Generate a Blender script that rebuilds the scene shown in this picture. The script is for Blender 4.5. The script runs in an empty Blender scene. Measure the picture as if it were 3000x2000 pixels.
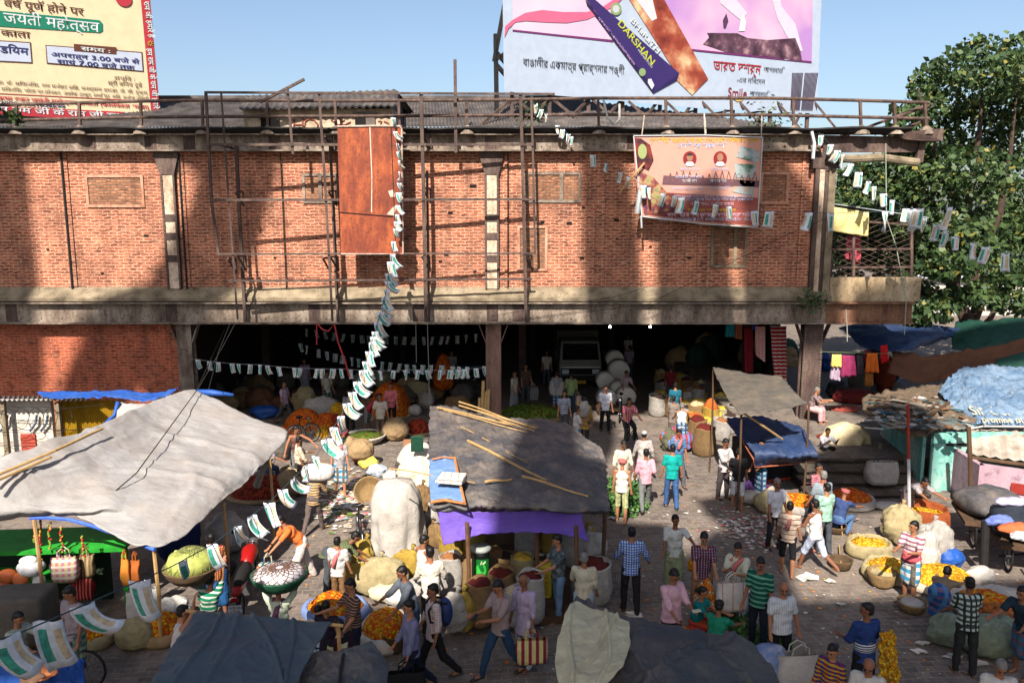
import bpy, math, random
import numpy as np
from mathutils import Vector as V, Matrix, Quaternion, noise
R = math.radians
rnd = random.Random(11)
S = bpy.context.scene
COL = S.collection
# ---------------------------------------------------------------- camera, sky, sun, exposure
H, PIT, FPX = 7.8, R(8.9), 2300.0
FW = V((0, math.cos(PIT), -math.sin(PIT))); UPV = V((0, math.sin(PIT), math.cos(PIT))); RT = V((1, 0, 0))
CAM = V((0, 0, H))
cd = bpy.data.cameras.new('camera'); cd.sensor_width = 36; cd.lens = 36 * FPX / 3000; cd.clip_start = .1; cd.clip_end = 2000
cam = bpy.data.objects.new('camera', cd); COL.objects.link(cam); cam.location = CAM; cam.rotation_euler = (R(90) - PIT, 0, 0)
S.camera = cam
SUN_AZ, SUN_EL = R(14), R(44)
world = bpy.data.worlds.new('World'); S.world = world; world.use_nodes = True
nt = world.node_tree; bg = nt.nodes['Background']; sky = nt.nodes.new('ShaderNodeTexSky')
sky.sky_type = 'NISHITA'; sky.sun_disc = False; sky.sun_elevation = SUN_EL; sky.sun_rotation = R(180) + SUN_AZ
sky.air_density = 1.0; sky.dust_density = 2.4; sky.ozone_density = 1.5
nt.links.new(sky.outputs[0], bg.inputs[0]); bg.inputs[1].default_value = .064
SD = V((math.sin(SUN_AZ) * math.cos(SUN_EL), math.cos(SUN_AZ) * math.cos(SUN_EL), -math.sin(SUN_EL)))
sl = bpy.data.lights.new('sun', 'SUN'); sl.energy = 5.0; sl.angle = R(.45); sl.color = (1, .92, .82)
so = bpy.data.objects.new('sun', sl); COL.objects.link(so); so.rotation_mode = 'QUATERNION'
so.rotation_quaternion = SD.to_track_quat('-Z', 'Y'); so.location = (-20, -40, 60)
S.view_settings.view_transform = 'Standard'; S.view_settings.look = 'None'; S.view_settings.exposure = 1.5; S.view_settings.gamma = 1

# ---------------------------------------------------------------- pixel (of the 3000x2000 picture) -> place
def ray(px, py): return FW * FPX + RT * (px - 1500) + UPV * (1000 - py)
def Z(px, py, z=0.0):
    d = ray(px, py); return CAM + d * ((z - H) / d.z)
def Y(px, py, y):
    d = ray(px, py); return CAM + d * (y / d.y)
FY = 27.7
def F(px, py, dy=0.0): return Y(px, py, FY + dy)

# ---------------------------------------------------------------- mesh helpers
class MB:
    def __init__(s): s.v = []; s.f = []; s.m = []
    def add(s, v, f, mi=0):
        n = len(s.v); s.v += [V(p) for p in v]; s.f += [tuple(i + n for i in q) for q in f]; s.m += [mi] * len(f); return s
    def hexa(s, p, mi=0):   # 8 points: bottom ring 0-3, top ring 4-7
        return s.add(p, [(3, 2, 1, 0), (4, 5, 6, 7), (0, 1, 5, 4), (1, 2, 6, 5), (2, 3, 7, 6), (3, 0, 4, 7)], mi)
    def box(s, a, b, mi=0):
        x0, y0, z0 = a; x1, y1, z1 = b
        return s.hexa([(x0, y0, z0), (x1, y0, z0), (x1, y1, z0), (x0, y1, z0), (x0, y0, z1), (x1, y0, z1), (x1, y1, z1), (x0, y1, z1)], mi)
    def obox(s, c, sz, rz=0.0, mi=0, tilt=0.0):
        M = Matrix.Translation(V(c)) @ Matrix.Rotation(rz, 4, 'Z') @ Matrix.Rotation(tilt, 4, 'X'); a, b, d = (q / 2 for q in sz)
        return s.hexa([M @ V(p) for p in [(-a, -b, -d), (a, -b, -d), (a, b, -d), (-a, b, -d), (-a, -b, d), (a, -b, d), (a, b, d), (-a, b, d)]], mi)
    def bar(s, p, q, w=.05, h=None, mi=0):
        p = V(p); q = V(q); h = h or w; d = (q - p).normalized()
        u = d.cross(V((0, 0, 1))); u = V((1, 0, 0)) if u.length < .01 else u.normalized(); n = u.cross(d)
        u *= w / 2; n *= h / 2
        return s.hexa([p - u - n, p + u - n, p + u + n, p - u + n, q - u - n, q + u - n, q + u + n, q - u + n], mi)
    def tube(s, pts, r, n=7, mi=0, cap=True):
        pts = [V(p) for p in pts]; rs = r if isinstance(r, (list, tuple)) else [r] * len(pts); vs = []; fs = []
        u = None
        for i, p in enumerate(pts):
            d = (pts[min(i + 1, len(pts) - 1)] - pts[max(i - 1, 0)]).normalized()
            if u is None: u = d.orthogonal().normalized()
            u = (u - d * u.dot(d)); u = u.normalized() if u.length > 1e-5 else d.orthogonal().normalized()
            w = d.cross(u)
            for k in range(n):
                a = 2 * math.pi * k / n; vs.append(p + (u * math.cos(a) + w * math.sin(a)) * rs[i])
        for i in range(len(pts) - 1):
            for k in range(n):
                fs.append((i * n + k, i * n + (k + 1) % n, (i + 1) * n + (k + 1) % n, (i + 1) * n + k))
        if cap: fs.append(tuple(range(n - 1, -1, -1))); fs.append(tuple((len(pts) - 1) * n + k for k in range(n)))
        return s.add(vs, fs, mi)
    def lathe(s, prof, c=(0, 0, 0), n=24, mi=0, jit=None):
        c = V(c); vs = []; fs = []
        for j, (r, z) in enumerate(prof):
            for k in range(n):
                a = 2 * math.pi * k / n; q = V((math.cos(a) * r, math.sin(a) * r, z))
                if jit: q = jit(q, a, j)
                vs.append(c + q)
        m = len(prof)
        for i in range(m - 1):
            for k in range(n): fs.append((i * n + k, i * n + (k + 1) % n, (i + 1) * n + (k + 1) % n, (i + 1) * n + k))
        if prof[0][0] > .001: fs.append(tuple(range(n - 1, -1, -1)))
        if prof[-1][0] > .001: fs.append(tuple((m - 1) * n + k for k in range(n)))
        return s.add(vs, fs, mi)
    def ell(s, c, r, M=None, n=10, m=7, mi=0):
        c = V(c); vs = []; fs = []
        rx, ry, rz = r if isinstance(r, (tuple, list)) else (r, r, r)
        vs.append(V((0, 0, -rz)))
        for i in range(1, m):
            t = math.pi * i / m - math.pi / 2
            for k in range(n):
                a = 2 * math.pi * k / n; vs.append(V((rx * math.cos(t) * math.cos(a), ry * math.cos(t) * math.sin(a), rz * math.sin(t))))
        vs.append(V((0, 0, rz))); top = len(vs) - 1
        for k in range(n): fs.append((0, 1 + (k + 1) % n, 1 + k)); fs.append((top, top - n + k, top - n + (k + 1) % n))
        for i in range(m - 2):
            for k in range(n): fs.append((1 + i * n + k, 1 + i * n + (k + 1) % n, 1 + (i + 1) * n + (k + 1) % n, 1 + (i + 1) * n + k))
        if M is not None: vs = [M @ q for q in vs]
        return s.add([q + c for q in vs], fs, mi)
    def cap(s, p, q, r0, r1, n=9):     # round-ended tapered limb
        p = V(p); q = V(q); d = q - p; L = d.length
        if L < 1e-4: return s.ell(p, r0)
        d = d / L; pts = []; rs = []
        for k in range(0, 3):
            a = math.pi / 2 * (1 - k / 3 * .98); pts.append(p - d * r0 * math.sin(a)); rs.append(max(.002, r0 * math.cos(a)))
        pts += [p, q]; rs += [r0, r1]
        for k in range(1, 4):
            a = math.pi / 2 * k / 3 * .98; pts.append(q + d * r1 * math.sin(a)); rs.append(max(.002, r1 * math.cos(a)))
        return s.tube(pts, rs, n)
    def slab(s, pts, off, mi=0):       # polygon extruded by the vector off
        pts = [V(p) for p in pts]; off = V(off); n = len(pts)
        return s.add(pts + [p + off for p in pts], [tuple(range(n)), tuple(range(2 * n - 1, n - 1, -1))] + [(k, n + k, n + (k + 1) % n, (k + 1) % n) for k in range(n)], mi)
    def build(s, name, mat, parent=None, smooth=False, tags=None):
        me = bpy.data.meshes.new(name); off = WL(parent)
        org = V((0, 0, 0))
        if parent is None and s.v:
            zs = min(p.z for p in s.v); org = sum(s.v, V((0, 0, 0))) / len(s.v); org.z = zs
            off = org
        me.from_pydata([p - off for p in s.v], [], s.f)
        for m in (mat if isinstance(mat, (list, tuple)) else [mat]): me.materials.append(m)
        if any(s.m): me.polygons.foreach_set('material_index', s.m)
        if smooth: me.polygons.foreach_set('use_smooth', [True] * len(me.polygons))
        me.update()
        o = bpy.data.objects.new(name, me); COL.objects.link(o); o.location = org
        if parent is not None: o.parent = parent
        if tags: tag(o, *tags)
        return o
def WL(o):
    p = V((0, 0, 0))
    while o is not None: p = p + o.location; o = o.parent
    return p
def tag(o, label, cat, group=None):
    o['label'] = label; o['category'] = cat
    if group: o['group'] = group
    return o
def thing(name, label, cat, loc=(0, 0, 0), group=None):
    o = bpy.data.objects.new(name, None); COL.objects.link(o); o.location = loc; o.empty_display_size = .2
    return tag(o, label, cat, group)
def struct(o, kind='structure'):
    o['kind'] = kind
    for k in ('label', 'category'):
        if k in o: del o[k]
    return o

# ---------------------------------------------------------------- materials
KA = .58      # paints and cloths here are darker than they look in full sun
def lin(c):
    return tuple(KA * ((x / 255) / 12.92 if x / 255 <= .04045 else ((x / 255 + .055) / 1.055) ** 2.4) for x in c) + (1,)
class NT:
    def __init__(s, name, rough=.85, spec=.25):
        s.mat = bpy.data.materials.new(name); s.mat.use_nodes = True; s.t = s.mat.node_tree
        s.b = s.t.nodes['Principled BSDF']; s.b.inputs['Roughness'].default_value = rough; s.b.inputs['Specular IOR Level'].default_value = spec
    def n(s, kind, **kw):
        x = s.t.nodes.new('ShaderNode' + kind)
        for k, v in kw.items():
            if k in x.inputs: x.inputs[k].default_value = v
            else: setattr(x, k, v)
        return x
    def l(s, a, b): s.t.links.new(a, b)
    def coord(s, scale=(1, 1, 1), rot=(0, 0, 0)):
        c = s.n('TexCoord'); m = s.n('Mapping'); m.inputs['Scale'].default_value = scale; m.inputs['Rotation'].default_value = rot
        s.l(c.outputs['Object'], m.inputs[0]); return m.outputs[0]
    def noise(s, co, scale, detail=4, rough=.6):
        x = s.n('TexNoise'); x.inputs['Scale'].default_value = scale; x.inputs['Detail'].default_value = detail; x.inputs['Roughness'].default_value = rough
        s.l(co, x.inputs['Vector']); return x.outputs['Fac']
    def ramp(s, fac, stops, interp='LINEAR'):
        x = s.n('ValToRGB'); e = x.color_ramp; e.interpolation = interp
        while len(e.elements) < len(stops): e.elements.new(.5)
        for k, (p, c) in enumerate(stops): e.elements[k].position = p; e.elements[k].color = c
        s.l(fac, x.inputs[0]); return x.outputs[0]
    def mix(s, fac, a, b, mode='MIX'):
        x = s.n('Mix', data_type='RGBA', blend_type=mode)
        for k, val in ((0, fac), (6, a), (7, b)):
            if isinstance(val, (tuple, float, int)): x.inputs[k].default_value = val
            else: s.l(val, x.inputs[k])
        return x.outputs[2]
    def bump(s, hgt, strength=.4, dist=.02):
        x = s.n('Bump'); x.inputs['Strength'].default_value = strength; x.inputs['Distance'].default_value = dist
        s.l(hgt, x.inputs['Height']); s.l(x.outputs[0], s.b.inputs['Normal'])
    def col(s, c): s.l(c, s.b.inputs['Base Color']); return s.mat
MC = {}
def W(v): return (v, v, v, 1)
def plain(c, rough=.8, var=.25, scale=6, bump=.0, spec=.25, name=None, stretch=(1, 1, 1)):
    key = ('plain', c, rough, var, scale, bump, stretch)
    if key in MC: return MC[key]
    t = NT(name or 'paint', rough, spec); co = t.coord(stretch); f = t.noise(co, scale)
    c1 = lin(c); lo = tuple(x * (1 - var) for x in c1[:3]) + (1,); hi = tuple(min(1, x * (1 + var)) for x in c1[:3]) + (1,)
    m = t.col(t.ramp(f, [(.3, lo), (.7, hi)]))
    if bump: t.bump(t.noise(co, scale * 3), bump)
    MC[key] = m; return m
def cloth(c, var=.18, rough=.9, wr=.5, scale=9):      # woven cloth with soft creases
    key = ('cloth', c, var, rough, wr, scale)
    if key in MC: return MC[key]
    t = NT('cloth', rough, .15); co = t.coord((1, 1, .55)); f = t.noise(co, scale, 3)
    c1 = lin(c)
    m = t.col(t.ramp(f, [(.3, tuple(x * (1 - var) for x in c1[:3]) + (1,)), (.7, tuple(min(1, x * (1 + var)) for x in c1[:3]) + (1,))]))
    t.bump(f, wr, .05); MC[key] = m; return m
def stripes(c1, c2, n=12, axis='Z', duty=.5, c3=None, wr=.4, n2=None):
    key = ('str', c1, c2, n, axis, duty, c3, n2)
    if key in MC: return MC[key]
    t = NT('striped_cloth', .9, .15); co = t.coord()
    sx = t.n('SeparateXYZ'); t.l(co, sx.inputs[0])
    def band(ax, k, d):
        a = t.n('Math', operation='MULTIPLY'); t.l(sx.outputs[ax], a.inputs[0]); a.inputs[1].default_value = k
        b = t.n('Math', operation='FRACT'); t.l(a.outputs[0], b.inputs[0])
        c = t.n('Math', operation='GREATER_THAN'); t.l(b.outputs[0], c.inputs[0]); c.inputs[1].default_value = d; return c.outputs[0]
    k = t.mix(band(axis, n, duty), lin(c1), lin(c2))
    if c3: k = t.mix(band('X' if axis == 'Z' else 'Z', n2 or n, .6), k, lin(c3))
    f = t.noise(co, 9, 3); k = t.mix(.25, k, t.ramp(f, [(.3, W(.25)), (.7, W(1))]), 'MULTIPLY')
    t.bump(f, wr, .05); m = t.col(k); MC[key] = m; return m
# ---------------------------------------------------------------- surface materials of the place
def brick_mat(name, c1, c2, mortar, w=.27, h=.095, plaster=.55, dark=.5, ms=.014):
    t = NT(name, .92, .12); c = t.n('TexCoord'); sx = t.n('SeparateXYZ'); t.l(c.outputs['Object'], sx.inputs[0])
    cb = t.n('CombineXYZ'); t.l(sx.outputs[0], cb.inputs[0]); t.l(sx.outputs[2], cb.inputs[1])
    nz = t.n('TexNoise'); nz.inputs['Scale'].default_value = 4.5; nz.inputs['Detail'].default_value = 5; t.l(c.outputs['Object'], nz.inputs['Vector'])
    sub = t.n('VectorMath', operation='SUBTRACT'); t.l(nz.outputs['Color'], sub.inputs[0]); sub.inputs[1].default_value = (.5, .5, .5)
    sc = t.n('VectorMath', operation='SCALE'); t.l(sub.outputs[0], sc.inputs[0]); sc.inputs['Scale'].default_value = .13
    ad = t.n('VectorMath', operation='ADD'); t.l(cb.outputs[0], ad.inputs[0]); t.l(sc.outputs[0], ad.inputs[1])
    b = t.n('TexBrick'); t.l(ad.outputs[0], b.inputs['Vector'])
    b.inputs['Scale'].default_value = 1; b.inputs['Brick Width'].default_value = w; b.inputs['Row Height'].default_value = h
    b.inputs['Mortar Size'].default_value = ms; b.inputs['Mortar Smooth'].default_value = .35; b.inputs['Bias'].default_value = -.1
    b.inputs['Color1'].default_value = lin(c1); b.inputs['Color2'].default_value = lin(c2); b.inputs['Mortar'].default_value = lin(mortar)
    co = c.outputs['Object']
    big = t.noise(co, .9, 6, .65); mid = t.noise(co, 3.2, 5, .7); fine = t.noise(co, 14, 4, .7)
    k = t.mix(t.ramp(mid, [(plaster, W(0)), (plaster + .13, W(.55))]), b.outputs['Color'], lin(tuple(int(x * .5 + y * .5) for x, y in zip(c1, mortar))))
    k = t.mix(t.ramp(big, [(.3, W(dark)), (.62, W(0))]), k, (.05, .025, .02, 1))
    st = t.noise(t.coord((1.6, 1.6, .22)), 1.5, 6, .7); one = t.noise(t.coord((3.4, 3.4, 9.5)), 1.0, 1, .4)
    k = t.mix(t.ramp(st, [(.5, W(0)), (.72, W(.55))]), k, (.03, .018, .014, 1)); k = t.mix(t.ramp(one, [(.6, W(0)), (.68, W(.55))], 'LINEAR'), k, (.05, .02, .014, 1))
    k = t.mix(t.ramp(t.noise(t.coord((1, 1, 1.4)), 2.1, 7, .75), [(.55, W(0)), (.68, W(.5))]), k, lin(mortar))
    k = t.mix(.45, k, t.ramp(fine, [(.3, W(.5)), (.65, W(1.15))]), 'MULTIPLY')
    t.bump(t.mix(.35, b.outputs['Fac'], fine), -.7 if False else .55, .02)
    t.b.inputs['Normal'].links[0].from_node.invert = True
    return t.col(k)
M_BRICK = brick_mat('red_brick', (196, 112, 85), (138, 72, 55), (228, 182, 150), .3, .105, .47, .6, .02)
M_BRICK2 = brick_mat('old_brick', (206, 138, 102), (140, 92, 70), (128, 108, 90), .24, .095, .75, .3, .022)
M_BRICKL = brick_mat('lower_brick', (190, 92, 66), (150, 68, 48), (206, 142, 110), .3, .105, .42, .5, .018)
def patina(name, base, lo, hi, scale=2.2, streak=True, rough=.75, metal=0, b=.3):
    t = NT(name, rough, .3); co = t.coord((1, 1, .35 if streak else 1)); c2 = t.coord()
    f = t.noise(co, scale, 7, .7); g = t.noise(c2, scale * 4, 6, .75)
    k = t.ramp(f, [(.28, lin(lo)), (.48, lin(base)), (.68, lin(hi))])
    k = t.mix(t.ramp(g, [(.52, W(0)), (.66, W(.8))]), k, lin(lo))
    t.b.inputs['Metallic'].default_value = metal; t.bump(g, b, .02); return t.col(k)
M_GIRD = patina('weathered_steel', (128, 112, 98), (58, 44, 38), (176, 162, 146), 2.4)
M_COLP = patina('flaking_cream_paint', (206, 180, 154), (104, 70, 52), (232, 212, 190), 3.0)
M_STEEL = patina('brown_steel', (84, 66, 60), (46, 34, 32), (116, 96, 84), 3.2)
M_RUST = patina('rust_sheet', (138, 62, 36), (90, 40, 28), (188, 98, 50), 2.6, True, .7, 0, .25)
M_RUSTP = patina('rusty_pipe', (84, 64, 56), (46, 36, 34), (122, 98, 84), 5)
M_DARK = plain((34, 31, 31), .8, .4, 5, .3)
M_NEARBLACK = plain((24, 22, 21), .95, .4, 2)  # near-black tone for hall walls, openings and small dark parts
M_CONC = patina('mossy_concrete', (136, 122, 100), (66, 58, 44), (172, 156, 130), 2.0, False, .95, 0, .6)
M_ROOF = patina('old_roof_sheet', (84, 78, 76), (46, 42, 42), (122, 112, 106), 1.8, False, .8, 0, .2)
M_PLAST = patina('dirty_plaster', (198, 178, 152), (110, 96, 82), (226, 206, 182), 2.2, True, .95, 0, .3)
M_CABLE = plain((30, 28, 28), .7, .2)
M_BAMB = plain((186, 150, 98), .7, .25, 8, name='bamboo')
M_WOOD = plain((88, 66, 48), .9, .3, 5, .3, name='old_wood', stretch=(1, 1, .2))
def cobble():
    t = NT('cobbles', .9, .25); c = t.n('TexCoord'); co = c.outputs['Object']
    mp = t.n('Mapping'); mp.inputs['Rotation'].default_value = (0, 0, R(-4)); t.l(co, mp.inputs[0])
    nz = t.n('TexNoise'); nz.inputs['Scale'].default_value = 1.6; nz.inputs['Detail'].default_value = 4; t.l(co, nz.inputs['Vector'])
    sub = t.n('VectorMath', operation='SUBTRACT'); t.l(nz.outputs['Color'], sub.inputs[0]); sub.inputs[1].default_value = (.5, .5, .5)
    sc = t.n('VectorMath', operation='SCALE'); t.l(sub.outputs[0], sc.inputs[0]); sc.inputs['Scale'].default_value = .16
    ad = t.n('VectorMath', operation='ADD'); t.l(mp.outputs[0], ad.inputs[0]); t.l(sc.outputs[0], ad.inputs[1])
    b = t.n('TexBrick'); t.l(ad.outputs[0], b.inputs['Vector']); b.inputs['Scale'].default_value = 1
    b.inputs['Brick Width'].default_value = .26; b.inputs['Row Height'].default_value = .16; b.inputs['Mortar Size'].default_value = .016; b.inputs['Mortar Smooth'].default_value = .8
    b.inputs['Color1'].default_value = lin((134, 124, 117)); b.inputs['Color2'].default_value = lin((102, 95, 91)); b.inputs['Mortar'].default_value = lin((156, 137, 120))
    big = t.noise(co, .45, 6, .7); fine = t.noise(co, 9, 6, .75); mid = t.noise(co, 1.7, 6, .7)
    k = t.mix(t.ramp(big, [(.42, W(0)), (.66, W(.8))]), b.outputs['Color'], lin((146, 130, 116)))
    k = t.mix(t.ramp(mid, [(.48, W(0)), (.7, W(.8))]), k, lin((84, 76, 70)))
    k = t.mix(.6, k, t.ramp(fine, [(.28, W(.45)), (.66, W(1.2))]), 'MULTIPLY')
    t.bump(t.mix(.6, b.outputs['Fac'], fine), .5, .02); t.b.inputs['Normal'].links[0].from_node.invert = True
    r = t.ramp(mid, [(.45, W(.95)), (.7, W(.6))]); t.l(r, t.b.inputs['Roughness'])
    return t.col(k)
M_COB = cobble()
# ---------------------------------------------------------------- ground
m = MB(); m.add([(-300, -70, 0), (300, -70, 0), (300, 500, 0), (-300, 500, 0)], [(0, 1, 2, 3)])
struct(m.build('ground', M_COB))

# ---------------------------------------------------------------- the unseen river bridge behind the viewpoint, with added plates shaped to shade parts of the market
BY = -15.5
def back(p):      # follow the sunlight back from a place to be shaded to the plane of the plates
    t = (BY - p.y) / SD.y; return p + SD * t
bridge = thing('steel_bridge', 'tall unseen steel bridge with added plates shaped to shade the market', 'bridge', (0, BY, 0))
def shade_plate(pts, name='girder', grow=.22):  # each girder is an added, unseen plate cut to a wanted shade outline
    c = sum(pts, V((0, 0, 0))) / len(pts); pts = [p + (p - c).normalized() * grow for p in pts]; q = [back(p) for p in pts]; mm = MB(); mm.slab(q, (0, -.9, 0)); return mm.build(name, M_STEEL, bridge)
def fq(*pp): return [F(x, y) for x, y in pp]
def gq(*pp): return [Z(x, y) for x, y in pp]
shade_plate(fq((-160, 330), (48, 330), (62, 560), (88, 850), (92, 1160), (-160, 1160)))
shade_plate(fq((430, 330), (800, 330), (770, 480), (715, 640), (668, 765), (640, 830), (600, 840), (420, 842), (497, 727), (575, 600), (590, 490)))
shade_plate(fq((420, 842), (640, 830), (560, 900), (440, 950), (330, 1150), (170, 1150), (265, 950)))
shade_plate(fq((505, 940), (600, 940), (540, 1180), (490, 1180)))
shade_plate(fq((1700, 330), (1800, 330), (1838, 560), (1850, 700), (1868, 945), (1722, 945), (1716, 700)))
shade_plate(fq((2010, 650), (2100, 580), (2150, 945), (1990, 945)))
shade_plate(fq((2180, 470), (2260, 420), (2400, 620), (2440, 700), (2440, 945), (2180, 945)))
shade_plate(fq((1925, 690), (1980, 660), (1975, 945), (1925, 945)))
# ground: the long shade across the square
shade_plate(gq((1655, 1235), (1795, 1235), (1790, 1290), (1720, 1400), (1745, 1560), (1560, 1560), (1600, 1440)))
shade_plate(gq((1560, 1545), (1760, 1530), (1950, 1545), (2000, 1640), (2080, 1560), (2240, 1580), (2290, 1755), (2560, 1752), (2700, 1735), (2860, 1700), (3100, 1690), (3300, 2150), (600, 2150), (640, 1850), (1010, 1860), (1130, 1770), (1330, 1840), (1480, 1760), (1560, 1640)))
shade_plate(gq((1830, 1285), (1870, 1275), (1905, 1330), (1850, 1360)))
shade_plate(gq((2060, 1470), (2200, 1440), (2250, 1520), (2150, 1545)))
shade_plate(gq((2420, 1180), (3100, 1130), (3100, 1215), (2680, 1230), (2560, 1250), (2470, 1235)))
shade_plate(gq((2520, 1310), (2610, 1320), (2650, 1400), (2640, 1455), (2390, 1466), (2392, 1370)))
shade_plate(gq((560, 1270), (1000, 1262), (1430, 1262), (1720, 1256), (1720, 1198), (560, 1198)))  # added plate that keeps the hall mouth dark
shade_plate(gq((-500, 1750), (420, 1752), (640, 1830), (640, 1965), (-500, 1965)))
for xx in (-42, 42):
    mm = MB(); mm.box((xx - 1.5, BY - 1.6, -1), (xx + 1.5, BY - .2, 96)); mm.build('tower_leg', M_STEEL, bridge)
mm = MB(); mm.box((-60, -13, 5.3), (60, -.9, 6.0)); mm.build('deck', M_CONC, bridge)

# ---------------------------------------------------------------- the brick warehouse
wh = thing('brick_warehouse', 'long red brick warehouse on riveted steel columns, open below', 'warehouse', (0, FY, 0))
zt = lambda py: F(1500, py).z
X = lambda px, py=700: F(px, py).x
zG0, zG1, zC0, zC1 = zt(945), zt(886), zt(446), zt(388)
XL, XR = X(-220), F(2398, 700).x
m = MB(); m.box((XL, FY, zG1 + .1), (XR, FY + .4, zC0 + .3)); m.build('upper_wall', M_BRICK, wh)
m = MB(); m.box((XL, FY + .06, 0), (F(520, 1000).x, FY + .4, zG0 - .005)); m.build('lower_wall', M_BRICKL, wh)
# sloping ledge
m = MB(); n = 130; vs = []; fs = []
for i in range(n + 1):
    x = XL + (F(2425, 860).x - XL) * i / n; j = noise.noise(V((x * 1.9, 3, 0))) * .05; j2 = noise.noise(V((x * 4, 8, 1))) * .06
    for (yy, zz) in ((FY - .003, zG1 + .55), (FY - .30 + j, zG1 + .26 + j2), (FY - .36 + j, zG1 + .2 + j2), (FY - .35 + j2 * .6, zG1 + .085), (FY - .003, zG1 + .08)): vs.append((x, yy, zz))
for i in range(n):
    for k in range(4): a = i * 5 + k; fs.append((a, a + 5, a + 6, a + 1))
m.add(vs, fs); m.build('ledge', M_CONC, wh)
# main girder: web, flanges, stiffeners, rivets
GXR = F(2662, 915).x
def girder(x0, x1, z0, z1, y, mat, name, rivets):
    m = MB(); m.box((x0, y, z0), (x1, y + .03, z1)); m.box((x0, y - .24, z1), (x1, y + .26, z1 + .045)); m.box((x0, y - .24, z0 - .045), (x1, y + .26, z0))
    o = m.build(name, mat, wh)
    r = MB()
    for px in rivets:
        xc = F(px, 915).x; p = MB()
        p.box((xc - .2, y - .012, z0 + .02), (xc + .2, y - .001, z1 - .02)); p.build('splice_plate', M_STEEL, o)
        for a in (-.14, -.05, .05, .14):
            for b in range(6): r.ell((xc + a, y - .014, z0 + .09 + b * (z1 - z0 - .18) / 5), (.022, .016, .022), n=6, m=4)
    for k in range(44):
        xc = x0 + (x1 - x0) * (k + .5) / 44
        for zz in (z0 + .12, z1 - .1): r.ell((xc, y - .004, zz), (.026, .02, .026), n=6, m=4)
    r.build('rivets', M_STEEL, o)
    return o
girder(XL, F(2412, 915).x, zG0 + .05, zG1, FY - .22, M_GIRD, 'main_girder', (45, 510, 925, 1228, 1443, 1518))
m = MB(); gy = FY - .22
m.box((F(2412, 915).x + .003, gy, zG0 + .05), (GXR, gy + .03, zG1)); m.box((F(2412, 915).x + .003, gy - .24, zG1), (GXR, gy + .26, zG1 + .045)); m.box((F(2412, 915).x + .003, gy - .24, zG0 + .005), (GXR, gy + .26, zG0 + .05))
o = m.build('balcony_girder', patina('brown_girder', (132, 92, 68), (82, 54, 42), (160, 122, 94), 2.4), wh)
r = MB()
for a in range(3):
    for b in range(5): r.ell((GXR - .15 - a * .14, gy - .004, zG0 + .15 + b * .12), (.024, .018, .024), n=6, m=4)
r.build('rivets', M_STEEL, o)
girder(XL, F(2400, 420).x, zC0 + .05, zC1 - .12, FY - .14, M_GIRD, 'cornice_girder', (310, 480, 590, 830, 1440, 1840))
# weathered eave: dark overhanging sheet with a wavy lip
m = MB(); vs = []; fs = []; n = 200; x1 = F(2650, 390).x
for i in range(n + 1):
    x = XL + (x1 - XL) * i / n; w = noise.noise(V((x * .55, 0, 5))) * .07 + noise.noise(V((x * 3, 0, 9))) * .02
    for (yy, zz) in ((FY + .5, zC1 + .13), (FY - .55 + w, zC1 + .12 + w), (FY - .57 + w, zC1 + .07 + w), (FY - .42, zC1 - .05), (FY - .141, zC1 - .1)): vs.append((x, yy, zz))
for i in range(n):
    for k in range(4): a = i * 5 + k; fs.append((a, a + 5, a + 6, a + 1))
m.add(vs, fs); m.build('eave', M_DARK, wh)
# columns
def column_top(px0, px1, wpl, name='upper_column'):
    a = F(px0, 446); b = F(px1, 846); xa = a.x + (b.x - a.x) * .5; z0 = zG1 + .5; z1 = zC0 - .005
    m = MB(); y = FY - .1
    for sx in (-1, 1): m.box((xa + sx * wpl - .035, y - .05, z0), (xa + sx * wpl + .035, FY - .002, z1 - .75))
    m.box((xa - .42, y - .06, z1 - .18), (xa + .42, FY - .002, z1)) 
    m.hexa([(xa - wpl - .03, y - .05, z1 - .75), (xa + wpl + .03, y - .05, z1 - .75), (xa + wpl + .03, FY - .003, z1 - .75), (xa - wpl - .03, FY - .003, z1 - .75), (xa - .4, y - .05, z1 - .182), (xa + .4, y - .05, z1 - .182), (xa + .4, FY - .003, z1 - .182), (xa - .4, FY - .003, z1 - .182)])
    for zz in (.3, .52, .7): zc = z0 + (z1 - z0) * zz * .75; m.box((xa - wpl + .036, y - .045, zc - .12), (xa + wpl - .036, y - .02, zc + .12))
    o = m.build(name, M_STEEL, wh)
    p = MB(); p.box((xa - wpl + .037, y - .018, z0), (xa + wpl - .037, FY - .004, z1 - .76)); p.build('web_plate', M_COLP, o)
    r = MB()
    for sx in (-1, 1):
        for k in range(26): r.ell((xa + sx * wpl, y - .053, z0 + .1 + k * (z1 - .85 - z0) / 25), (.018, .014, .018), n=6, m=4)
    for k in range(9):
        r.ell((xa - .36 + k * .09, y - .064, z1 - .09), (.02, .015, .02), n=6, m=4)
    r.build('rivets', M_GIRD, o)
column_top(488, 518, .21); column_top(1434, 1448, .21)
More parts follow.
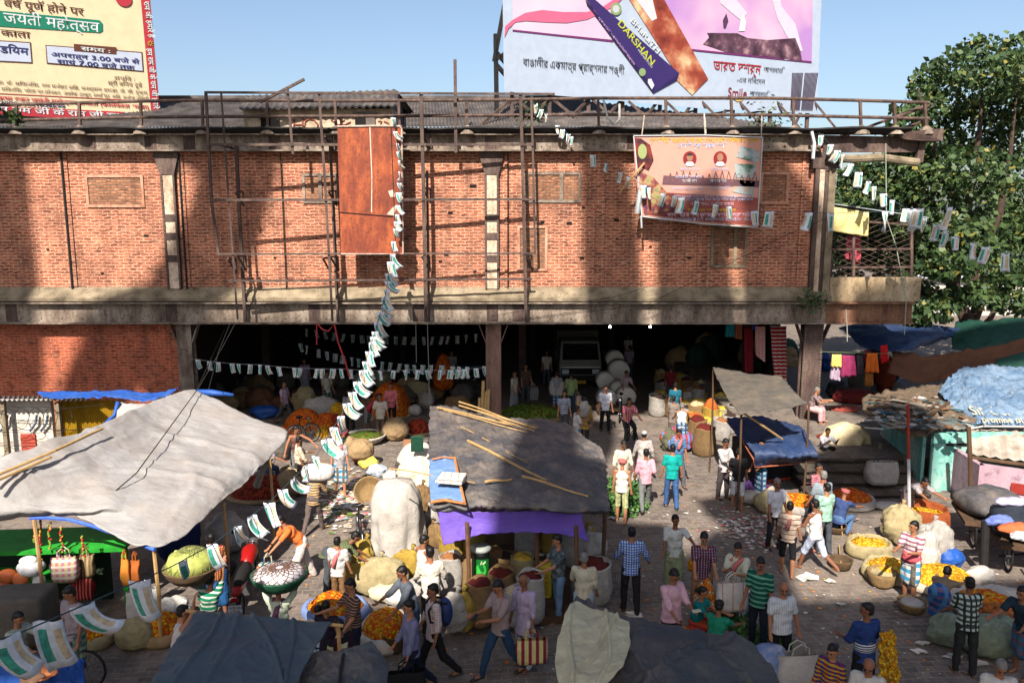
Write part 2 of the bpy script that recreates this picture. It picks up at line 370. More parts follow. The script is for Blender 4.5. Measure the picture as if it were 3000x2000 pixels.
def column_low(px, py, half, mat, ztop=zG0 + .003, yy=FY - .16):
    xa = F(px, py).x; m = MB(); y = yy
    m.box((xa - half, y, 0), (xa + half, y + .05, ztop)); m.box((xa - half, y + .35, 0), (xa + half, y + .4, ztop)); m.box((xa - .05, y + .051, 0), (xa + .05, y + .349, ztop))
    for sx in (-1, 1):
        m.hexa([(xa + sx * half - .02, y + .02, ztop - .7), (xa + sx * half + .02, y + .02, ztop - .7), (xa + sx * half + .02, y + .3, ztop - .7), (xa + sx * half - .02, y + .3, ztop - .7), (xa + sx * (half + .26) - .02, y + .02, ztop - .01), (xa + sx * (half + .26) + .02, y + .02, ztop - .01), (xa + sx * (half + .26) + .02, y + .3, ztop - .01), (xa + sx * (half + .26) - .02, y + .3, ztop - .01)])
    o = m.build('column', mat, wh); r = MB()
    for sx in (-1, 1):
        for k in range(38): r.ell((xa + sx * (half - .05), y - .002, .1 + k * (ztop - .2) / 37), (.02, .014, .02), n=6, m=4)
    r.build('rivets', M_GIRD, o)
column_low(548, 1050, .26, M_GIRD); column_low(1446, 1080, .27, patina('rust_column', (120, 88, 76), (78, 50, 42), (150, 120, 104), 3)); column_low(2372, 1100, .34, M_STEEL)
# corner column of the upper storey (tall, dark and light flanges)
xa = F(2404, 650).x; m = MB(); m.box((xa - .33, FY - .16, zG1 + .3), (xa + .12, FY - .003, zC0 - .3)); m.box((xa - .5, FY - .18, zC0 - .55), (xa + .5, FY - .004, zC0 - .005)); m.build('corner_column', M_STEEL, wh)
m = MB(); m.box((xa + .123, FY - .22, zG1 + .1), (xa + .36, FY + .4, zC0 - .56)); m.build('corner_flange', M_CONC, wh)
m = MB(); m.box((xa - .18, FY - .185, zG1 + .4), (xa - .02, FY - .163, zC0 - .6)); m.build('corner_web', M_COLP, wh)
# brick pilasters and dark drain strips
for p0, p1 in ((168, 196), (521, 536), (1478, 1486), (1748, 1776), (2052, 2076), (2352, 2362)):
    m = MB(); a = F(p0, 450).x; b = F(p1, 450).x
    m.box((a, FY - .05, zG1 + .56), (b, FY - .003, zC0 - .01)); m.build('pilaster', M_BRICK, wh)
for px, r in ((199, .04), (538, .035), (832, .02), (1488, .02)):
    q = F(px, 650); m = MB(); m.tube([(q.x, FY - .075, zG1 + .5), (q.x, FY - .075, zC0 - .03)], r, 6); m.build('drain_strip', M_DARK, wh)
# bricked-up windows with plaster surrounds
M_BPL = patina('brick_toned_plaster', (196, 142, 116), (136, 84, 64), (216, 172, 146), 3)
def blocked(px0, py0, px1, py1, mul=0, frame=M_BPL, depth=.05):
    a = F(px0, py0); b = F(px1, py1); x0, x1, z0, z1 = a.x, b.x, b.z, a.z
    m = MB(); m.box((x0, FY - .012, z0), (x1, FY - .002, z1)); o = m.build('blocked_window', M_BRICK2, wh)
    f = MB(); t = .09
    f.box((x0 - t, FY - depth, z1), (x1 + t, FY - .003, z1 + t)); f.box((x0 - t, FY - depth, z0 - t), (x1 + t, FY - .003, z0)); f.box((x0 - t, FY - depth, z0), (x0, FY - .004, z1)); f.box((x1, FY - depth, z0), (x1 + t, FY - .004, z1))
    if mul: xm = x0 + (x1 - x0) * mul; f.box((xm - .06, FY - .07, z0), (xm + .06, FY - .013, z1))
    f.build('window_frame', frame, o)
blocked(257, 520, 418, 600); blocked(893, 516, 985, 588, .5, M_GIRD); blocked(1548, 512, 1694, 586, .66, M_GIRD); blocked(1523, 668, 1596, 786); blocked(2092, 668, 2178, 776, .7, M_CONC); blocked(2235, 512, 2300, 590)
# scattered putlog holes and iron stubs
m = MB()
for px, py in ((1585, 655), (1668, 654), (1705, 755), (1808, 700), (1807, 645), (1905, 722), (1710, 608), (1588, 650), (1388, 545), (1320, 623), (805, 755), (1390, 795), (300, 800), (140, 730), (430, 690), (2020, 755), (1308, 745), (1290, 765)):
    q = F(px, py); s = rnd.uniform(.04, .09); m.box((q.x - s * rnd.uniform(.6, 1.6), FY - .03, q.z - s * .5), (q.x + s, FY - .004, q.z + s * .5))
m.build('wall_stubs', M_NEARBLACK, wh)
# roof
def corr(p00, p10, p11, p01, nx, amp, nz=1):      # corrugated sheet: waves run along the first edge
    vs = []; fs = []; p00, p10, p11, p01 = map(V, (p00, p10, p11, p01))
    nrm = (p10 - p00).cross(p01 - p00).normalized()
    for j in range(nz + 1):
        for i in range(nx + 1):
            a = p00.lerp(p10, i / nx); b = p01.lerp(p11, i / nx); vs.append(a.lerp(b, j / nz) + nrm * (amp * math.cos(i * math.pi / 2)))
    for j in range(nz):
        for i in range(nx): k = j * (nx + 1) + i; fs.append((k, k + 1, k + nx + 2, k + nx + 1))
    return vs, fs
RY = FY + 5.6; rz = Y(1500, 290, RY).z; xr = Y(1690, 290, RY).x
m = MB(); m.add(*corr((XL, FY + .6, zC1 + .24), (F(1790, 388).x, FY + .6, zC1 + .24), (xr, RY, rz), (XL, RY, rz), 760, .03)); m.build('roof', M_ROOF, wh)
m = MB(); m.add(*corr((F(1790, 388).x, FY + .6, zC1 + .22), (F(2300, 388).x, FY + .75, zC1 + .18), (Y(2290, 384, RY).x, RY, zC1 + .9), (xr, RY, rz - .02), 150, .03)); m.build('hip_roof', M_ROOF, wh)
m = MB(); m.box((XL, FY + .38, zC0 + .2), (F(2300, 388).x, FY + .5, zC1 + .2)); m.build('roof_wall', M_NEARBLACK, wh)
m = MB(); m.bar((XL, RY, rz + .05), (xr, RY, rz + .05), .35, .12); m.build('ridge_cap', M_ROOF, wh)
m = MB(); a = Y(2262, 1000, 30.5); b = Y(2185, 1000, 62); m.slab([(a.x, 30.5, 0), (b.x, 62, 0), (b.x, 62, zG0 + .24), (a.x, 30.5, zG0 + .24)], (.3, 0, 0)); m.build('backdrop_wall', M_NEARBLACK, wh)  # added dark backdrop, hides the sunlit ground right of the hall
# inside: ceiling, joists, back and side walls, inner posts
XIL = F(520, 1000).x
m = MB(); cx = F(2340, 900).x; m.slab([(XL, FY + .41, zG0 + .25), (cx, FY + .41, zG0 + .25), (cx + .4, 30.5, zG0 + .25), (b.x + .4, 62, zG0 + .25), (XL, 62, zG0 + .25)], (0, 0, .25)); m.build('ceiling', M_NEARBLACK, wh)
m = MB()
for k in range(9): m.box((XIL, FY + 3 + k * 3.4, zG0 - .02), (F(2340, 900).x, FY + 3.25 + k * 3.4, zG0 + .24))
m.build('joists', M_NEARBLACK, wh)
m = MB(); m.box((XL, 62, 0), (Y(2250, 1000, 62).x, 62.3, 5)); m.build('back_wall', M_NEARBLACK, wh)
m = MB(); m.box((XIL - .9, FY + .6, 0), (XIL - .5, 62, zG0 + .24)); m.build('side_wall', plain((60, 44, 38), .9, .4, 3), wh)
m = MB()
for (px, yy) in ((600, 34), (780, 34), (1530, 34), (2190, 33), (880, 43), (1180, 43), (1560, 43), (1790, 43), (2080, 43)):
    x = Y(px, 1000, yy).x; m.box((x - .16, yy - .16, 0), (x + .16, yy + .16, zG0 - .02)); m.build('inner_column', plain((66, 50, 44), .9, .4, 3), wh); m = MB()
# ---------------------------------------------------------------- roof shed
def facing(base_px, y):   # helper: points of a vertical plane at depth y
    return lambda px, py, dy=0.0: Y(px, py, y + dy)
PH = FY + .1; ph = lambda px, py, dy=0.0: Y(px, py, PH + dy)
shed = thing('roof_shed', 'small pale rooftop room with sheet roof, painted red scrawl on its wall', 'shed', ph(930, 385))
a = ph(712, 318); b = ph(1152, 392)
m = MB(); m.box((a.x, PH, zC1 + .1), (b.x, PH + 3, a.z)); m.build('wall', M_PLAST, shed)
e0 = ph(700, 322, -.35); e1 = ph(1168, 312, -.35); r0 = Y(722, 281, PH + 1.6); r1 = Y(1163, 263, PH + 1.6)
m = MB(); m.add(*corr(e0, e1, r1, r0, 90, .035)); m.add(*corr(r0, r1, V((e1.x + .3, PH + 3.4, e1.z)), V((e0.x, PH + 3.4, e0.z)), 90, .035)); ro = m.build('roof', M_ROOF, shed)
m = MB(); m.slab([(b.x, PH, a.z), (b.x, PH + 3, a.z), (b.x, PH + 1.6, r1.z - .05)], (-.1, 0, 0)); m.slab([(a.x, PH, a.z), (a.x, PH + 3, a.z), (a.x, PH + 1.6, r0.z - .05)], (.1, 0, 0)); m.build('gable', M_ROOF, shed)
for x0, y0, x1, y1 in ((764, 343, 820, 384), (1040, 336, 1100, 368)):
    p = ph(x0, y0); q = ph(x1, y1); m = MB(); m.box((p.x, PH - .04, q.z), (q.x, PH - .003, p.z)); w = m.build('window', M_NEARBLACK, shed)
    m = MB(); m.box((p.x - .06, PH - .12, p.z), (q.x + .06, PH - .003, p.z + .08)); m.box((p.x + (q.x - p.x) * .55, PH - .07, q.z), (q.x, PH - .042, p.z - .002)); m.build('shutter', plain((110, 100, 96), .8), w)
M_SCRAWL = plain((142, 74, 62), .9)
def textmesh(body, size, mat, org, ux, uz, name, parent, sx=1.0, align='LEFT', off=0.0, shear=0.0, bold=0.0):
    c = bpy.data.curves.new('lettering', 'FONT'); c.body = body; c.size = size; c.align_x = align; c.shear = shear; c.offset = min(bold, .005); c.resolution_u = 3
    o = bpy.data.objects.new('lettering', c); COL.objects.link(o)
    bpy.context.view_layer.update()
    me = bpy.data.meshes.new_from_object(o.evaluated_get(bpy.context.evaluated_depsgraph_get()))
    bpy.data.objects.remove(o); bpy.data.curves.remove(c)
    ux = V(ux).normalized(); uz = V(uz).normalized(); nn = ux.cross(uz); org = V(org) + nn * off - WL(parent)
    me.transform(Matrix(((ux.x * sx, uz.x, nn.x, org.x), (ux.y * sx, uz.y, nn.y, org.y), (ux.z * sx, uz.z, nn.z, org.z), (0, 0, 0, 1))))
    me.materials.clear(); me.materials.append(mat)
    o = bpy.data.objects.new(name, me); COL.objects.link(o); o.parent = parent; return o
m = MB()
def stroke(mm, plane, pts, r, dy=-.012): mm.tube([plane(x, y, dy) for x, y in pts], r, 5)
for pts in (((860, 348), (862, 384)), ((886, 346), (888, 384)), ((862, 366), (887, 366)), ((895, 356), (905, 350), (920, 352), (932, 366), (928, 382)), ((895, 356), (892, 372), (902, 386)), ((938, 360), (945, 374), (938, 386)), ((970, 352), (990, 366), (1010, 366), (1028, 358)), ((994, 346), (1000, 358), (1010, 352)), ((1108, 356), (1118, 356), (1112, 372), (1118, 382)), ((1125, 356), (1138, 362), (1142, 376))): stroke(m, ph, pts, .03)
m.build('scrawl', M_SCRAWL, shed)
# ---------------------------------------------------------------- roof railing
rail = thing('roof_railing', 'rusty pipe railing with two bars along the warehouse roof edge', 'railing', F(1500, 385, -.3))
RO = -.3
top = [(-220, 314), (0, 308), (240, 301), (410, 297), (590, 294), (1000, 296), (1500, 293), (1750, 288), (2250, 288), (2500, 294), (2722, 301)]
mid = [(-220, 357), (0, 353), (410, 344), (600, 342), (1000, 341), (1500, 338), (1750, 336), (2250, 337), (2722, 348)]
for L in (top, mid):
    m = MB(); m.tube([F(x, y, RO) for x, y in L], .055, 8); m.build('rail_bar', M_RUSTP, rail)
def yat(L, x):
    for (a, b), (c, d) in zip(L, L[1:]):
        if a <= x <= c: return b + (d - b) * (x - a) / (c - a)
    return L[-1][1]
for px in (-130, 48, 232, 412, 592, 782, 982, 1168, 1366, 1752, 1950, 2142, 2323, 2520, 2620, 2710):
    m = MB(); t = F(px, yat(top, px), RO); f = F(px + 3, 392, RO); m.bar(t, f, .085); o = m.build('post', M_RUSTP, rail)
    m = MB(); jj = rnd.random() * 9; m.lathe([(.27, -.06), (.24, .04), (.16, .16), (.06, .24)], F(px + 3, 389, RO), 10, jit=lambda q, a, j: q * (1 + .12 * noise.noise(q * 5 + V((jj, 0, 0))))); m.build('mortar_base', M_GIRD, o)
m = MB()
for (x0, y0), (x1, y1) in (((2470, 400), (2722, 305)), ((2590, 396), (2722, 350)), ((2620, 345), (2722, 310))): m.tube([F(x0, y0, RO + .1), F(x1, y1, RO + .4)], .05, 6)
m.build('brace', M_RUSTP, rail)
# bare iron post and leaning rod
m = MB(); m.bar(F(1333, 175, -.5), F(1336, 452, -.5), .1); m.build('iron_post', M_STEEL, None, tags=('bare rusty iron post rising above the roof railing', 'post'))
m = MB(); m.bar(F(762, 300, -.6), F(891, 233, -.9), .08); m.build('leaning_bar', M_STEEL, None, tags=('loose iron bar tilted across the top of the scaffold frame', 'bar'))
# ---------------------------------------------------------------- sign frame standing off the wall
def SF(px, py, dy=0.0): return F(px, py, -1.45 + (px - 600) / 960 * .85 + dy)
sf = thing('sign_scaffold', 'brown steel angle framework standing off the brick wall', 'scaffold', SF(1080, 945))
for L, w in (([(600, 271), (1625, 276)], .07), ([(610, 424), (1562, 424)], .08), ([(621, 586), (1566, 584)], .08), ([(636, 744), (1566, 742)], .055), ([(670, 823), (1560, 817)], .07)):
    m = MB(); m.bar(SF(*L[0], -.05), SF(*L[1], -.05), w, w); m.build('cross_bar', M_STEEL, sf)
for L, w, dy in (([(603, 270), (620, 590), (640, 744)], .08, 0), ([(648, 274), (668, 560), (696, 935)], .06, 0), ([(692, 428), (700, 600), (719, 943)], .1, .9), ([(842, 256), (858, 452)], .08, 0), ([(935, 277), (954, 563), (974, 940)], .08, 0), ([(966, 408), (976, 600), (991, 943)], .1, .6), ([(1234, 276), (1241, 560), (1248, 943)], .11, 0), ([(1251, 500), (1257, 943)], .08, .4), ([(1525, 276), (1533, 560), (1541, 943)], .1, 0), ([(1556, 284), (1563, 520), (1568, 744)], .07, 0)):
    m = MB()
    for a, b in zip(L, L[1:]): m.bar(SF(*a, dy), SF(*b, dy), w, w)
    m.build('upright', M_STEEL, sf)
for px, py in ((668, 758), (697, 750), (945, 756), (968, 752), (1236, 752), (690, 562), (962, 560), (1238, 552), (952, 400), (1238, 395), (1536, 748)):
    m = MB(); a = SF(px, py, .0); b = SF(px + 22, py, .55); c = SF(px + 24, py + 42, .55); m.bar(a, b, .06); m.bar(a, c, .05); m.bar(b, c, .06); m.build('bracket', M_STEEL, sf)
for px, py in ((640, 424), (980, 586), (1245, 424), (1540, 586), (700, 823), (985, 823), (1250, 820), (1545, 818)):
    m = MB(); a = SF(px, py); m.bar(a, (a.x, FY - .003, a.z), .06); m.build('wall_tie', M_STEEL, sf)
# rusty sheet-metal sign box with nothing left on it
sg = thing('rusty_sign_panel', 'tall rusted sheet metal sign box hung on the steel framework', 'sign panel', SF(1085, 745, -.1))
p = [SF(999, 744, -.12), SF(1181, 743, -.12), SF(1176, 369, -.12), SF(988, 371, -.12)]
m = MB(); m.slab(p, (0, .22, 0)); m.build('body', M_RUST, sg)
f = lambda px, py: SF(px, py, -.135)
m = MB(); m.tube([f(x, y) for x, y in ((988, 371), (1100, 369), (1170, 370), (1177, 378), (1181, 744), (999, 744))], .03, 6); m.build('edge_trim', patina('worn_white_edge', (190, 172, 156), (132, 78, 52), (214, 200, 188), 4), sg)
m = MB(); m.slab([f(1082, 372), f(1085, 372), f(1091, 520), f(1090, 622), f(1087, 622), f(1088, 520)], (0, .01, 0)); m.slab([f(1133, 628), f(1155, 632), f(1162, 600), f(1150, 608)], (0, .01, 0)); m.slab([f(1137, 560), f(1152, 556), f(1158, 576), f(1144, 578)], (0, .01, 0)); m.build('paint_streak', plain((214, 190, 172), .9), sg)
m = MB(); m.bar(f(992, 621), f(1152, 634), .03, .02); m.bar(f(1145, 372), f(1160, 742), .02, .02); m.build('seam', M_DARK, sg)
# ---------------------------------------------------------------- billboards
class Board:
    def __init__(s, A, B):      # A left bottom, B right bottom (world points at the same height)
        s.o = A; s.u = (B - A); s.u.z = 0; s.u.normalize(); s.v = V((0, 0, 1)); s.n = s.u.cross(s.v)
    def hit(s, px, py, out=0.0):
        d = ray(px, py); o = s.o + s.n * out; t = (o - CAM).dot(s.n) / d.dot(s.n); return CAM + d * t
    def poly(s, m, pts, out, mi=0): return m.slab([s.hit(x, y, out) for x, y in pts], s.n * -.006, mi)
    def text(s, body, px, py, hpx, mat, name, parent, out, width=None, bold=0.0, shear=0.0, rot=None, slope=None):
        a = s.hit(px, py, out); b = s.hit(px, py - hpx, out); sz = (b - a).length * 1.38
        ux = s.u; uz = s.v
        if rot: q = s.hit(px + rot[0], py + rot[1], out); ux = (q - a).normalized(); uz = s.n.cross(ux)
        o = textmesh(body, sz, mat, a, ux, uz, name, parent, bold=bold, shear=shear)
        if width:
            cs = [(V(c) + WL(parent) - a).dot(ux) for c in o.bound_box]; w0 = max(cs)
            q = s.hit(px + (width if not rot else rot[0]), py + (0 if not rot else rot[1]), out); tgt = abs((q - a).dot(ux)) if not rot else (q - a).length
            if w0 > 0:
                k = tgt / w0; L = a - WL(parent)
                for vv in o.data.vertices: d = (vv.co - L).dot(ux); vv.co += ux * (d * (k - 1))
        return o
P = lambda c, r=.6: plain(tuple(int(255 * (.74 ** .4545) * (x / 255)) for x in c), r, .06, 3, 0, .2)
PR_RED, PR_WHITE, PR_BLUE, PR_GREEN, PR_BRN = P((196, 52, 66)), P((226, 232, 236)), P((44, 50, 112)), P((0, 134, 104)), P((104, 58, 40))
PR_YEL, PR_PURP, PR_PINK, PR_INK, PR_LILAC = P((244, 226, 186)), P((60, 44, 112)), P((222, 120, 160)), P((44, 44, 50)), P((206, 168, 216))
# yellow notice board
A = Y(0, 337, 28.6); Bq = Y(472, 363, 31.2); bd = Board(A, V((Bq.x, Bq.y, A.z)))
bb = thing('yellow_billboard', 'yellow rally billboard with red border and Hindi lettering above the roof', 'billboard', A)
m = MB(); bd.poly(m, [(-420, -200), (426, -160), (472, 363), (-420, 314)], 0); m.build('board', PR_YEL, bb)
m = MB(); bd.poly(m, [(398, -160), (425, -160), (471, 362), (443, 332)], .02); bd.poly(m, [(-420, 285), (0, 311), (443, 332), (471, 362), (-420, 313)], .02); m.build('red_border', PR_RED, bb)
m = MB(); bd.poly(m, [(-300, 18), (0, 32), (292, 60), (301, 70), (301, 92), (292, 97), (0, 78), (-300, 62)], .02); m.build('green_banner', PR_GREEN, bb)
def rbox(pts_out, c_in, c_out, nm):
    (x0, y0), (x1, y1), (x2, y2), (x3, y3) = pts_out
    m = MB(); bd.poly(m, pts_out, .02); o = m.build(nm, c_out, bb); m = MB(); bd.poly(m, [(x0 + 3, y0 + 3), (x1 - 3, y1 + 3), (x2 - 3, y2 - 3), (x3 + 3, y3 - 3)], .03); m.build('inner_panel', c_in, o)
rbox([(133, 132), (417, 153), (421, 211), (137, 187)], P((208, 218, 240)), PR_BRN, 'time_panel')
rbox([(-260, 104), (90, 124), (95, 186), (-260, 168)], P((208, 218, 240)), PR_BRN, 'place_panel')
m = MB(); bd.poly(m, [(216, 129), (341, 139), (341, 160), (217, 150)], .04); m.build('time_tab', PR_BRN, bb)
m = MB(); bd.poly(m, [(-300, 258), (440, 296), (440, 298), (-300, 260)], .02); m.build('rule', PR_RED, bb)
bd.text('वषॅ पूणॅ होने पर', 12, 20, 24, PR_BRN, 'lettering', bb, .03, 232, .004)
bd.text('जयंती महोत्सव', 12, 66, 32, PR_WHITE, 'lettering', bb, .03, 278, .004)
bd.text('काता', 3, 104, 20, PR_BRN, 'lettering', bb, .03, 86, .004)
bd.text('ेडियम', 0, 154, 22, PR_BLUE, 'lettering', bb, .05, 84, .004)
bd.text('समय :', 238, 148, 12, PR_WHITE, 'lettering', bb, .06, 85, .004)
bd.text('अपराह्न 3.00 बजे से', 150, 165, 13, PR_BLUE, 'lettering', bb, .05, 258, .004)
bd.text('सायं 7.00 बजे तक', 168, 186, 13, PR_BLUE, 'lettering', bb, .05, 226, .004)
bd.text('सचिव :', 335, 234, 12, PR_BRN, 'lettering', bb, .03, 60, .0)
bd.text('श्री बिनय दूबे', 316, 249, 13, PR_BRN, 'lettering', bb, .03, 100, .0)
bd.text('डा. के. सिंघानिया, राम मनोहर सिंह, घनश्याम शारड़ा, जे. पी. गुप्ता,', -8, 246, 11, PR_BRN, 'lettering', bb, .03, 440, .0)
bd.text('सिकरिया, भोला प्र.सोनकर, अशोक ठाकुर, मणि प्र. सिंह, मनोज तिवारी', 4, 266, 11, PR_BRN, 'lettering', bb, .03, 430, .0)
bd.text('कथा रजत जयंती महोत्सव समिति (कोलकाता शाखा)', -6, 292, 12, PR_RED, 'lettering', bb, .03, 440, .004)
bd.text('2098, 9331836699', 0, 306, 11, PR_BLUE, 'lettering', bb, .03, 190, .004)
bd.text('हम राम जी के राम जी हमारे हैं', -26, 326, 17, PR_WHITE, 'lettering', bb, .04, 440, .004)
def vtext(body, px0, py0, px1, py1, hp):
    bd.text(body, px0, py0, hp, PR_WHITE, 'lettering', bb, .04, rot=(px1 - px0, py1 - py0), width=1, bold=.01)
vtext('हम राम जी के राम जी हमारे हैं', 430, 142, 452, 334, 15); vtext('राम जी हमारे हैं', 421, 4, 437, 112, 15)
m = MB()
for cx, cy in ((440, 128), (452, 340)):
    for k in range(8):
        a = k * math.pi / 4; m.bar(bd.hit(cx + 3 * math.cos(a), cy + 3 * math.sin(a), .04), bd.hit(cx + 9 * math.cos(a), cy + 9 * math.sin(a), .04), .03, .02)
m.build('sun_mark', P((236, 190, 80)), bb)
m = MB(); c0 = bd.hit(362, -3, .02); m.lathe([(.28, 0), (.28, .02)], (0, 0, 0), 20); mm = MB(); mm.add([c0 + bd.u * q.x + bd.v * q.y + bd.n * q.z for q in m.v], m.f); mm.build('round_mark', PR_RED, bb)
for px in (90, 250, 395):
    m = MB(); t = bd.hit(px, 335, -.15); m.bar(t, (t.x, t.y, zC1 + .1), .12); m.bar(t + V((0, 0, -.05)), (t.x - 1.4, t.y + .8, zC1 + .5), .08); m.build('prop', M_STEEL, bb)
# white poster board for incense
A = Y(1477, 268, 29.3); Bq = Y(2393, 333, 35.3); bd = Board(A, V((Bq.x, Bq.y, A.z)))
wb = thing('white_billboard', 'white and pink incense billboard with purple box on the roof', 'billboard', A)
m = MB(); bd.poly(m, [(1470, -160), (2412, -120), (2393, 333), (2050, 318), (1750, 290), (1477, 268)], 0); m.build('board', P((196, 210, 232)), wb)
def sheet2(pts, out, mat, nm): m = MB(); bd.poly(m, pts, out); return m.build(nm, mat, wb)
def gradmat(name, stops, scale):
    t = NT(name, .5, .2); f = t.noise(t.coord(), scale, 3, .55); return t.col(t.ramp(f, [(a, tuple(x * .75 for x in c[:3]) + (1,)) for a, c in stops]))
sheet2([(1502, -150), (1800, -140), (1800, 118), (1502, 88)], .012, gradmat('lilac_print', [(.35, lin((226, 196, 226))), (.65, lin((232, 222, 236)))], .25), 'pink_field')
sheet2([(1950, -130), (2384, -118), (2378, 182), (1940, 137)], .012, gradmat('pink_print', [(.38, lin((196, 150, 216))), (.5, lin((232, 190, 222))), (.62, lin((226, 222, 236)))], .22), 'lilac_field')
sheet2([(1502, 87), (1796, 119), (1797, 124), (1502, 92)], .02, P((128, 50, 120)), 'purple_rule')
sheet2([(2026, 144), (2378, 180), (2378, 185), (2026, 149)], .024, P((128, 50, 120)), 'purple_rule')
# ribbon
rb = [(1480, 78), (1500, 60), (1540, 38), (1590, 30), (1650, 36), (1720, 36), (1770, 18), (1815, -12), (1840, -40), (1850, -30), (1810, 10), (1770, 36), (1720, 58), (1660, 68), (1600, 66), (1540, 62), (1510, 66), (1490, 84), (1478, 110)]
sheet2(rb, .03, P((224, 112, 150)), 'ribbon')
sheet2([(1715, -6), (1728, -14), (1990, 215), (1916, 272)], .036, PR_PURP, 'incense_box')
sheet2([(1715, -2), (1720, 16), (1914, 274), (1918, 262)], .042, P((44, 32, 84)), 'box_side')
sheet2([(1916, 272), (1990, 215), (1984, 235), (1914, 274)], .042, P((46, 34, 92)), 'box_end')
sheet2([(1832, -20), (1930, -30), (2075, 232), (2028, 279), (1985, 238), (1978, 210)], .033, gradmat('amber_print', [(.3, lin((112, 44, 36))), (.48, lin((168, 78, 60))), (.6, lin((206, 138, 104))), (.7, lin((236, 206, 160)))], 1.1), 'incense_tube')
sheet2([(1850, -20), (1905, -30), (1925, 55), (1910, 62)], .039, P((226, 226, 232)), 'tube_label')
YG = P((206, 214, 72))
bd.text('DARSHAN', 1808, 70, 23, YG, 'lettering', wb, .05, rot=(108, 132), width=1, bold=.03)
bd.text('BHaRaTH', 1846, 60, 17, PR_WHITE, 'lettering', wb, .05, rot=(88, 106), width=1, bold=.03)
bd.text('INCENSE STICKS', 1868, 148, 7, PR_WHITE, 'lettering', wb, .05, rot=(42, 54), width=1)
bd.text('ধূপকাঠি  আগরবাতি  দর্শন', 1752, 52, 6, PR_LILAC, 'lettering', wb, .05, rot=(108, 144), width=1)
bd.text('LUxA DARSHAN', 1798, 108, 5, PR_LILAC, 'lettering', wb, .05, rot=(62, 84), width=1)
m = MB()
for cx, cy, r in ((1805, 27, 16), (1882, 212, 10)):
    m.add([bd.hit(cx + r * math.cos(a * .3142), cy + r * 1.15 * math.sin(a * .3142), .048) for a in range(20)], [tuple(range(20))])
m.build('round_emblem', P((150, 176, 120)), wb)
m = MB()
for cx, cy, r in ((1805, 27, 10),):
    m.add([bd.hit(cx + r * math.cos(a * .3142), cy + r * 1.15 * math.sin(a * .3142), .053) for a in range(20)], [tuple(range(20))])
m.build('emblem_core', P((208, 212, 220)), wb)
sheet2([(1899, 232), (1908, 231), (1917, 250), (1910, 263), (1898, 243)], .05, PR_WHITE, 'box_mark')
bd.text('বাঙালীর একমাত্র প্রার্থনার সঙ্গী', 1532, 193, 24, PR_INK, 'lettering', wb, .03, 298)
bd.text('ভারত দশর্ন', 2090, 205, 30, P((188, 44, 52)), 'lettering', wb, .03, 140, .01)
bd.text('আগরবাতি', 2238, 210, 15, PR_INK, 'lettering', wb, .03, 62)
bd.text('-এর নিবেদন', 2158, 240, 15, PR_INK, 'lettering', wb, .03, 84)
bd.text('Smile', 2132, 283, 28, P((150, 36, 48)), 'lettering', wb, .03, 56, .02)
bd.text('.                .', 2123, 283, 24, P((150, 36, 48)), 'lettering', wb, .03, 72)
bd.text('আগরবাতি', 2197, 281, 15, PR_INK, 'lettering', wb, .03, 58)
sheet2([(2147, 290), (2178, 292), (2172, 297), (2160, 298)], .03, P((232, 196, 120)), 'smile_mark')
# brass lamp drawing and smoke, sticks
lampm = gradmat('lamp_print', [(.35, lin((64, 44, 58))), (.55, lin((112, 78, 96))), (.7, lin((186, 150, 158)))], 2.0)
sheet2([(2060, 130), (2078, 110), (2072, 97), (2160, 98), (2190, 112), (2250, 118), (2330, 112), (2345, 150), (2350, 180), (2240, 166), (2130, 154), (2090, 140)], .03, lampm, 'lamp_picture')
sheet2([(2120, 82), (2118, 60), (2128, 40), (2134, 62), (2126, 84)], .034, P((90, 60, 90)), 'lamp_spout')
sheet2([(2165, 92), (2170, 60), (2178, 40), (2186, 64), (2182, 92)], .036, P((240, 236, 240)), 'flame_picture')
smk = P((226, 218, 238))
for pts in (((2220, -130), (2260, -130), (2290, 20), (2330, 70), (2352, 150), (2330, 150), (2280, 60)), ((2100, -130), (2180, -130), (2140, -20), (2190, 40), (2170, 60), (2110, 10)), ((2270, 120), (2300, 150), (2320, 176), (2300, 176), (2262, 140))): sheet2(list(pts), .026, smk, 'smoke_picture')
m = MB()
for k in range(20):
    g = k if k < 9 else k + 1.2; x = 2320 + g * 3.1; m.bar(bd.hit(x - 3, 322, .035), bd.hit(x + 2 + g * .55, 214 + abs(noise.noise(V((k, 3, 1)))) * 20, .035), .032, .02)
m.build('stick_picture', P((66, 40, 70)), wb)
# frame behind
m = MB()
for L in (((1488, -40), (1448, 180)), ((1452, 100), (1456, 390)), ((1450, 178), (1482, 155)), ((1455, 155), (1482, 186)), ((1452, 188), (1486, 226))): m.bar(bd.hit(*L[0], -.5), bd.hit(*L[1], -.5), .13)
m.build('side_frame', M_DARK, wb)
for k, px in enumerate((1500, 1610, 1725, 1825, 1935, 2040, 2150, 2260, 2370)):
    m = MB(); t = bd.hit(px, 250, -.25); m.bar(t, (t.x, t.y, zC1 + .2), .14); m.bar((t.x, t.y, t.z - .4), (t.x + 1.5, t.y - .9, zC1 + .25), .09); m.bar((t.x, t.y, t.z - .5), (t.x - 1.3, t.y - 1.2, zC1 + .2), .09)
    if k: m.bar((t.x, t.y, t.z - 1.0), (tp.x, tp.y, tp.z - 1.25), .08)
    m.build('prop', M_STEEL, wb); tp = t
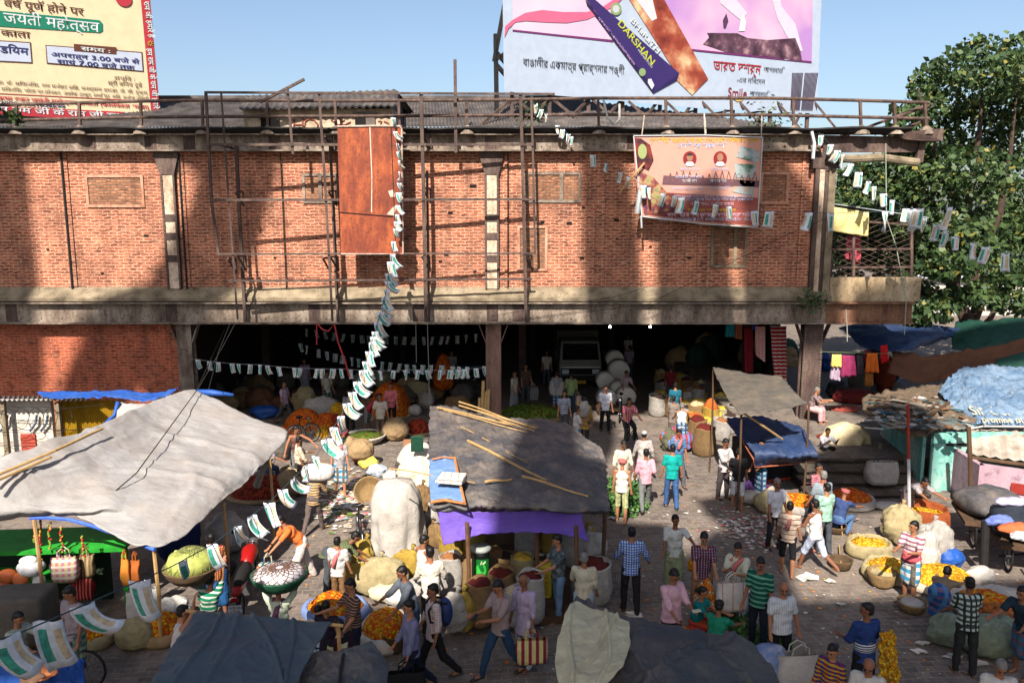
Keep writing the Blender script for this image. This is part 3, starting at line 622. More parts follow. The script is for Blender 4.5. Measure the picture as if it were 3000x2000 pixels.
# ---------------------------------------------------------------- salmon banner tied to the wall
BN = lambda px, py, dy=0.0: F(px, py, -.75 + dy)
class BPlane(Board):
    def __init__(s): s.o = BN(1850, 520); s.u = V((1, 0, 0)); s.v = V((0, 0, 1)); s.n = V((0, -1, 0))
bd = BPlane()
bn = thing('printed_banner', 'salmon printed festival banner with Bengali lettering tied to the wall', 'banner', BN(2040, 660))
def gridsheet(rows, nu, nv, fn=None):
    # Catmull-Rom surface through rows of points
    def cr(p0, p1, p2, p3, t): return .5 * ((2 * p1) + (p2 - p0) * t + (2 * p0 - 5 * p1 + 4 * p2 - p3) * t * t + (3 * p1 - p0 - 3 * p2 + p3) * t ** 3)
    def along(L, t):
        n = len(L) - 1; x = t * n; i = min(int(x), n - 1); f = x - i
        g = lambda k: L[k] if 0 <= k <= n else (2 * L[0] - L[1] if k < 0 else 2 * L[n] - L[n - 1])
        return cr(g(i - 1), g(i), g(i + 1), g(i + 2), f)
    vs = []; rows = [[V(p) for p in r] for r in rows]
    for j in range(nv + 1):
        for i in range(nu + 1):
            q = along([along(r, i / nu) for r in rows], j / nv); vs.append(fn(q, i / nu, j / nv) if fn else q)
    fs = [(j * (nu + 1) + i, j * (nu + 1) + i + 1, (j + 1) * (nu + 1) + i + 1, (j + 1) * (nu + 1) + i) for j in range(nv) for i in range(nu)]
    return vs, fs
bpts = [(1855, 400), (2065, 398), (2233, 404), (2228, 560), (2218, 664), (2060, 654), (1880, 632), (1862, 520)]
m = MB(); bd.poly(m, bpts, 0); m.build('sheet', P((236, 172, 154)), bn)
m = MB(); bd.poly(m, [(1880, 560), (2226, 580), (2217, 660), (2060, 650), (1886, 628)], .006 * 2); m.build('lower_field', gradmat('maroon_print', [(.4, lin((128, 62, 58))), (.62, lin((186, 96, 84)))], .8), bn)
m = MB(); bd.poly(m, [(1944, 514), (2224, 530), (2224, 548), (1940, 540)], .02); m.build('bridge_picture', P((122, 84, 92)), bn)
m = MB()
for k in range(14):
    x = 1955 + k * 19; hgt = 20 + 16 * abs(math.cos((k - 2) * .5)); m.bar(bd.hit(x, 536, .02), bd.hit(x + 9, 536 - hgt, .02), .025, .02); m.bar(bd.hit(x + 9, 536 - hgt, .02), bd.hit(x + 18, 536, .02), .025, .02)
m.build('bridge_truss_picture', P((150, 100, 104)), bn)
m = MB(); bd.poly(m, [(1858, 404), (1878, 406), (1905, 425), (1915, 470), (1900, 500), (1880, 490), (1865, 500), (1860, 440)], .02); m.build('dark_print', gradmat('dark_print', [(.4, lin((70, 36, 44))), (.6, lin((150, 60, 54)))], 3), bn)
m = MB(); m.add([bd.hit(1882 + 13 * math.cos(a * .3142), 444 + 22 * math.sin(a * .3142), .032) for a in range(20)], [tuple(range(20))]); m.build('face_picture', P((170, 186, 120)), bn)
m = MB(); bd.poly(m, [(1872, 500), (1915, 520), (1950, 560), (1990, 612), (1890, 630), (1880, 560)], .022); m.build('fruit_picture', gradmat('fruit_print', [(.35, lin((66, 60, 110))), (.46, lin((160, 80, 70))), (.58, lin((196, 170, 120))), (.7, lin((110, 150, 90)))], 2.6), bn)
for cx in (2021, 2110):
    m = MB(); m.add([bd.hit(cx + 20 * math.cos(a * .3142), 465 + 22 * math.sin(a * .3142), .02) for a in range(20)], [tuple(range(20))]); o = m.build('portrait_disc', P((150, 40, 44)), bn)
    m = MB(); m.add([bd.hit(cx + 9 * math.cos(a * .3142), 461 + 12 * math.sin(a * .3142), .03) for a in range(20)], [tuple(range(20))]); m.build('portrait_head', P((176, 128, 100)), o)
    m = MB(); bd.poly(m, [(cx - 15, 484), (cx - 8, 474), (cx + 8, 474), (cx + 15, 484), (cx + 6, 487), (cx - 6, 487)], .027); m.build('portrait_shirt', PR_WHITE, o)
    if cx == 2021: m = MB(); bd.poly(m, [(cx - 8, 456), (cx - 5, 449), (cx + 5, 449), (cx + 8, 456)], .036); m.build('portrait_hair', PR_INK, o)
for pts in (((2168, 428), (2228, 442), (2220, 478), (2158, 460)), ((2152, 480), (2215, 482), (2214, 522), (2154, 520)), ((2152, 522), (2212, 532), (2206, 574), (2144, 562))):
    m = MB(); bd.poly(m, list(pts), .02); m.build('photo_picture', gradmat('snapshot_print', [(.36, lin((70, 110, 80))), (.5, lin((180, 196, 200))), (.64, lin((196, 170, 150)))], 2.2), bn)
YL, LB, PKT = P((240, 196, 70)), P((196, 206, 236)), P((240, 196, 210))
bd.text('শুভ শারদীয়ার দেওয়ালী ও ছট পূজার আগাম হাদিক অভিনন্দন ও শুভেচ্ছা', 1905, 417, 12, YL, 'lettering', bn, .02, 318, .01)
bd.text('সবারই শুভ কামনা করি', 1988, 434, 13, LB, 'lettering', bn, .02, 140, .01)
for tx, x, y, w, c in (('পবিতোষ ঘোষ', 1992, 500, 56, LB), ('কাযকরী সভাপতি', 1978, 522, 82, LB), ('গোপী দাস', 1998, 534, 44, PR_WHITE), ('সুনীল যাদব', 2082, 500, 52, LB), ('আশোক সাহা', 2080, 534, 48, PR_WHITE), ('ফুলবাজার পরিচালনা সমিতি', 1970, 556, 98, LB), ('সভাপতি কমিটি', 2076, 556, 62, LB)): bd.text(tx, x, y, 9, c, 'lettering', bn, .035, w)
bd.text('বিভিন্ন ব্যবসায়ী সমিতি গোপাল সাহা রামু দাস শ্যামল পাল অজিত ঘোষ', 1970, 580, 8, LB, 'lettering', bn, .035, 238)
bd.text('নিমাই চন্দ্র আদক মদন পাত্র সমীর বেরা স্বপন জানা', 1985, 588, 8, LB, 'lettering', bn, .035, 222)
bd.text('অধীর সাধন ও বিনয় হাজরা', 2022, 602, 10, PKT, 'lettering', bn, .035, 128)
bd.text('উদ্বোধন সভার আয়োজন', 2015, 620, 9, YL, 'lettering', bn, .035, 140)
bd.text('মল্লিক ঘাট মা সারদা ফুলবাজার সংস্কার কল্যাণ সমিতি', 1955, 635, 12, PKT, 'lettering', bn, .035, 250, .01)
bd.text('রেজিঃ নং - S/222/59494 ● P-17, জগন্নাথ ঘাট, কোলকাতা - 700 00', 1930, 647, 9, LB, 'lettering', bn, .035, 276)
m = MB()
for a, b in (((1855, 398), (2065, 396)), ((2065, 396), (2234, 403)), ((2234, 403), (2218, 666)), ((2218, 666), (2060, 656)), ((2060, 656), (1880, 634)), ((1880, 634), (1856, 398))): m.bar(BN(*a, -.01), BN(*b, -.01), .07, .03)
m.build('white_hem', PR_WHITE, bn)
m = MB(); m.tube([BN(1876, 560, -.05), BN(1866, 625, -.03)], .09, 6); m.tube([BN(1878, 632, -.04), BN(1880, 668, -.02)], .035, 5); m.build('torn_edge', PR_WHITE, bn)
m = MB()
for a, b in (((1880, 400), (1888, 335)), ((2066, 398), (2062, 335)), ((2230, 404), (2232, 338)), ((2218, 664), (2260, 690)), ((1880, 634), (1840, 650))): m.tube([BN(*a), BN((a[0] + b[0]) / 2, (a[1] + b[1]) / 2 + 2, .1), F(*b, -.3)], .018, 5)
m.build('tie_cord', plain((176, 160, 140)), bn)
m = MB(); m.tube([BN(1888, 478, -.12), BN(1818, 560, -.2)], .035, 6); m.build('bamboo_stick', M_BAMB, None, tags=('pale bamboo stick slanting from the salmon banner edge', 'stick'))
# ---------------------------------------------------------------- balcony at the end of the upper storey
bal = thing('balcony', 'caged balcony with stained parapet at the end of the brick storey', 'balcony', F(2560, 885))
a, b = F(2430, 812), F(2690, 884)
m = MB()
m.box((a.x, FY - .1, zG1 + .05), (b.x, FY + .15, a.z)); m.build('parapet', patina('stained_render', (172, 150, 118), (92, 76, 58), (206, 188, 158), 1.5, True, .95, 0, .5), bal)
m = MB(); m.box((a.x, FY + .151, zG1 + .06), (b.x, FY + 5, zG1 + .2)); m.build('floor_slab', M_CONC, bal)
m = MB()
for px in (2433, 2500, 2670): m.bar(F(px, 590 + (px - 2433) * .16), F(px, 812), .09)
for p, q in (((2432, 731), (2668, 729)), ((2432, 784), (2668, 782)), ((2545, 650), (2662, 658))): m.bar(F(*p), F(*q), .07)
m.build('cage_frame', M_RUSTP, bal)
m = MB()
x0, x1, z0, z1 = F(2433, 700).x, F(2668, 700).x, F(2500, 812).z, F(2500, 625).z
for s in (1, -1):
    k = -6.0
    while k < 8:
        p = []
        for i in range(41):
            x = x0 + (x1 - x0) * i / 40; z = (z0 + (x - x0) * .42 * s + k * .19 + (0 if s > 0 else .6))
            if z0 < z < z1: p.append(V((x, FY + .02 * s, z)))
        if len(p) > 1: m.bar(p[0], p[-1], .014)
        k += 1
m.build('wire_mesh', M_RUSTP, bal)
m = MB(); m.slab([F(2425, 596, -.2), F(2722, 639, -.2), Y(2722, 640, FY + 4), Y(2425, 602, FY + 4)], (0, 0, .03)); m.build('sheet_roof', plain((150, 156, 158), .6), bal)
m = MB(); m.tube([F(2428, 463, -.3), F(2500, 466, -.3), F(2575, 461, -.3), F(2640, 470, -.3), F(2690, 476, -.3)], .14, 10, 0); m.tube([F(2560, 445, -.3), F(2560, 475, -.3)], .04, 6); m.build('waste_pipe', M_CONC, bal)
m = MB(); m.hexa([F(2412, 448, -.1), F(2690, 446, -.1), F(2690, 446, 4), F(2412, 448, 4), F(2412, 396, -.1), F(2690, 402, -.1), F(2690, 402, 4), F(2412, 396, 4)]); m.build('roof_beam', M_STEEL, bal)
m = MB(); m.slab([F(2630, 397, -.4), F(2668, 385, -.5), F(2765, 376, -.5), F(2762, 412, -.5), F(2700, 412, -.5), F(2650, 408, -.4)], (0, .8, 0)); m.build('bent_sheet', M_STEEL, bal)
m = MB(); m.bar(F(2702, 404, -.1), F(2690, 476, -.1), .22); m.build('end_bracket', M_STEEL, bal)
def clothpiece(name, label, cat, pts, mat, y, amp=.06, group=None, parent=None, nu=14, nv=14, fl=5):
    P4 = [Y(px, py, y) for px, py in pts]
    def fn(q, u, v): return q + V((0, amp * math.sin(u * fl * 3.14 + v * 2) * (.3 + v) + .05 * noise.noise(q * 2.5), 0))
    vs, fs = gridsheet([[P4[0], P4[1]], [P4[3], P4[2]]], nu, nv, fn); m = MB(); m.add(vs, fs)
    o = m.build(name, mat, parent, True)
    if label: tag(o, label, cat, group)
    s = o.modifiers.new('thick', 'SOLIDIFY'); s.thickness = .012
    return o
clothpiece('yellow_sheet', 'creased pale yellow cloth hung on the balcony cage', 'cloth', [(2439, 606), (2545, 622), (2541, 693), (2430, 676)], cloth((226, 206, 140)), FY - .12, .04)
clothpiece('pink_cloth', 'faded pink cloth hanging inside the balcony cage', 'cloth', [(2480, 690), (2521, 690), (2520, 775), (2478, 758)], cloth((206, 84, 104)), FY + .5)
# ---------------------------------------------------------------- trees
def leafmat(name, stops):
    t = NT(name, .55, .3); g = t.n('NewGeometry'); c = t.ramp(g.outputs['Random Per Island'], stops)
    t.l(c, t.b.inputs['Base Color']); tr = t.n('BsdfTranslucent'); t.l(c, tr.inputs[0]); mx = t.n('MixShader'); mx.inputs[0].default_value = .3
    t.l(t.b.outputs[0], mx.inputs[1]); t.l(tr.outputs[0], mx.inputs[2]); t.l(mx.outputs[0], t.t.nodes['Material Output'].inputs[0]); return t.mat
M_LEAF = leafmat('leaves', [(0, (.012, .028, .011, 1)), (.5, (.036, .07, .022, 1)), (.93, (.085, .125, .04, 1)), (1, (.2, .16, .03, 1))])
M_BARK = plain((70, 56, 46), .95, .3, 5, .4)
def leaves(m, clumps, y0, spread, dens, size, rr):
    for (cx, cy, rx, ry) in clumps:
        c = Y(cx, cy, y0 + rr.uniform(-spread, spread)); s = c.y / FPX * 1.03; ax, az = rx * s, ry * s
        for _ in range(max(10, int(rx * ry * dens))):
            while True:
                q = V((rr.uniform(-1, 1), rr.uniform(-1, 1), rr.uniform(-1, 1)))
                if q.length < 1: break
            if q.length < .55 and rr.random() < .4: q = q.normalized() * rr.uniform(.6, 1.15)
            if noise.noise(V((q.x * 2.2 + cx, q.y * 2.2, q.z * 2.2 + cy))) < -.1: continue
            p = c + V((q.x * ax, q.y * min(ax, 2.2), q.z * az)); L = size * rr.uniform(.45, 1.4)
            d = V((rr.uniform(-1, 1), rr.uniform(-1, .4), rr.uniform(-1.3, .5))).normalized(); u = d.orthogonal().normalized(); u = Quaternion(d, rr.uniform(0, 6.28)) @ u
            m.add([p, p + d * L * .45 + u * L * .36, p + d * L * 1.05, p + d * L * .45 - u * L * .36], [(0, 1, 2), (0, 2, 3)])
rr = random.Random(5)
tree = thing('peepal_tree', 'big leafy green tree rising beside the warehouse end', 'tree', Y(2850, 1060, 36))
cl = [(2965, 150, 60, 50), (2870, 150, 55, 45), (2935, 215, 90, 60), (2790, 195, 60, 45), (2735, 225, 50, 40), (2700, 250, 45, 35), (2800, 285, 90, 60), (2930, 300, 100, 70), (2990, 230, 60, 80), (2720, 320, 55, 45), (2648, 325, 40, 22), (2690, 300, 40, 30), (2850, 380, 110, 80), (2980, 400, 90, 90), (2760, 425, 80, 55), (2690, 455, 60, 40), (2560, 500, 70, 40), (2490, 515, 42, 35), (2620, 480, 60, 45), (2600, 560, 80, 50), (2480, 590, 50, 45), (2720, 540, 90, 60), (2850, 510, 110, 80), (2970, 540, 90, 90), (2800, 640, 100, 65), (2930, 670, 100, 80), (2560, 650, 90, 60), (2470, 700, 40, 60), (2580, 740, 80, 60), (2620, 380, 40, 25), (2990, 760, 60, 80), (2890, 770, 80, 55), (2530, 520, 60, 45), (2500, 560, 50, 50), (2560, 590, 70, 50), (2450, 600, 30, 50), (2640, 520, 70, 60), (2660, 620, 70, 60), (2600, 680, 70, 50), (2680, 380, 60, 50), (2640, 420, 50, 40), (2720, 470, 70, 50), (2480, 790, 50, 50), (2620, 800, 60, 40)]
m = MB(); leaves(m, cl, 36, 2.6, .2, .26, rr); m.build('crown', M_LEAF, tree)
cl2 = [(2720, 700, 60, 40), (2665, 735, 45, 40), (2700, 760, 60, 40), (2780, 770, 80, 50), (2690, 850, 60, 30), (2860, 730, 60, 50), (2950, 800, 70, 50), (2740, 900, 60, 35), (2680, 930, 50, 25), (2800, 870, 60, 30), (2960, 880, 60, 40), (2820, 690, 70, 50), (2860, 860, 50, 40)]
m = MB(); leaves(m, cl2, 31.5, 1.2, 1.3 / 5, .27, rr); m.build('low_branches', M_LEAF, tree)
T = lambda x, y, d=35.5: Y(x, y, d)
m = MB()
m.tube([T(2690, 560), T(2640, 480), T(2610, 430)], [.08, .05, .02], 6); m.tube([T(2862, 1090), T(2855, 1010), T(2842, 950), T(2815, 900)], [.5, .42, .36, .26], 10); m.tube([T(2815, 900), T(2795, 850), T(2800, 760), T(2830, 640), T(2850, 520), T(2870, 380), T(2880, 230)], [.26, .24, .22, .2, .16, .1, .04], 8)
m.tube([T(2842, 950), T(2870, 890), T(2850, 830), T(2880, 740), T(2930, 620), T(2960, 450), T(2980, 260)], [.3, .24, .2, .18, .15, .1, .03], 8)
m.tube([T(2860, 1000), T(2930, 985), T(3010, 975)], [.3, .22, .18], 8); m.tube([T(2850, 985), T(2900, 935), T(2925, 890), T(2970, 840)], [.2, .13, .1, .06], 7)
m.tube([T(2800, 760), T(2740, 690), T(2680, 600), T(2600, 540), T(2500, 520)], [.18, .14, .11, .08, .03], 7); m.tube([T(2830, 640), T(2760, 520), T(2720, 380), T(2690, 260)], [.16, .12, .08, .03], 7)
m.tube([T(2805, 880, 33), T(2760, 800, 32), T(2710, 740, 31.5), T(2660, 730, 31)], [.14, .1, .07, .03], 6)
m.build('trunk', M_BARK, tree, True)
for k, (lx, ly, yy, lab) in enumerate(((2500, 640, 62, 'dark green tree seen through the balcony mesh'), (2990, 640, 66, 'dense tree far behind the big leafy tree'))):
    t2 = thing('distant_tree', lab, 'tree', (Y(lx, 645, yy).x, yy, 0), 'trees beyond the market')
    m = MB(); leaves(m, [(lx + rr.uniform(-60, 60), ly + rr.uniform(-40, 130), 70, 50) for _ in range(10)], yy, 2.5, .10, .6, rr); m.build('crown', M_LEAF, t2)
    m = MB(); b0 = Y(lx, 645, yy); m.tube([(b0.x, yy, 0), (b0.x + .3, yy, 4), (b0.x, yy, 8)], [.5, .4, .2], 8); m.build('trunk', M_BARK, t2)
pb = thing('pale_building', 'long low pale building glimpsed under the tree', 'building', (Y(2980, 900, 58).x, 58, 0))
a = Y(2690, 930, 58); m = MB(); m.box((a.x, 58, 0), (a.x + 22, 64, 3.6)); m.build('wall', plain((190, 186, 180), .9, .15, 1.5), pb)
m = MB(); m.add(*corr((a.x - .5, 57.4, 3.5), (a.x + 22.5, 57.4, 3.5), (a.x + 22.5, 61, 5.2), (a.x - .5, 61, 5.2), 100, .05)); m.build('roof', plain((170, 176, 180), .6), pb)
for k in range(6): m = MB(); m.box((a.x + 1.5 + k * 3.5, 57.9, 1.1), (a.x + 3 + k * 3.5, 57.997, 2.6)); m.build('window', M_NEARBLACK, pb)
# ---------------------------------------------------------------- raised ground and stone steps by the corner column
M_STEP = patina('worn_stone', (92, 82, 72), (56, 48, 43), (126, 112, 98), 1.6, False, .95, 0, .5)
s0 = Z(2385, 1462); s1 = Z(2660, 1452)
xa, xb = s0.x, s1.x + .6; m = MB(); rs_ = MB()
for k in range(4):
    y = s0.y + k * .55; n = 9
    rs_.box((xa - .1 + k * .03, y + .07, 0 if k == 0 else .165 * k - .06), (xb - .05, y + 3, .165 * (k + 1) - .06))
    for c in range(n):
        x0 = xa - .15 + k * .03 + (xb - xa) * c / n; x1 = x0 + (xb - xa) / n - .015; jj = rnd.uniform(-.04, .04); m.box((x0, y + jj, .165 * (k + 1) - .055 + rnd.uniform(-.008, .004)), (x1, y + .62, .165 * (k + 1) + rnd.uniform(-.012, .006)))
struct(rs_.build('step_risers', plain((62, 54, 48), .95, .4, 3, .4)))  # risers coloured darker to stand for shaded, dirty fronts
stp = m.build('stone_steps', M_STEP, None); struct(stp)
m = MB(); m.box((xa - .3, s0.y + 1.75, .01), (xb + 30, s0.y + 40, .664)); struct(m.build('terrace', M_COB))
ZP = .664
# ---------------------------------------------------------------- tarpaulins
def tarpm(name, base, dirt, amount=.5, scale=1.6, wr=.7, rough=.75, weave=True):
    t = NT(name, rough, .25); co = t.coord(); st = t.coord((1, 3.2, 1), (0, 0, .5))
    f = t.noise(co, scale, 7, .72); g = t.noise(st, 2.6, 5, .7); h = t.noise(co, 11, 5, .75)
    k = t.mix(t.ramp(f, [(.42, W(0)), (.72, W(amount))]), lin(base), lin(dirt))
    k = t.mix(.35, k, t.ramp(g, [(.3, W(.55)), (.6, W(1.1))]), 'MULTIPLY')
    k = t.mix(t.ramp(h, [(.62, W(0)), (.75, W(amount * .8))]), k, lin(dirt))
    t.bump(t.mix(.4, g, h), wr, .05); return t.col(k)
TP_BEIGE = tarpm('canvas_tarp', (166, 163, 161), (140, 118, 98), .45, 1.2, .6, .8)
TP_BLACK = tarpm('dusty_black_tarp', (80, 80, 84), (168, 150, 132), .55, 1.7, .8, .55)
TP_SLATE = tarpm('slate_tarp', (70, 84, 96), (98, 106, 112), .4, 1.0, .5, .45)
TP_SLATE2 = tarpm('dusty_slate_tarp', (74, 80, 86), (150, 134, 118), .6, 1.4, .8, .5)
TP_BLUE = tarpm('blue_tarp', (30, 84, 172), (92, 128, 176), .35, 2.0, .8, .45)
TP_DBLUE = tarpm('dark_blue_tarp', (38, 60, 100), (86, 92, 110), .5, 1.8, .8, .5)
TP_CREAM = tarpm('cream_tarp', (216, 208, 172), (130, 106, 84), .4, 1.2, .8, .75)
TP_PURP = tarpm('purple_cloth', (106, 78, 180), (128, 104, 186), .4, 2.2, .7, .7)
TP_GREY = tarpm('grey_awning', (86, 82, 76), (138, 120, 98), .5, 2.2, .5, .8)
TP_BROWN = tarpm('brown_tarp', (108, 70, 48), (62, 44, 34), .6, 1.0, .6, .85)
TP_GREEN = tarpm('green_net', (22, 66, 54), (14, 54, 44), .6, 1.4, .5, .7)
TP_WHITE = tarpm('white_plastic', (198, 192, 184), (150, 136, 120), .5, 2.2, .9, .55)
TP_BURL = tarpm('burlap', (170, 142, 104), (122, 94, 64), .5, 3.0, .8, .95)
def tarp(name, rows, mat, parent=None, tags=None, amp=.05, sc=1.1, nu=60, nv=44, rag=.03, seed=0, thick=.012, folds=None, fine=1.0):
    sd = V((seed * 3.7, seed * 1.3, 0))
    rows = [[Z(*p) if isinstance(p, tuple) else p for p in r] for r in rows]
    def fn(q, u, v):
        d = noise.noise(q * sc + sd) * amp + noise.noise(q * sc * 3.1 + sd) * amp * .45 + (abs(noise.noise(V((q.x * sc * 2.2, q.y * sc * .8, q.z)) + sd * 2)) - .25) * -amp * .8
        d += fine * amp * .55 * (max(0, 1 - 2.2 * abs(noise.noise(q * sc * 2.3 - sd))) ** 3 + .7 * max(0, 1 - 2.4 * abs(noise.noise(q * sc * 5.2 + sd))) ** 3) + amp * .16 * noise.noise(q * sc * 9)
        if folds:
            for (fu, fv, wd, hh) in folds: d += hh * math.exp(-((u - fu - (v - .5) * fv) / wd) ** 2)
        e = min(u, v, 1 - u, 1 - v); w = rag * max(0, 1 - e * 14)
        return q + V((noise.noise(q * 5 + sd) * w, noise.noise(q * 5 - sd) * w, d))
    vs, fs = gridsheet(rows, nu, nv, fn); m = MB(); m.add(vs, fs); o = m.build(name, mat, parent, True, tags)
    s = o.modifiers.new('thick', 'SOLIDIFY'); s.thickness = thick; return o
def poles(parent, pts, r=.035, mat=None, nm='pole'):
    for p in pts:
        p = V(p); m = MB(); m.tube([(p.x, p.y, 0), (p.x + .03, p.y, p.z * .5), p], r, 6); m.build(nm, mat or M_BAMB, parent)
# big beige tent
bt = thing('canvas_tent', 'huge beige canvas sheet tent with blue hem over stalls', 'tent', Z(400, 1620))
rows = [[(-330, 1330, 3.1), (-40, 1345, 3.25), (250, 1262, 3.3), (420, 1190, 3.25), (566, 1141, 3.2)],
        [(-330, 1420, 2.7), (0, 1418, 2.9), (290, 1330, 2.95), (500, 1245, 2.85), (690, 1200, 2.85)],
        [(-330, 1500, 2.5), (30, 1478, 2.55), (330, 1400, 2.6), (590, 1320, 2.55), (838, 1264, 2.5)],
        [(-330, 1560, 2.4), (60, 1500, 2.4), (350, 1490, 2.35), (600, 1420, 2.35), (790, 1338, 2.25)],
        [(-330, 1570, 2.2), (90, 1512, 2.25), (215, 1516, 2.2), (455, 1602, 2.0), (668, 1462, 2.05)]]
tarp('canvas', rows, TP_BEIGE, bt, None, .06, .8, 130, 100, .03, 1, .012, [(.45, .1, .03, .05), (.7, .05, .02, .03), (.25, .2, .02, .04), (.55, .9, .012, .05), (.62, 1.0, .01, .04), (.8, .6, .012, .05)], .35)
q = [Z(*p) for p in ((90, 1513, 2.24), (140, 1511, 2.23), (205, 1516, 2.2), (290, 1540, 2.12), (380, 1574, 2.05), (455, 1604, 1.99))]
m = MB(); m.tube([p + V((0, -.03, -.02)) for p in q], .035, 6); m.build('blue_hem', plain((70, 110, 214), .7), bt)
m = MB(); m.tube([Z(-40, 1405, 3.1), Z(160, 1320, 3.3), Z(300, 1255, 3.35)], .03, 6); m.tube([Z(-40, 1420, 3.05), Z(150, 1338, 3.2)], .03, 6); m.build('roof_pole', M_BAMB, bt)
poles(bt, [Z(790, 1345, 2.2), Z(655, 1470, 2.0), Z(450, 1600, 1.98), Z(100, 1520, 2.2), Z(560, 1150, 3.15)])
m = MB(); m.tube([Z(790, 1335, 2.25), Z(770, 1375, 1.9), Z(752, 1420, 1.4)], [.12, .07, .1], 8); m.build('tied_bunch', TP_BEIGE, bt)
# ropes across the tent
m = MB(); m.tube([Z(265, 1500, 2.35), Z(400, 1385, 2.72), Z(575, 1145, 3.3), Y(660, 960, FY - .4)], .012, 5); m.build('stay_rope', M_CABLE, None, tags=('thin dark stay rope running from tent canvas to the girder', 'rope'))
# central stall with dusty black roof
cs = thing('spice_stall', 'open spice stall under a dusty black tarpaulin roof with purple valance', 'stall', Z(1520, 1700))
rows = [[(1262, 1183, 2.75), (1340, 1200, 2.7), (1450, 1222, 2.65), (1570, 1225, 2.6), (1672, 1246, 2.55)],
        [(1256, 1290, 2.6), (1370, 1290, 2.68), (1500, 1300, 2.62), (1620, 1300, 2.58), (1765, 1325, 2.35)],
        [(1258, 1390, 2.42), (1390, 1390, 2.52), (1530, 1395, 2.5), (1650, 1395, 2.45), (1778, 1410, 2.25)],
        [(1262, 1485, 2.2), (1400, 1478, 2.3), (1520, 1480, 2.3), (1650, 1485, 2.28), (1786, 1488, 2.1)],
        [(1275, 1502, 2.0), (1400, 1497, 2.08), (1520, 1496, 2.08), (1640, 1500, 2.08), (1782, 1512, 1.95)]]
tarp('tarp_roof', rows, TP_BLACK, cs, None, .075, 1.3, 130, 110, .06, 2)
rows = [[(1284, 1490, 2.14), (1400, 1492, 2.12), (1520, 1492, 2.12), (1620, 1492, 2.12), (1702, 1490, 2.12)],
        [(1292, 1545, 1.8), (1400, 1530, 1.86), (1510, 1530, 1.86), (1620, 1535, 1.82), (1712, 1545, 1.76)],
        [(1300, 1590, 1.55), (1370, 1570, 1.66), (1480, 1553, 1.72), (1620, 1560, 1.68), (1726, 1575, 1.6)]]
def shift(rows, dy): return [[Z(*p) + V((0, dy, 0)) for p in r] for r in rows]
tarp('purple_valance', shift(rows, -.12), TP_PURP, cs, None, .05, 1.6, 60, 30, .02, 3)
rows = [[(1260, 1345, 2.62), (1300, 1338, 2.63), (1338, 1342, 2.63)], [(1258, 1400, 2.52), (1300, 1400, 2.56), (1345, 1400, 2.58)], [(1262, 1468, 2.4), (1305, 1462, 2.42), (1360, 1472, 2.42)]]
tarp('denim_patch', rows, tarpm('denim', (104, 140, 190), (150, 172, 206), .5, 2.4, .6, .85), cs, None, .03, 1.6, 30, 30, .02, 4)
m = MB(); m.tube([Z(1332, 1340, 2.68), Z(1345, 1405, 2.63), Z(1362, 1474, 2.47), Z(1305, 1464, 2.46), Z(1262, 1470, 2.44)], .03, 6); m.tube([Z(1265, 1345, 2.66), Z(1300, 1338, 2.68), Z(1335, 1342, 2.68)], .02, 6); m.build('patch_trim', plain((196, 128, 76), .9), cs)
poles(cs, [Z(1368, 1530, 2.0), Z(1688, 1540, 2.02), Z(1570, 1500, 2.05), Z(1270, 1200, 2.7), Z(1660, 1250, 2.5), Z(1770, 1400, 2.2)], .045, plain((104, 74, 52), .85, .3, 6))
p0, p1 = Z(1312, 1845), Z(1660, 1828); p2 = p1 + V((.5, 3.6, 0)); p3 = p0 + V((-.1, 3.6, 0))
m = MB(); m.slab([p0 + V((0, 0, .02)), p1 + V((0, 0, .02)), p2 + V((0, 0, .02)), p3 + V((0, 0, .02))], (0, 0, .16)); m.build('plank_base', M_WOOD, cs)
m = MB(); m.slab([p3 + V((0, -.1, .19)), p2 + V((0, -.1, .19)), p2 + V((0, .02, 2.2)), p3 + V((0, .02, 2.3))], (0, .05, 0)); m.build('back_cloth', tarpm('stall_backing', (120, 100, 78), (70, 56, 44), .6, 1.4), cs)
# bamboo poles lying on it
gi = 0
for a, b, r, dz in (((1280, 1196, 2.78), (1490, 1240, 2.72), .022, .02), ((1284, 1200, 2.78), (1520, 1255, 2.7), .022, .06), ((1345, 1186, 2.8), (1570, 1265, 2.66), .022, .09), ((1345, 1200, 2.78), (1565, 1275, 2.66), .02, .12), ((1360, 1203, 2.78), (1575, 1260, 2.66), .02, .08), ((1300, 1205, 2.76), (1545, 1270, 2.68), .018, .04), ((1370, 1298, 2.66), (1600, 1414, 2.52), .035, .06), ((1530, 1404, 2.56), (1723, 1462, 2.36), .026, .07), ((1350, 1255, 2.7), (1545, 1360, 2.56), .014, .05), ((1420, 1418, 2.52), (1500, 1410, 2.52), .03, .05), ((1140, 1378, 2.45), (1392, 1420, 2.55), .016, .05)):
    m = MB(); pa, pb_ = Z(*a) + V((0, 0, dz)), Z(*b) + V((0, 0, dz)); m.tube([pa.lerp(pb_, k / 6) + V((0, 0, .015 * math.sin(k))) for k in range(7)], [r * (1 - .04 * k) for k in range(7)], 6)
    gi += 1; big = r > .025
    m.build('bamboo_pole', M_BAMB, None, tags=('thick bamboo pole lying across the dusty black stall roof' if big else 'thin bamboo cane in the bundle lying on the black stall roof', 'bamboo pole', 'bamboo poles on the stall roof'))
# folded white cloth on the patch
m = MB(); c0 = Z(1323, 1404, 2.66); m.obox(c0, (.55, .42, .07), R(-14)); m.obox(c0 + V((.02, -.02, .07)), (.52, .38, .06), R(-10)); o = m.build('folded_cloth', stripes((220, 214, 204), (184, 120, 96), 7, 'X', .92), None, tags=('folded white cloth lying on the blue stall roof patch', 'cloth')); bv = o.modifiers.new('soft', 'BEVEL'); bv.width = .02; bv.segments = 2
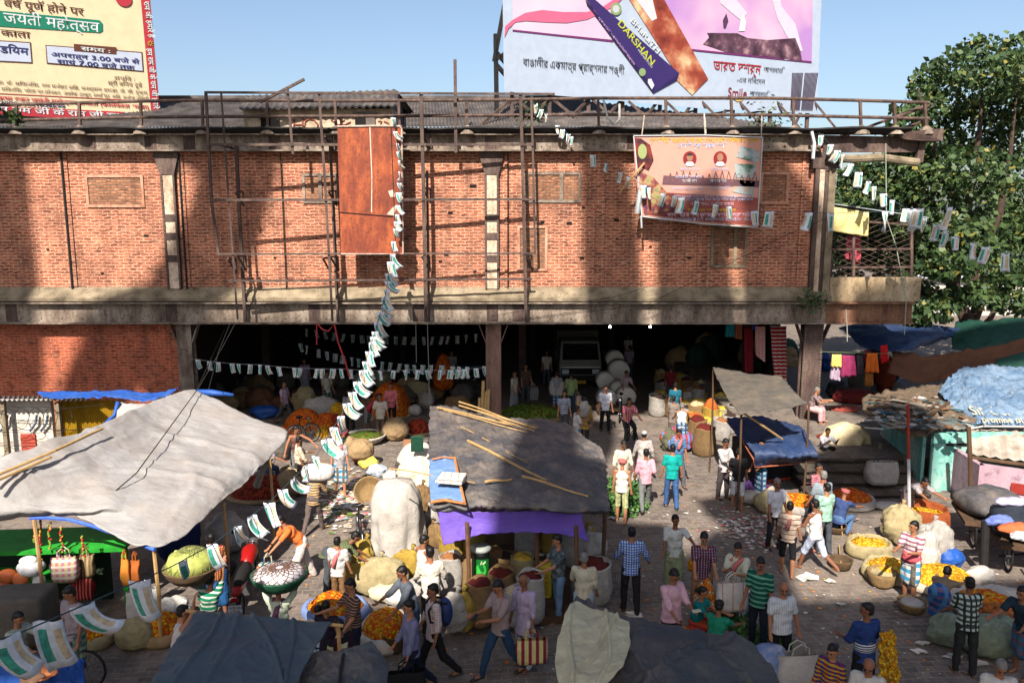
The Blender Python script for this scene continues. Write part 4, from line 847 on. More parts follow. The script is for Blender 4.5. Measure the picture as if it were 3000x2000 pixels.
# slate tarps in front
ft = thing('slate_canopy', 'slate grey tarpaulin canopy pulled tight over a bamboo pole', 'canopy', Z(650, 2000))
rows = [[(576, 1790, 2.4), (650, 1797, 2.42), (740, 1800, 2.42), (860, 1814, 2.42), (972, 1820, 2.42)], [(510, 1890, 2.3), (620, 1890, 2.34), (720, 1890, 2.34), (830, 1890, 2.32), (928, 1895, 2.3)], [(455, 1985, 2.2), (570, 1985, 2.24), (690, 1985, 2.24), (790, 1985, 2.2), (882, 1975, 2.16)], [(380, 2100, 2.0), (530, 2100, 2.05), (660, 2100, 2.05), (760, 2100, 2.0), (850, 2100, 2.0)]]
tarp('sheet', rows, TP_SLATE, ft, None, .04, .7, 120, 90, .01, 5, .012, [(.0, .0, .06, .0), (.18, -.15, .012, .05), (.85, .2, .012, .05), (.75, .5, .012, .05), (.35, -.1, .02, .03)])
m = MB(); m.tube([Z(545, 1788, 2.36), Z(1006, 1832, 2.38)], .022, 7); m.build('pole', M_BAMB, ft)
poles(ft, [Z(990, 1828, 2.36), Z(570, 1792, 2.34)], .03)
f2 = thing('dusty_canopy', 'low dusty slate tarpaulin roof with a seam beside the tight canopy', 'canopy', Z(1000, 2050))
rows = [[(905, 1922, 2.1), (960, 1912, 2.12), (1020, 1905, 2.12), (1088, 1893, 2.1)], [(885, 1960, 2.05), (950, 1955, 2.1), (1040, 1945, 2.1), (1128, 1942, 2.0)], [(850, 2050, 1.95), (940, 2050, 2.0), (1040, 2050, 2.0), (1140, 2050, 1.9)], [(830, 2120, 1.9), (940, 2120, 1.95), (1040, 2120, 1.95), (1150, 2120, 1.8)]]
tarp('sheet', rows, TP_SLATE2, f2, None, .06, 1.5, 90, 70, .03, 6)
m = MB(); m.tube([Z(1008, 1910, 2.15), Z(1000, 1950, 2.14), Z(990, 2050, 2.05)], .022, 7); m.build('seam_rope', M_CABLE, f2); poles(f2, [Z(1090, 1900, 2.05), Z(1125, 1945, 1.95)], .03)
bkt = thing('black_canopy', 'sagging black tarpaulin canopy with cream sheet sewn to its edge', 'canopy', Z(1950, 2050))
rows = [[(1690, 1748, 2.35), (1760, 1775, 2.35), (1845, 1812, 2.35), (2000, 1842, 2.35), (2150, 1868, 2.3), (2215, 1905, 2.2)], [(1660, 1800, 2.35), (1760, 1830, 2.4), (1870, 1870, 2.42), (2010, 1895, 2.42), (2140, 1920, 2.35), (2250, 1955, 2.2)], [(1650, 1900, 2.3), (1770, 1920, 2.35), (1890, 1950, 2.4), (2030, 1965, 2.38), (2160, 1980, 2.3), (2280, 2010, 2.1)], [(1640, 2060, 2.1), (1770, 2070, 2.15), (1900, 2080, 2.2), (2040, 2090, 2.2), (2180, 2100, 2.1), (2310, 2110, 1.9)]]
tarp('black_sheet', rows, tarpm('black_sheet', (62, 68, 76), (124, 112, 104), .55, 1.3, .9, .5), bkt, None, .08, .9, 120, 90, .03, 7, .012, [(.3, .4, .015, .06), (.55, -.5, .012, .05), (.8, .3, .012, .05), (.15, -.3, .02, .04)], .6)
rows = [[(1690, 1762, 2.52), (1730, 1780, 2.52), (1785, 1800, 2.53), (1846, 1826, 2.52)], [(1655, 1810, 2.52), (1710, 1830, 2.56), (1780, 1850, 2.58), (1846, 1875, 2.56)], [(1628, 1915, 2.46), (1700, 1915, 2.52), (1770, 1920, 2.56), (1828, 1940, 2.56)], [(1640, 1985, 2.40), (1680, 1985, 2.46), (1730, 1985, 2.50), (1790, 1985, 2.52)], [(1650, 2070, 2.20), (1665, 2070, 2.30), (1690, 2070, 2.34), (1730, 2070, 2.38)]]
tarp('cream_sheet', rows, TP_CREAM, bkt, None, .08, 1.0, 90, 90, .03, 8, .012, [(.2, .5, .03, .05), (.5, -.6, .02, .06), (.75, .3, .02, .04)], .35)
poles(bkt, [Z(1692, 1752, 2.3), Z(2210, 1905, 2.15)], .03)
# grey awning and blue covered stall by the corner column
aw = thing('grey_awning', 'sun-bleached grey awning stretched from the corner column', 'awning', Z(2230, 1290))
rows = [[(2088, 1078, 3.3), (2180, 1092, 3.3), (2290, 1108, 3.3)], [(2115, 1140, 3.1), (2210, 1145, 3.12), (2330, 1148, 3.15)], [(2168, 1212, 2.75), (2260, 1206, 2.8), (2368, 1180, 2.9)]]
tarp('sheet', rows, TP_GREY, aw, None, .05, .9, 40, 40, .02, 9)
m = MB(); m.tube([Z(2178, 1210, 2.72), Z(2235, 1247, 2.3), Z(2292, 1286, 1.8)], .03, 6); m.build('prop_stick', M_BAMB, aw); poles(aw, [Z(2370, 1180, 2.85), Z(2090, 1082, 3.25), Z(2172, 1212, 2.7)], .03, M_WOOD)
bs = thing('blue_covered_stall', 'stall draped in dark blue tarpaulin with frayed orange hem', 'stall', Z(2290, 1420))
rows = [[(2128, 1228, 1.75), (2230, 1222, 1.8), (2345, 1250, 1.75)], [(2150, 1265, 1.7), (2270, 1270, 1.75), (2385, 1310, 1.6)], [(2205, 1325, 1.5), (2300, 1330, 1.5), (2398, 1338, 1.4)], [(2212, 1366, 1.1), (2310, 1358, 1.1), (2400, 1342, 1.2)]]
tarp('tarp_cover', rows, TP_DBLUE, bs, None, .07, 1.6, 44, 44, .03, 10)
m = MB(); m.tube([Z(2128, 1232, 1.72), Z(2175, 1290, 1.6), Z(2208, 1345, 1.3), Z(2212, 1368, 1.08), Z(2310, 1360, 1.08), Z(2400, 1344, 1.18)], .025, 6); m.build('orange_hem', plain((168, 96, 72), .9), bs)
q = [Z(2220, 1415), Z(2380, 1398)]
m = MB(); m.slab([q[0], q[1], q[1] + V((-.1, 1.8, 0)), q[0] + V((-.3, 1.8, 0))], (0, 0, .95)); m.build('counter', M_DARK, bs)
m = MB(); m.bar(q[0] + V((0, -.04, .05)), q[1] + V((0, -.04, .08)), .06); m.build('orange_strip', plain((196, 70, 44), .8), bs)
m = MB(); m.tube([q[0] + V((.05, -.05, .5)), q[0].lerp(q[1], .4) + V((0, -.05, .75)), q[1] + V((0, -.05, .55))], .01, 5); m.build('cord', plain((160, 160, 160)), bs)
# tarps and washing beyond the corner column
tarp('blue_black_canopy', [[(2455, 958, 3.5), (2580, 944, 3.6), (2720, 950, 3.6), (2840, 966, 3.4)], [(2490, 985, 3.3), (2590, 985, 3.35), (2700, 985, 3.35), (2790, 985, 3.2)], [(2520, 1015, 3.0), (2590, 1028, 2.95), (2650, 1030, 2.95), (2740, 1004, 3.0)]], TP_DBLUE, None, ('dark blue tarpaulin canopy sagging behind the balcony end', 'canopy'), .08, .7, 44, 30, .04, 11)
tarp('green_net_cover', [[(2800, 945, 3.6), (2900, 935, 3.8), (3060, 930, 3.8)], [(2790, 985, 3.2), (2900, 985, 3.3), (3060, 985, 3.3)], [(2790, 1030, 2.8), (2900, 1040, 2.7), (3060, 1040, 2.7)]], TP_GREEN, None, ('dark green netting cover sloping behind the tree trunk', 'cover'), .1, .7, 40, 24, .04, 12)
tarp('brown_canopy', [[Y(2612, 1034, 29), Y(2750, 1040, 29), Y(2880, 1022, 28.6), Y(3040, 982, 28.2)], [Y(2612, 1060, 28.7), Y(2740, 1075, 28.6), Y(2870, 1062, 28.3), Y(3040, 1030, 27.8)], [Y(2600, 1095, 28.2), Y(2700, 1125, 28), Y(2810, 1108, 27.8), Y(3040, 1075, 27.4)]], TP_BROWN, None, ('long brown tarpaulin slung above the blue printed roof', 'canopy'), .1, .8, 50, 24, .04, 13)
tarp('green_scrap_cover', [[Y(2915, 1052, 26.6), Y(3060, 1020, 26.6)], [Y(2915, 1074, 26.2), Y(3060, 1078, 26)]], TP_GREEN, None, ('bright green plastic scrap beside the brown canopy edge', 'cover'), .06, 1.2, 24, 12, .04, 14)
WY = 27.2
m = MB(); m.tube([Y(2400, 1030, WY), Y(2500, 1033, WY), Y(2615, 1036, WY + .2)], .012, 5); m.build('washing_line', plain((110, 120, 80)), None, tags=('pale green washing line beside the corner column', 'line'))
for lab, pts, c, yy in (('small bright yellow shirt on the washing line', [(2438, 1038), (2465, 1038), (2463, 1075), (2436, 1074)], cloth((240, 206, 110)), WY), ('pale lilac skirt hanging under the yellow shirt', [(2438, 1072), (2463, 1075), (2460, 1116), (2432, 1110)], cloth((170, 150, 168)), WY + .1), ('magenta dress hanging on the washing line', [(2466, 1040), (2505, 1042), (2507, 1100), (2463, 1106)], cloth((140, 46, 86)), WY), ('maroon cloth hanging on the washing line', [(2530, 1026), (2552, 1028), (2551, 1058), (2532, 1058)], cloth((92, 22, 36)), WY + .1), ('orange towel hanging on the washing line', [(2540, 1034), (2570, 1034), (2572, 1091), (2536, 1092)], cloth((206, 102, 34)), WY), ('red ragged cloth hung above the orange towel', [(2580, 1012), (2600, 1010), (2602, 1056), (2582, 1066)], cloth((190, 26, 30)), WY + .2), ('dull mustard cloth hanging below the orange towel', [(2535, 1093), (2558, 1093), (2556, 1130), (2535, 1130)], cloth((146, 90, 40)), WY + .1), ('dark grey garment beside the magenta dress', [(2510, 1040), (2528, 1040), (2527, 1098), (2512, 1098)], cloth((66, 60, 66)), WY + .15)):
    clothpiece('hung_garment', lab, 'garment', pts, c, yy, .05, 'washing on the line by the corner column', None, 8, 10)
SY = FY + 1.6
for lab, pts, c in (('long red sari with white print under the girder end', [(2256, 955), (2304, 955), (2303, 1118), (2270, 1105)], stripes((170, 22, 34), (210, 200, 196), 7, 'Z', .62)), ('teal cloth hanging in the dark opening', [(2127, 950), (2152, 950), (2150, 986), (2126, 986)], cloth((30, 130, 140))), ('rust brown cloth hanging beside the teal cloth', [(2155, 950), (2175, 950), (2172, 994), (2152, 990)], cloth((150, 84, 62))), ('red and white striped cloth hanging below the girder', [(2212, 955), (2242, 955), (2240, 1060), (2214, 1040)], stripes((200, 40, 46), (226, 222, 220), 12, 'Z', .5)), ('dark red sari hanging deep in the opening', [(2180, 960), (2206, 960), (2204, 1090), (2182, 1090)], cloth((110, 20, 34))), ('blue cloth strip beside the striped cloth', [(2205, 952), (2212, 952), (2212, 966), (2205, 966)], cloth((40, 80, 190)))):
    clothpiece('hung_sari', lab, 'cloth', pts, c, SY, .06, 'cloths hung under the girder', None, 8, 16)
# ---------------------------------------------------------------- turquoise hut
M_TEAL = patina('turquoise_wall', (120, 186, 176), (78, 128, 122), (196, 212, 198), 1.6, True, .9, 0, .3)
hb = Z(2692, 1436); hy = hb.y
hut = thing('turquoise_hut', 'low turquoise shop hut with rubbish strewn on its roof', 'hut', hb)
lx = Z(2585, 1345).x; hz = Y(2700, 1262, hy).z
hl = Z(2590, 1340)
m = MB(); m.slab([(hb.x, hy, 0), (hl.x, hl.y + .4, 0), (hl.x, hl.y + .4, hz - .05), (hb.x, hy, hz - .05)], (.12, .05, 0)); m.build('side_wall', M_TEAL, hut)
xd = Y(2724, 1430, hy).x
m = MB(); m.box((xd, hy, 0), (xd + 6.5, hy + .15, hz - .06)); m.build('front_wall', M_TEAL, hut)
m = MB(); m.box((xd - .05, hy - .12, 0), (xd + .28, hy - .003, hz - .35)); m.build('buttress', M_TEAL, hut)
m = MB(); m.box((xd, hy - .05, hz - .42), (xd + 4, hy - .004, hz - .36)); m.build('ledge', M_DARK, hut)
m = MB(); m.box((hb.x + .13, hy + .5, 0), (xd - .001, hy + .6, hz - .1)); m.build('doorway', M_NEARBLACK, hut)
M_JUNK = tarpm('rubbish_roof', (120, 102, 82), (66, 56, 46), .8, 3.2, 1.0, .95)
rows = [[(2530, 1166, hz + .1), (2640, 1146, hz + .3), (2745, 1130, hz + .35), (2830, 1130, hz + .35)], [(2528, 1196, hz), (2640, 1192, hz + .2), (2750, 1190, hz + .25), (2850, 1190, hz + .2)], [(2548, 1228, hz), (2640, 1240, hz + .1), (2760, 1235, hz + .15), (2870, 1235, hz + .1)], [(2580, 1250, hz), (2690, 1278, hz), (2780, 1258, hz), (2880, 1250, hz)]]
tarp('rubbish_roof', rows, M_JUNK, hut, None, .1, 2.4, 60, 40, .08, 15, .05)
m = MB()
for k in range(150):
    x, y = rnd.uniform(2545, 2840), rnd.uniform(1158, 1255); p = Z(x, y, hz + .36); m.obox(p, (rnd.uniform(.1, .5), rnd.uniform(.04, .2), .03), rnd.uniform(0, 3.1), rnd.randrange(7), rnd.uniform(-.3, .3))
m.build('loose_rubbish', [plain(c, .9) for c in ((150, 140, 126), (96, 84, 70), (60, 54, 50), (174, 168, 160), (70, 110, 120), (130, 96, 66), (120, 116, 110))], hut)
for lab, a, b, r in (('long grey pole slanting across the rubbish roof', (2632, 1258, hz + .2), (2748, 1180, hz + .4), .045), ('brown plank slanting beside the grey roof pole', (2705, 1228, hz + .3), (2780, 1178, hz + .42), .05)):
    m = MB(); m.tube([Z(*a), Z(*b)], r, 6); m.build('roof_pole', M_WOOD, None, tags=(lab, 'pole', 'poles on the rubbish roof'))
for lab, px, py, sz, c in (('crumpled white sack on the rubbish roof', 2694, 1176, (.28, .2, .16), TP_WHITE), ('yellow plastic scrap on the rubbish roof', 2634, 1158, (.22, .15, .06), plain((226, 196, 40), .6)), ('blue rag on the rubbish roof', 2590, 1207, (.3, .16, .05), plain((60, 130, 160), .8))):
    m = MB(); m.ell(Z(px, py, hz + .25), sz, n=14, m=9)
    o = m.build('roof_scrap', c, None, True, (lab, 'scrap', 'scraps on the rubbish roof'))
    for vv in o.data.vertices: vv.co += vv.co.normalized() * .05 * noise.noise(vv.co * 9)
# blue printed tarp roof beside the turquoise hut
bh = thing('printed_tarp_roof', 'pale blue tarpaulin roof printed with faded advertising letters', 'tarp roof', Z(2950, 1300))
rows = [[(2745, 1150, hz + .5), (2812, 1086, hz + .9), (2880, 1078, hz + 1.0), (3080, 1078, hz + 1.0)], [(2780, 1180, hz + .4), (2840, 1130, hz + .75), (2920, 1125, hz + .8), (3090, 1130, hz + .8)], [(2812, 1222, hz + .15), (2860, 1190, hz + .45), (2940, 1185, hz + .5), (3090, 1190, hz + .5)], [(2830, 1256, hz), (2870, 1245, hz + .1), (2950, 1246, hz + .12), (3090, 1248, hz + .12)]]
tarp('sheet', rows, tarpm('printed_blue_tarp', (92, 120, 150), (158, 176, 192), .7, 1.3, .9, .6), bh, None, .14, 1.5, 90, 70, .04, 16)
class ZP_: pass
tb = Board(Z(2850, 1250, hz), Z(3000, 1252, hz)); tb.v = (Z(2880, 1130, hz + .75) - Z(2880, 1240, hz + .15)).normalized(); tb.n = tb.u.cross(tb.v)
LET = plain((216, 206, 166), .8)
for s_, x, y, h_, w_ in (('promise of', 2880, 1236, 18, 130), ('SINCE?', 2850, 1214, 26, 120), ('Smart', 2905, 1160, 20, 90), ('in 25', 2900, 1185, 22, 100)): tb.text(s_, x, y, h_, LET, 'printed_lettering', bh, .32, w_, .02)
m = MB(); m.tube([Z(2834, 1257, hz + .02), Z(2880, 1248, hz + .1), Z(3080, 1250, hz + .12)], .03, 6); m.build('white_hem', P((206, 204, 200)), bh); poles(bh, [Z(2838, 1256, hz), Z(2990, 1246, hz + .1)], .04, M_WOOD)
# pink hut with tin roof
pk = Z(2858, 1492); py_ = pk.y
ph2 = thing('pink_hut', 'small faded pink hut with red stripe and ridged tin roof', 'hut', pk)
top = Y(2860, 1362, py_)
m = MB(); m.slab([(pk.x, py_, 0), (pk.x + 4.2, py_ - 2.6, 0), (pk.x + 4.2, py_ - 2.6, top.z), (pk.x, py_, top.z)], (.12, .2, 0)); m.slab([(pk.x, py_, 0), (pk.x + .25, py_ + 2.4, 0), (pk.x + .25, py_ + 2.4, top.z), (pk.x, py_, top.z)], (.14, 0, 0)); m.build('wall', patina('faded_pink', (178, 146, 158), (128, 100, 112), (196, 172, 182), 1.4, True, .9), ph2)
d = V((4.2, -2.6, 0)).normalized(); nn = V((d.y, -d.x, 0)) * .03
g = lambda u, z: V((pk.x, py_, 0)) + d * u + nn + V((0, 0, z))
m = MB(); m.slab([g(.75, top.z - .62), g(1.65, top.z - .62), g(1.65, top.z - .34), g(.75, top.z - .34)], nn * .5); m.build('red_panel', plain((150, 44, 34), .8), ph2)
m = MB(); m.slab([g(.75, top.z - 1.1), g(1.2, top.z - 1.1), g(1.2, top.z - .8), g(.75, top.z - .8)], nn * .5); m.build('small_window', M_DARK, ph2)
e0 = Z(2846, 1330, top.z + .12); e1 = e0 + d * 5.2; r0 = Z(2875, 1335, top.z + .2); up = V((.9, 1.7, .36))
m = MB(); m.add(*corr(e0, e1, e1 + up, e0 + up, 72, .03)); m.build('tin_roof', patina('pale_tin', (190, 176, 160), (128, 112, 96), (216, 206, 192), 2.0, False, .6), ph2)
m = MB(); m.tube([e0 + V((0, 0, -.1)), e1 + V((0, 0, -.1))], .06, 7); m.build('eave_pole', M_WOOD, ph2)
# poles
m = MB(); p = Z(2665, 1560); q = Y(2660, 1183, p.y); m.tube([p, p.lerp(q, .58)], .04, 8); m.tube([p.lerp(q, .581), q], .036, 8, 1); m.build('flag_pole', [plain((206, 204, 206), .6), plain((164, 46, 36), .6)], None, tags=('thin red and white pole before the turquoise hut', 'pole'))
m = MB(); p = Z(2880, 1688); q = Y(2888, 1525, p.y); m.tube([p, q], .085, 10); m.build('iron_bollard', M_DARK, None, tags=('stout dark iron post beside the marigold sellers', 'post'))
m = MB(); p = Z(2842, 1490); q = Y(2838, 1255, p.y); m.tube([p, p.lerp(q, .5) + V((.03, 0, 0)), q], .06, 8); m.build('wooden_post', M_WOOD, None, tags=('rough wooden post at the corner of the pink hut', 'post'))
# ---------------------------------------------------------------- sheds on the opposite side, behind the big tent
ys = 22.3
wsd = thing('whitewashed_shed', 'whitewashed shed with tin roof and a red door behind the tent', 'shed', Y(80, 1400, ys))
a, b = Y(-200, 1172, ys), Y(170, 1420, ys)
m = MB(); m.box((a.x, ys, 0), (b.x, ys + .15, a.z)); m.build('wall', patina('whitewash', (206, 200, 188), (160, 140, 116), (226, 222, 214), 1.3), wsd)
m = MB(); m.box((Y(62, 1270, ys).x, ys - .05, 0), (Y(105, 1270, ys).x, ys - .003, Y(62, 1270, ys).z)); m.build('door', plain((170, 72, 56), .8), wsd)
m = MB(); m.add(*corr(Y(-200, 1176, ys - .5), Y(262, 1172, ys - .5), Y(262, 1160, ys + 2.5), Y(-200, 1160, ys + 2.5), 130, .03)); m.build('tin_roof', M_ROOF, wsd)
for px in (8, 168):
    m = MB(); m.bar(Y(px, 1178, ys - .3), (Y(px, 1178, ys - .3).x, ys - .3, 0), .12); m.build('post', M_CONC, wsd)
m = MB()
for x in (22, 108, 140): m.tube([Y(x, 1215, ys - .1), Y(x - 4, 1240, ys - .12), Y(x - 20, 1262, ys - .1)], .035, 6)
m.build('painted_mark', plain((90, 100, 120), .9), wsd)
yl = thing('yellow_shed', 'yellow corrugated iron shed wall behind the tent', 'shed', Y(245, 1400, ys + .4))
a, b = Y(174, 1172, ys + .4), Y(318, 1400, ys + .4)
m = MB(); m.add(*corr((a.x, ys + .4, 0), (b.x + .6, ys + .4, 0), (b.x + .6, ys + .4, a.z), (a.x, ys + .4, a.z), 120, .02)); m.build('wall', plain((176, 138, 22), .7, .3, 3), yl)
m = MB(); m.bar(Y(170, 1176, ys + .3), (a.x, ys + .3, 0), .1); m.build('corner_post', plain((196, 176, 60), .8), yl)
m = MB(); rr = random.Random(3)
for (cx, cy, n_) in ((80, 1225, 5), (90, 1340, 4)):
    for k in range(n_):
        c = Y(cx - 80 + k * 42, cy, ys - .5); m.tube([c + V((.42 * math.cos(t * .35), .06 * math.sin(t), .36 * math.sin(t * .35))) for t in range(19)], .008, 4)
for y0 in (1200, 1262, 1300): m.tube([Y(-60, y0, ys - .5), Y(100, y0 + 6, ys - .5), Y(310, y0 - 12 + rr.uniform(-8, 8), ys - .5)], .008, 4)
m.build('barbed_wire', M_CABLE, None, tags=('coiled barbed wire strung before the whitewashed shed', 'barbed wire'))
tarp('blue_roof_tarp', [[Y(106, 1152, ys + .6), Y(220, 1150, ys + .6), Y(330, 1146, ys + .6), Y(470, 1150, ys + .6), Y(525, 1139, ys + .6)], [Y(140, 1166, ys), Y(230, 1168, ys), Y(330, 1166, ys - .1), Y(420, 1178, ys - .2), Y(500, 1160, ys)]], TP_BLUE, None, ('bright blue tarpaulin folded along the shed roof edge', 'tarp'), .06, 2.4, 60, 14, .04, 17)
m = MB(); m.tube([Y(560, 1146, ys + .5), Y(620, 1150, ys + .5), Y(684, 1157, ys + .5)], [.06, .1, .05], 8); m.build('blue_rolled_tarp', TP_BLUE, None, True, ('rolled blue tarpaulin poking out behind the tent peak', 'tarp'))
m = MB(); m.tube([Y(346, 1176, ys - .3), Y(336, 1215, ys - .4), Y(300, 1250, ys - .6)], .06, 7); m.build('blue_tarp_strip', TP_BLUE, None, True, ('narrow blue tarpaulin strip hanging by the yellow shed', 'tarp'))
tarp('pale_side_sheet', [[Y(348, 1178, ys - .2), Y(420, 1186, ys - .2), Y(530, 1150, ys - .2)], [Y(340, 1235, ys - .6), Y(400, 1220, ys - .5), Y(500, 1180, ys - .4)]], TP_BEIGE, None, ('pale canvas flap slung between shed and tent ridge', 'tarp'), .05, 1.2, 30, 14, .02, 18)
# ---------------------------------------------------------------- market goods
def weave(name, c1, c2, sc=1.0):
    key = ('weave', c1, c2, sc)
    if key in MC: return MC[key]
    t = NT(name, .85, .2); c = t.n('TexCoord'); w1 = t.n('TexWave', wave_type='BANDS', bands_direction='Z'); w1.inputs['Scale'].default_value = 14 * sc; w1.inputs['Distortion'].default_value = 2.5; t.l(c.outputs['Object'], w1.inputs[0])
    f = t.noise(c.outputs['Object'], 9, 4); k = t.mix(w1.outputs['Fac'], lin(c1), lin(c2)); k = t.mix(.5, k, t.ramp(f, [(.3, W(.4)), (.65, W(1.1))]), 'MULTIPLY'); t.bump(w1.outputs['Fac'], .6, .02); MC[key] = t.col(k); return MC[key]
M_WICK = weave('wicker', (188, 156, 108), (120, 92, 58)); M_WICKD = weave('dark_wicker', (120, 96, 68), (72, 56, 40))
M_SACKW = weave('white_woven_sack', (216, 210, 202), (186, 178, 168), 3); M_SACKY = weave('yellow_woven_sack', (214, 182, 84), (176, 140, 54), 3); M_SACKB = weave('jute_sack', (176, 142, 98), (134, 104, 68), 3)
M_SACKC = weave('cream_woven_sack', (214, 198, 152), (184, 166, 120), 3); M_SACKG = weave('greenish_sack', (172, 184, 158), (138, 150, 126), 3); M_SACKO = weave('orange_sack', (198, 104, 54), (160, 78, 38), 3); M_SACKT = weave('tan_sack', (196, 160, 110), (160, 124, 80), 3)
def flowers(name, cols, sc=17):
    key = ('fl', name, sc)
    if key in MC: return MC[key]
    t = NT(name, .8, .15); c = t.n('TexCoord'); v = t.n('TexVoronoi'); v.inputs['Scale'].default_value = sc; t.l(c.outputs['Object'], v.inputs['Vector'])
    big = t.noise(c.outputs['Object'], 2.2, 3); sx = t.n('SeparateColor'); t.l(v.outputs['Color'], sx.inputs[0])
    a = t.n('Math', operation='MULTIPLY_ADD'); t.l(big, a.inputs[0]); a.inputs[1].default_value = 1.6; 
    b = t.n('Math', operation='MULTIPLY_ADD'); t.l(sx.outputs[0], b.inputs[0]); b.inputs[1].default_value = .55; t.l(a.outputs[0], b.inputs[2]); a.inputs[2].default_value = -.58
    n = len(cols); k = t.ramp(b.outputs[0], [(i / n, lin(cc)) for i, cc in enumerate(cols)], 'CONSTANT')
    k = t.mix(t.ramp(v.outputs['Distance'], [(.25, W(0)), (.75, W(.55))]), k, (.12, .04, .005, 1))
    t.bump(v.outputs['Distance'], 1.0, .05); t.b.inputs['Normal'].links[0].from_node.invert = True
    MC[key] = t.col(k); return MC[key]
FL_MIX = flowers('marigolds', [(236, 110, 10), (240, 176, 24), (232, 92, 8), (244, 196, 40)]); FL_OR = flowers('orange_marigolds', [(216, 84, 16), (236, 120, 20), (200, 66, 12), (240, 150, 30)]); FL_YE = flowers('yellow_marigolds', [(236, 178, 20), (246, 204, 60), (226, 150, 16), (244, 190, 30)])
FL_RED = flowers('red_flowers', [(130, 20, 24), (176, 40, 34), (96, 14, 20), (190, 60, 40)], 14); FL_GR = flowers('green_leaves', [(40, 92, 26), (70, 130, 40), (28, 66, 20), (96, 150, 50)], 14)
SP = lambda c: plain(c, .95, .4, 40, .5)
SP_CHIL, SP_BRN, SP_DK, SP_OR, SP_YEL, SP_PALE = SP((92, 26, 20)), SP((150, 100, 60)), SP((58, 40, 32)), SP((196, 92, 30)), SP((206, 170, 60)), SP((190, 170, 130))
def lump(seed, amp=.14, fr=3.2):
    s = V((seed * 1.7, seed * .9, seed))
    return lambda q, a, j: q * (1 + amp * noise.noise(q * fr + s))
sd_ = [0]
def sack(label, px, py, r, h, mat, cont=None, z=0.0, group='sacks of spices', full=.05):
    sd_[0] += 1; c = Z(px, py, z); t = thing('open_sack', label, 'sack', c, group); L = lump(sd_[0])
    m = MB(); m.lathe([(r * .8, 0), (r * 1.0, h * .1), (r * 1.1, h * .35), (r * 1.05, h * .7), (r * .98, h * .9), (r * 1.03, h * .97), (r * 1.0, h * 1.01), (r * .9, h * .98), (r * .86, h * .9)], c, 22, jit=L); m.build('body', mat, t, True)
    if cont:
        m = MB(); m.lathe([(r * .95, h * .9), (r * .7, h * (.93 + full)), (r * .35, h * (.96 + full * 1.6)), (.0005, h * (.97 + full * 2))], c, 18, jit=lump(sd_[0] + 50, .1, 9)); m.build('contents', cont, t, True)
    return t
def bundle(name, label, cat, px, py, r, mat, z=0.0, group=None, knot=True, amp=.2, yaw=0):
    sd_[0] += 1; c = Z(px, py, z); rx, ry, rz = r; s = V((sd_[0] * 2.3, 0, sd_[0])); m = MB(); m.ell(c + V((0, 0, rz * .9)), (rx, ry, rz), Matrix.Rotation(yaw, 3, 'Z'), 44, 28)
    cc = c + V((0, 0, rz * .9))
    m.v = [cc + (p - cc) * (1 + amp * noise.noise((p - cc) * (1.5 / max(rx, .2)) + s) + amp * .35 * noise.noise((p - cc) * 7 + s)) for p in m.v]
    g9 = rnd.randrange(7, 12); ph = rnd.random() * 6
    for p in m.v:
        q = p - cc; a = math.atan2(q.y, q.x); u = max(0, min(1, (q.z / rz + .3))); r9 = max(0, 1 - 2.2 * abs(noise.noise(q * (2.6 / max(rx, .25)) - s))) ** 3
        f9 = 1 + u * .07 * math.sin(a * g9 + ph + 2 * noise.noise(q * 4)) * (1 if knot else .5) - .09 * r9; q.x *= f9; q.y *= f9; q.z *= 1 - .06 * r9; p.xyz = cc + q
    for p in m.v: p.z = max(p.z, c.z + .004 + .02 * abs(noise.noise(p * 4)))
    if knot: 
        k = max(m.v, key=lambda p: p.z).copy(); m.tube([k - V((0, 0, .06)), k + V((0, 0, .03)), k + V((.03, 0, .1))], [.05, .03, .06], 8)
    return m.build(name, mat, None, True, (label, cat, group))
def basket(label, px, py, r, h, mat=None, cont=None, z=0.0, group='wicker baskets', tilt=None):
    c = Z(px, py, z); t = thing('wicker_basket', label, 'basket', c, group); mat = mat or M_WICK
    m = MB(); m.lathe([(r * .55, 0), (r * .8, h * .3), (r * .95, h * .75), (r, h), (r * .95, h * 1.04), (r * .88, h * .9), (r * .74, h * .3), (r * .5, h * .08), (.001, h * .06)], c, 22)
    if tilt: m.v = [c + Matrix.Rotation(tilt[1], 3, V((math.cos(tilt[0]), math.sin(tilt[0]), 0))) @ (p - c) + V((0, 0, r * .5 * math.sin(abs(tilt[1])))) for p in m.v]
    o = m.build('body', mat, t, True)
    if cont: m = MB(); m.lathe([(r * .9, h * .85), (r * .6, h * 1.05), (.001, h * 1.15)], c, 16, jit=lump(px * .01, .12, 8)); m.build('contents', cont, t, True)
    return t
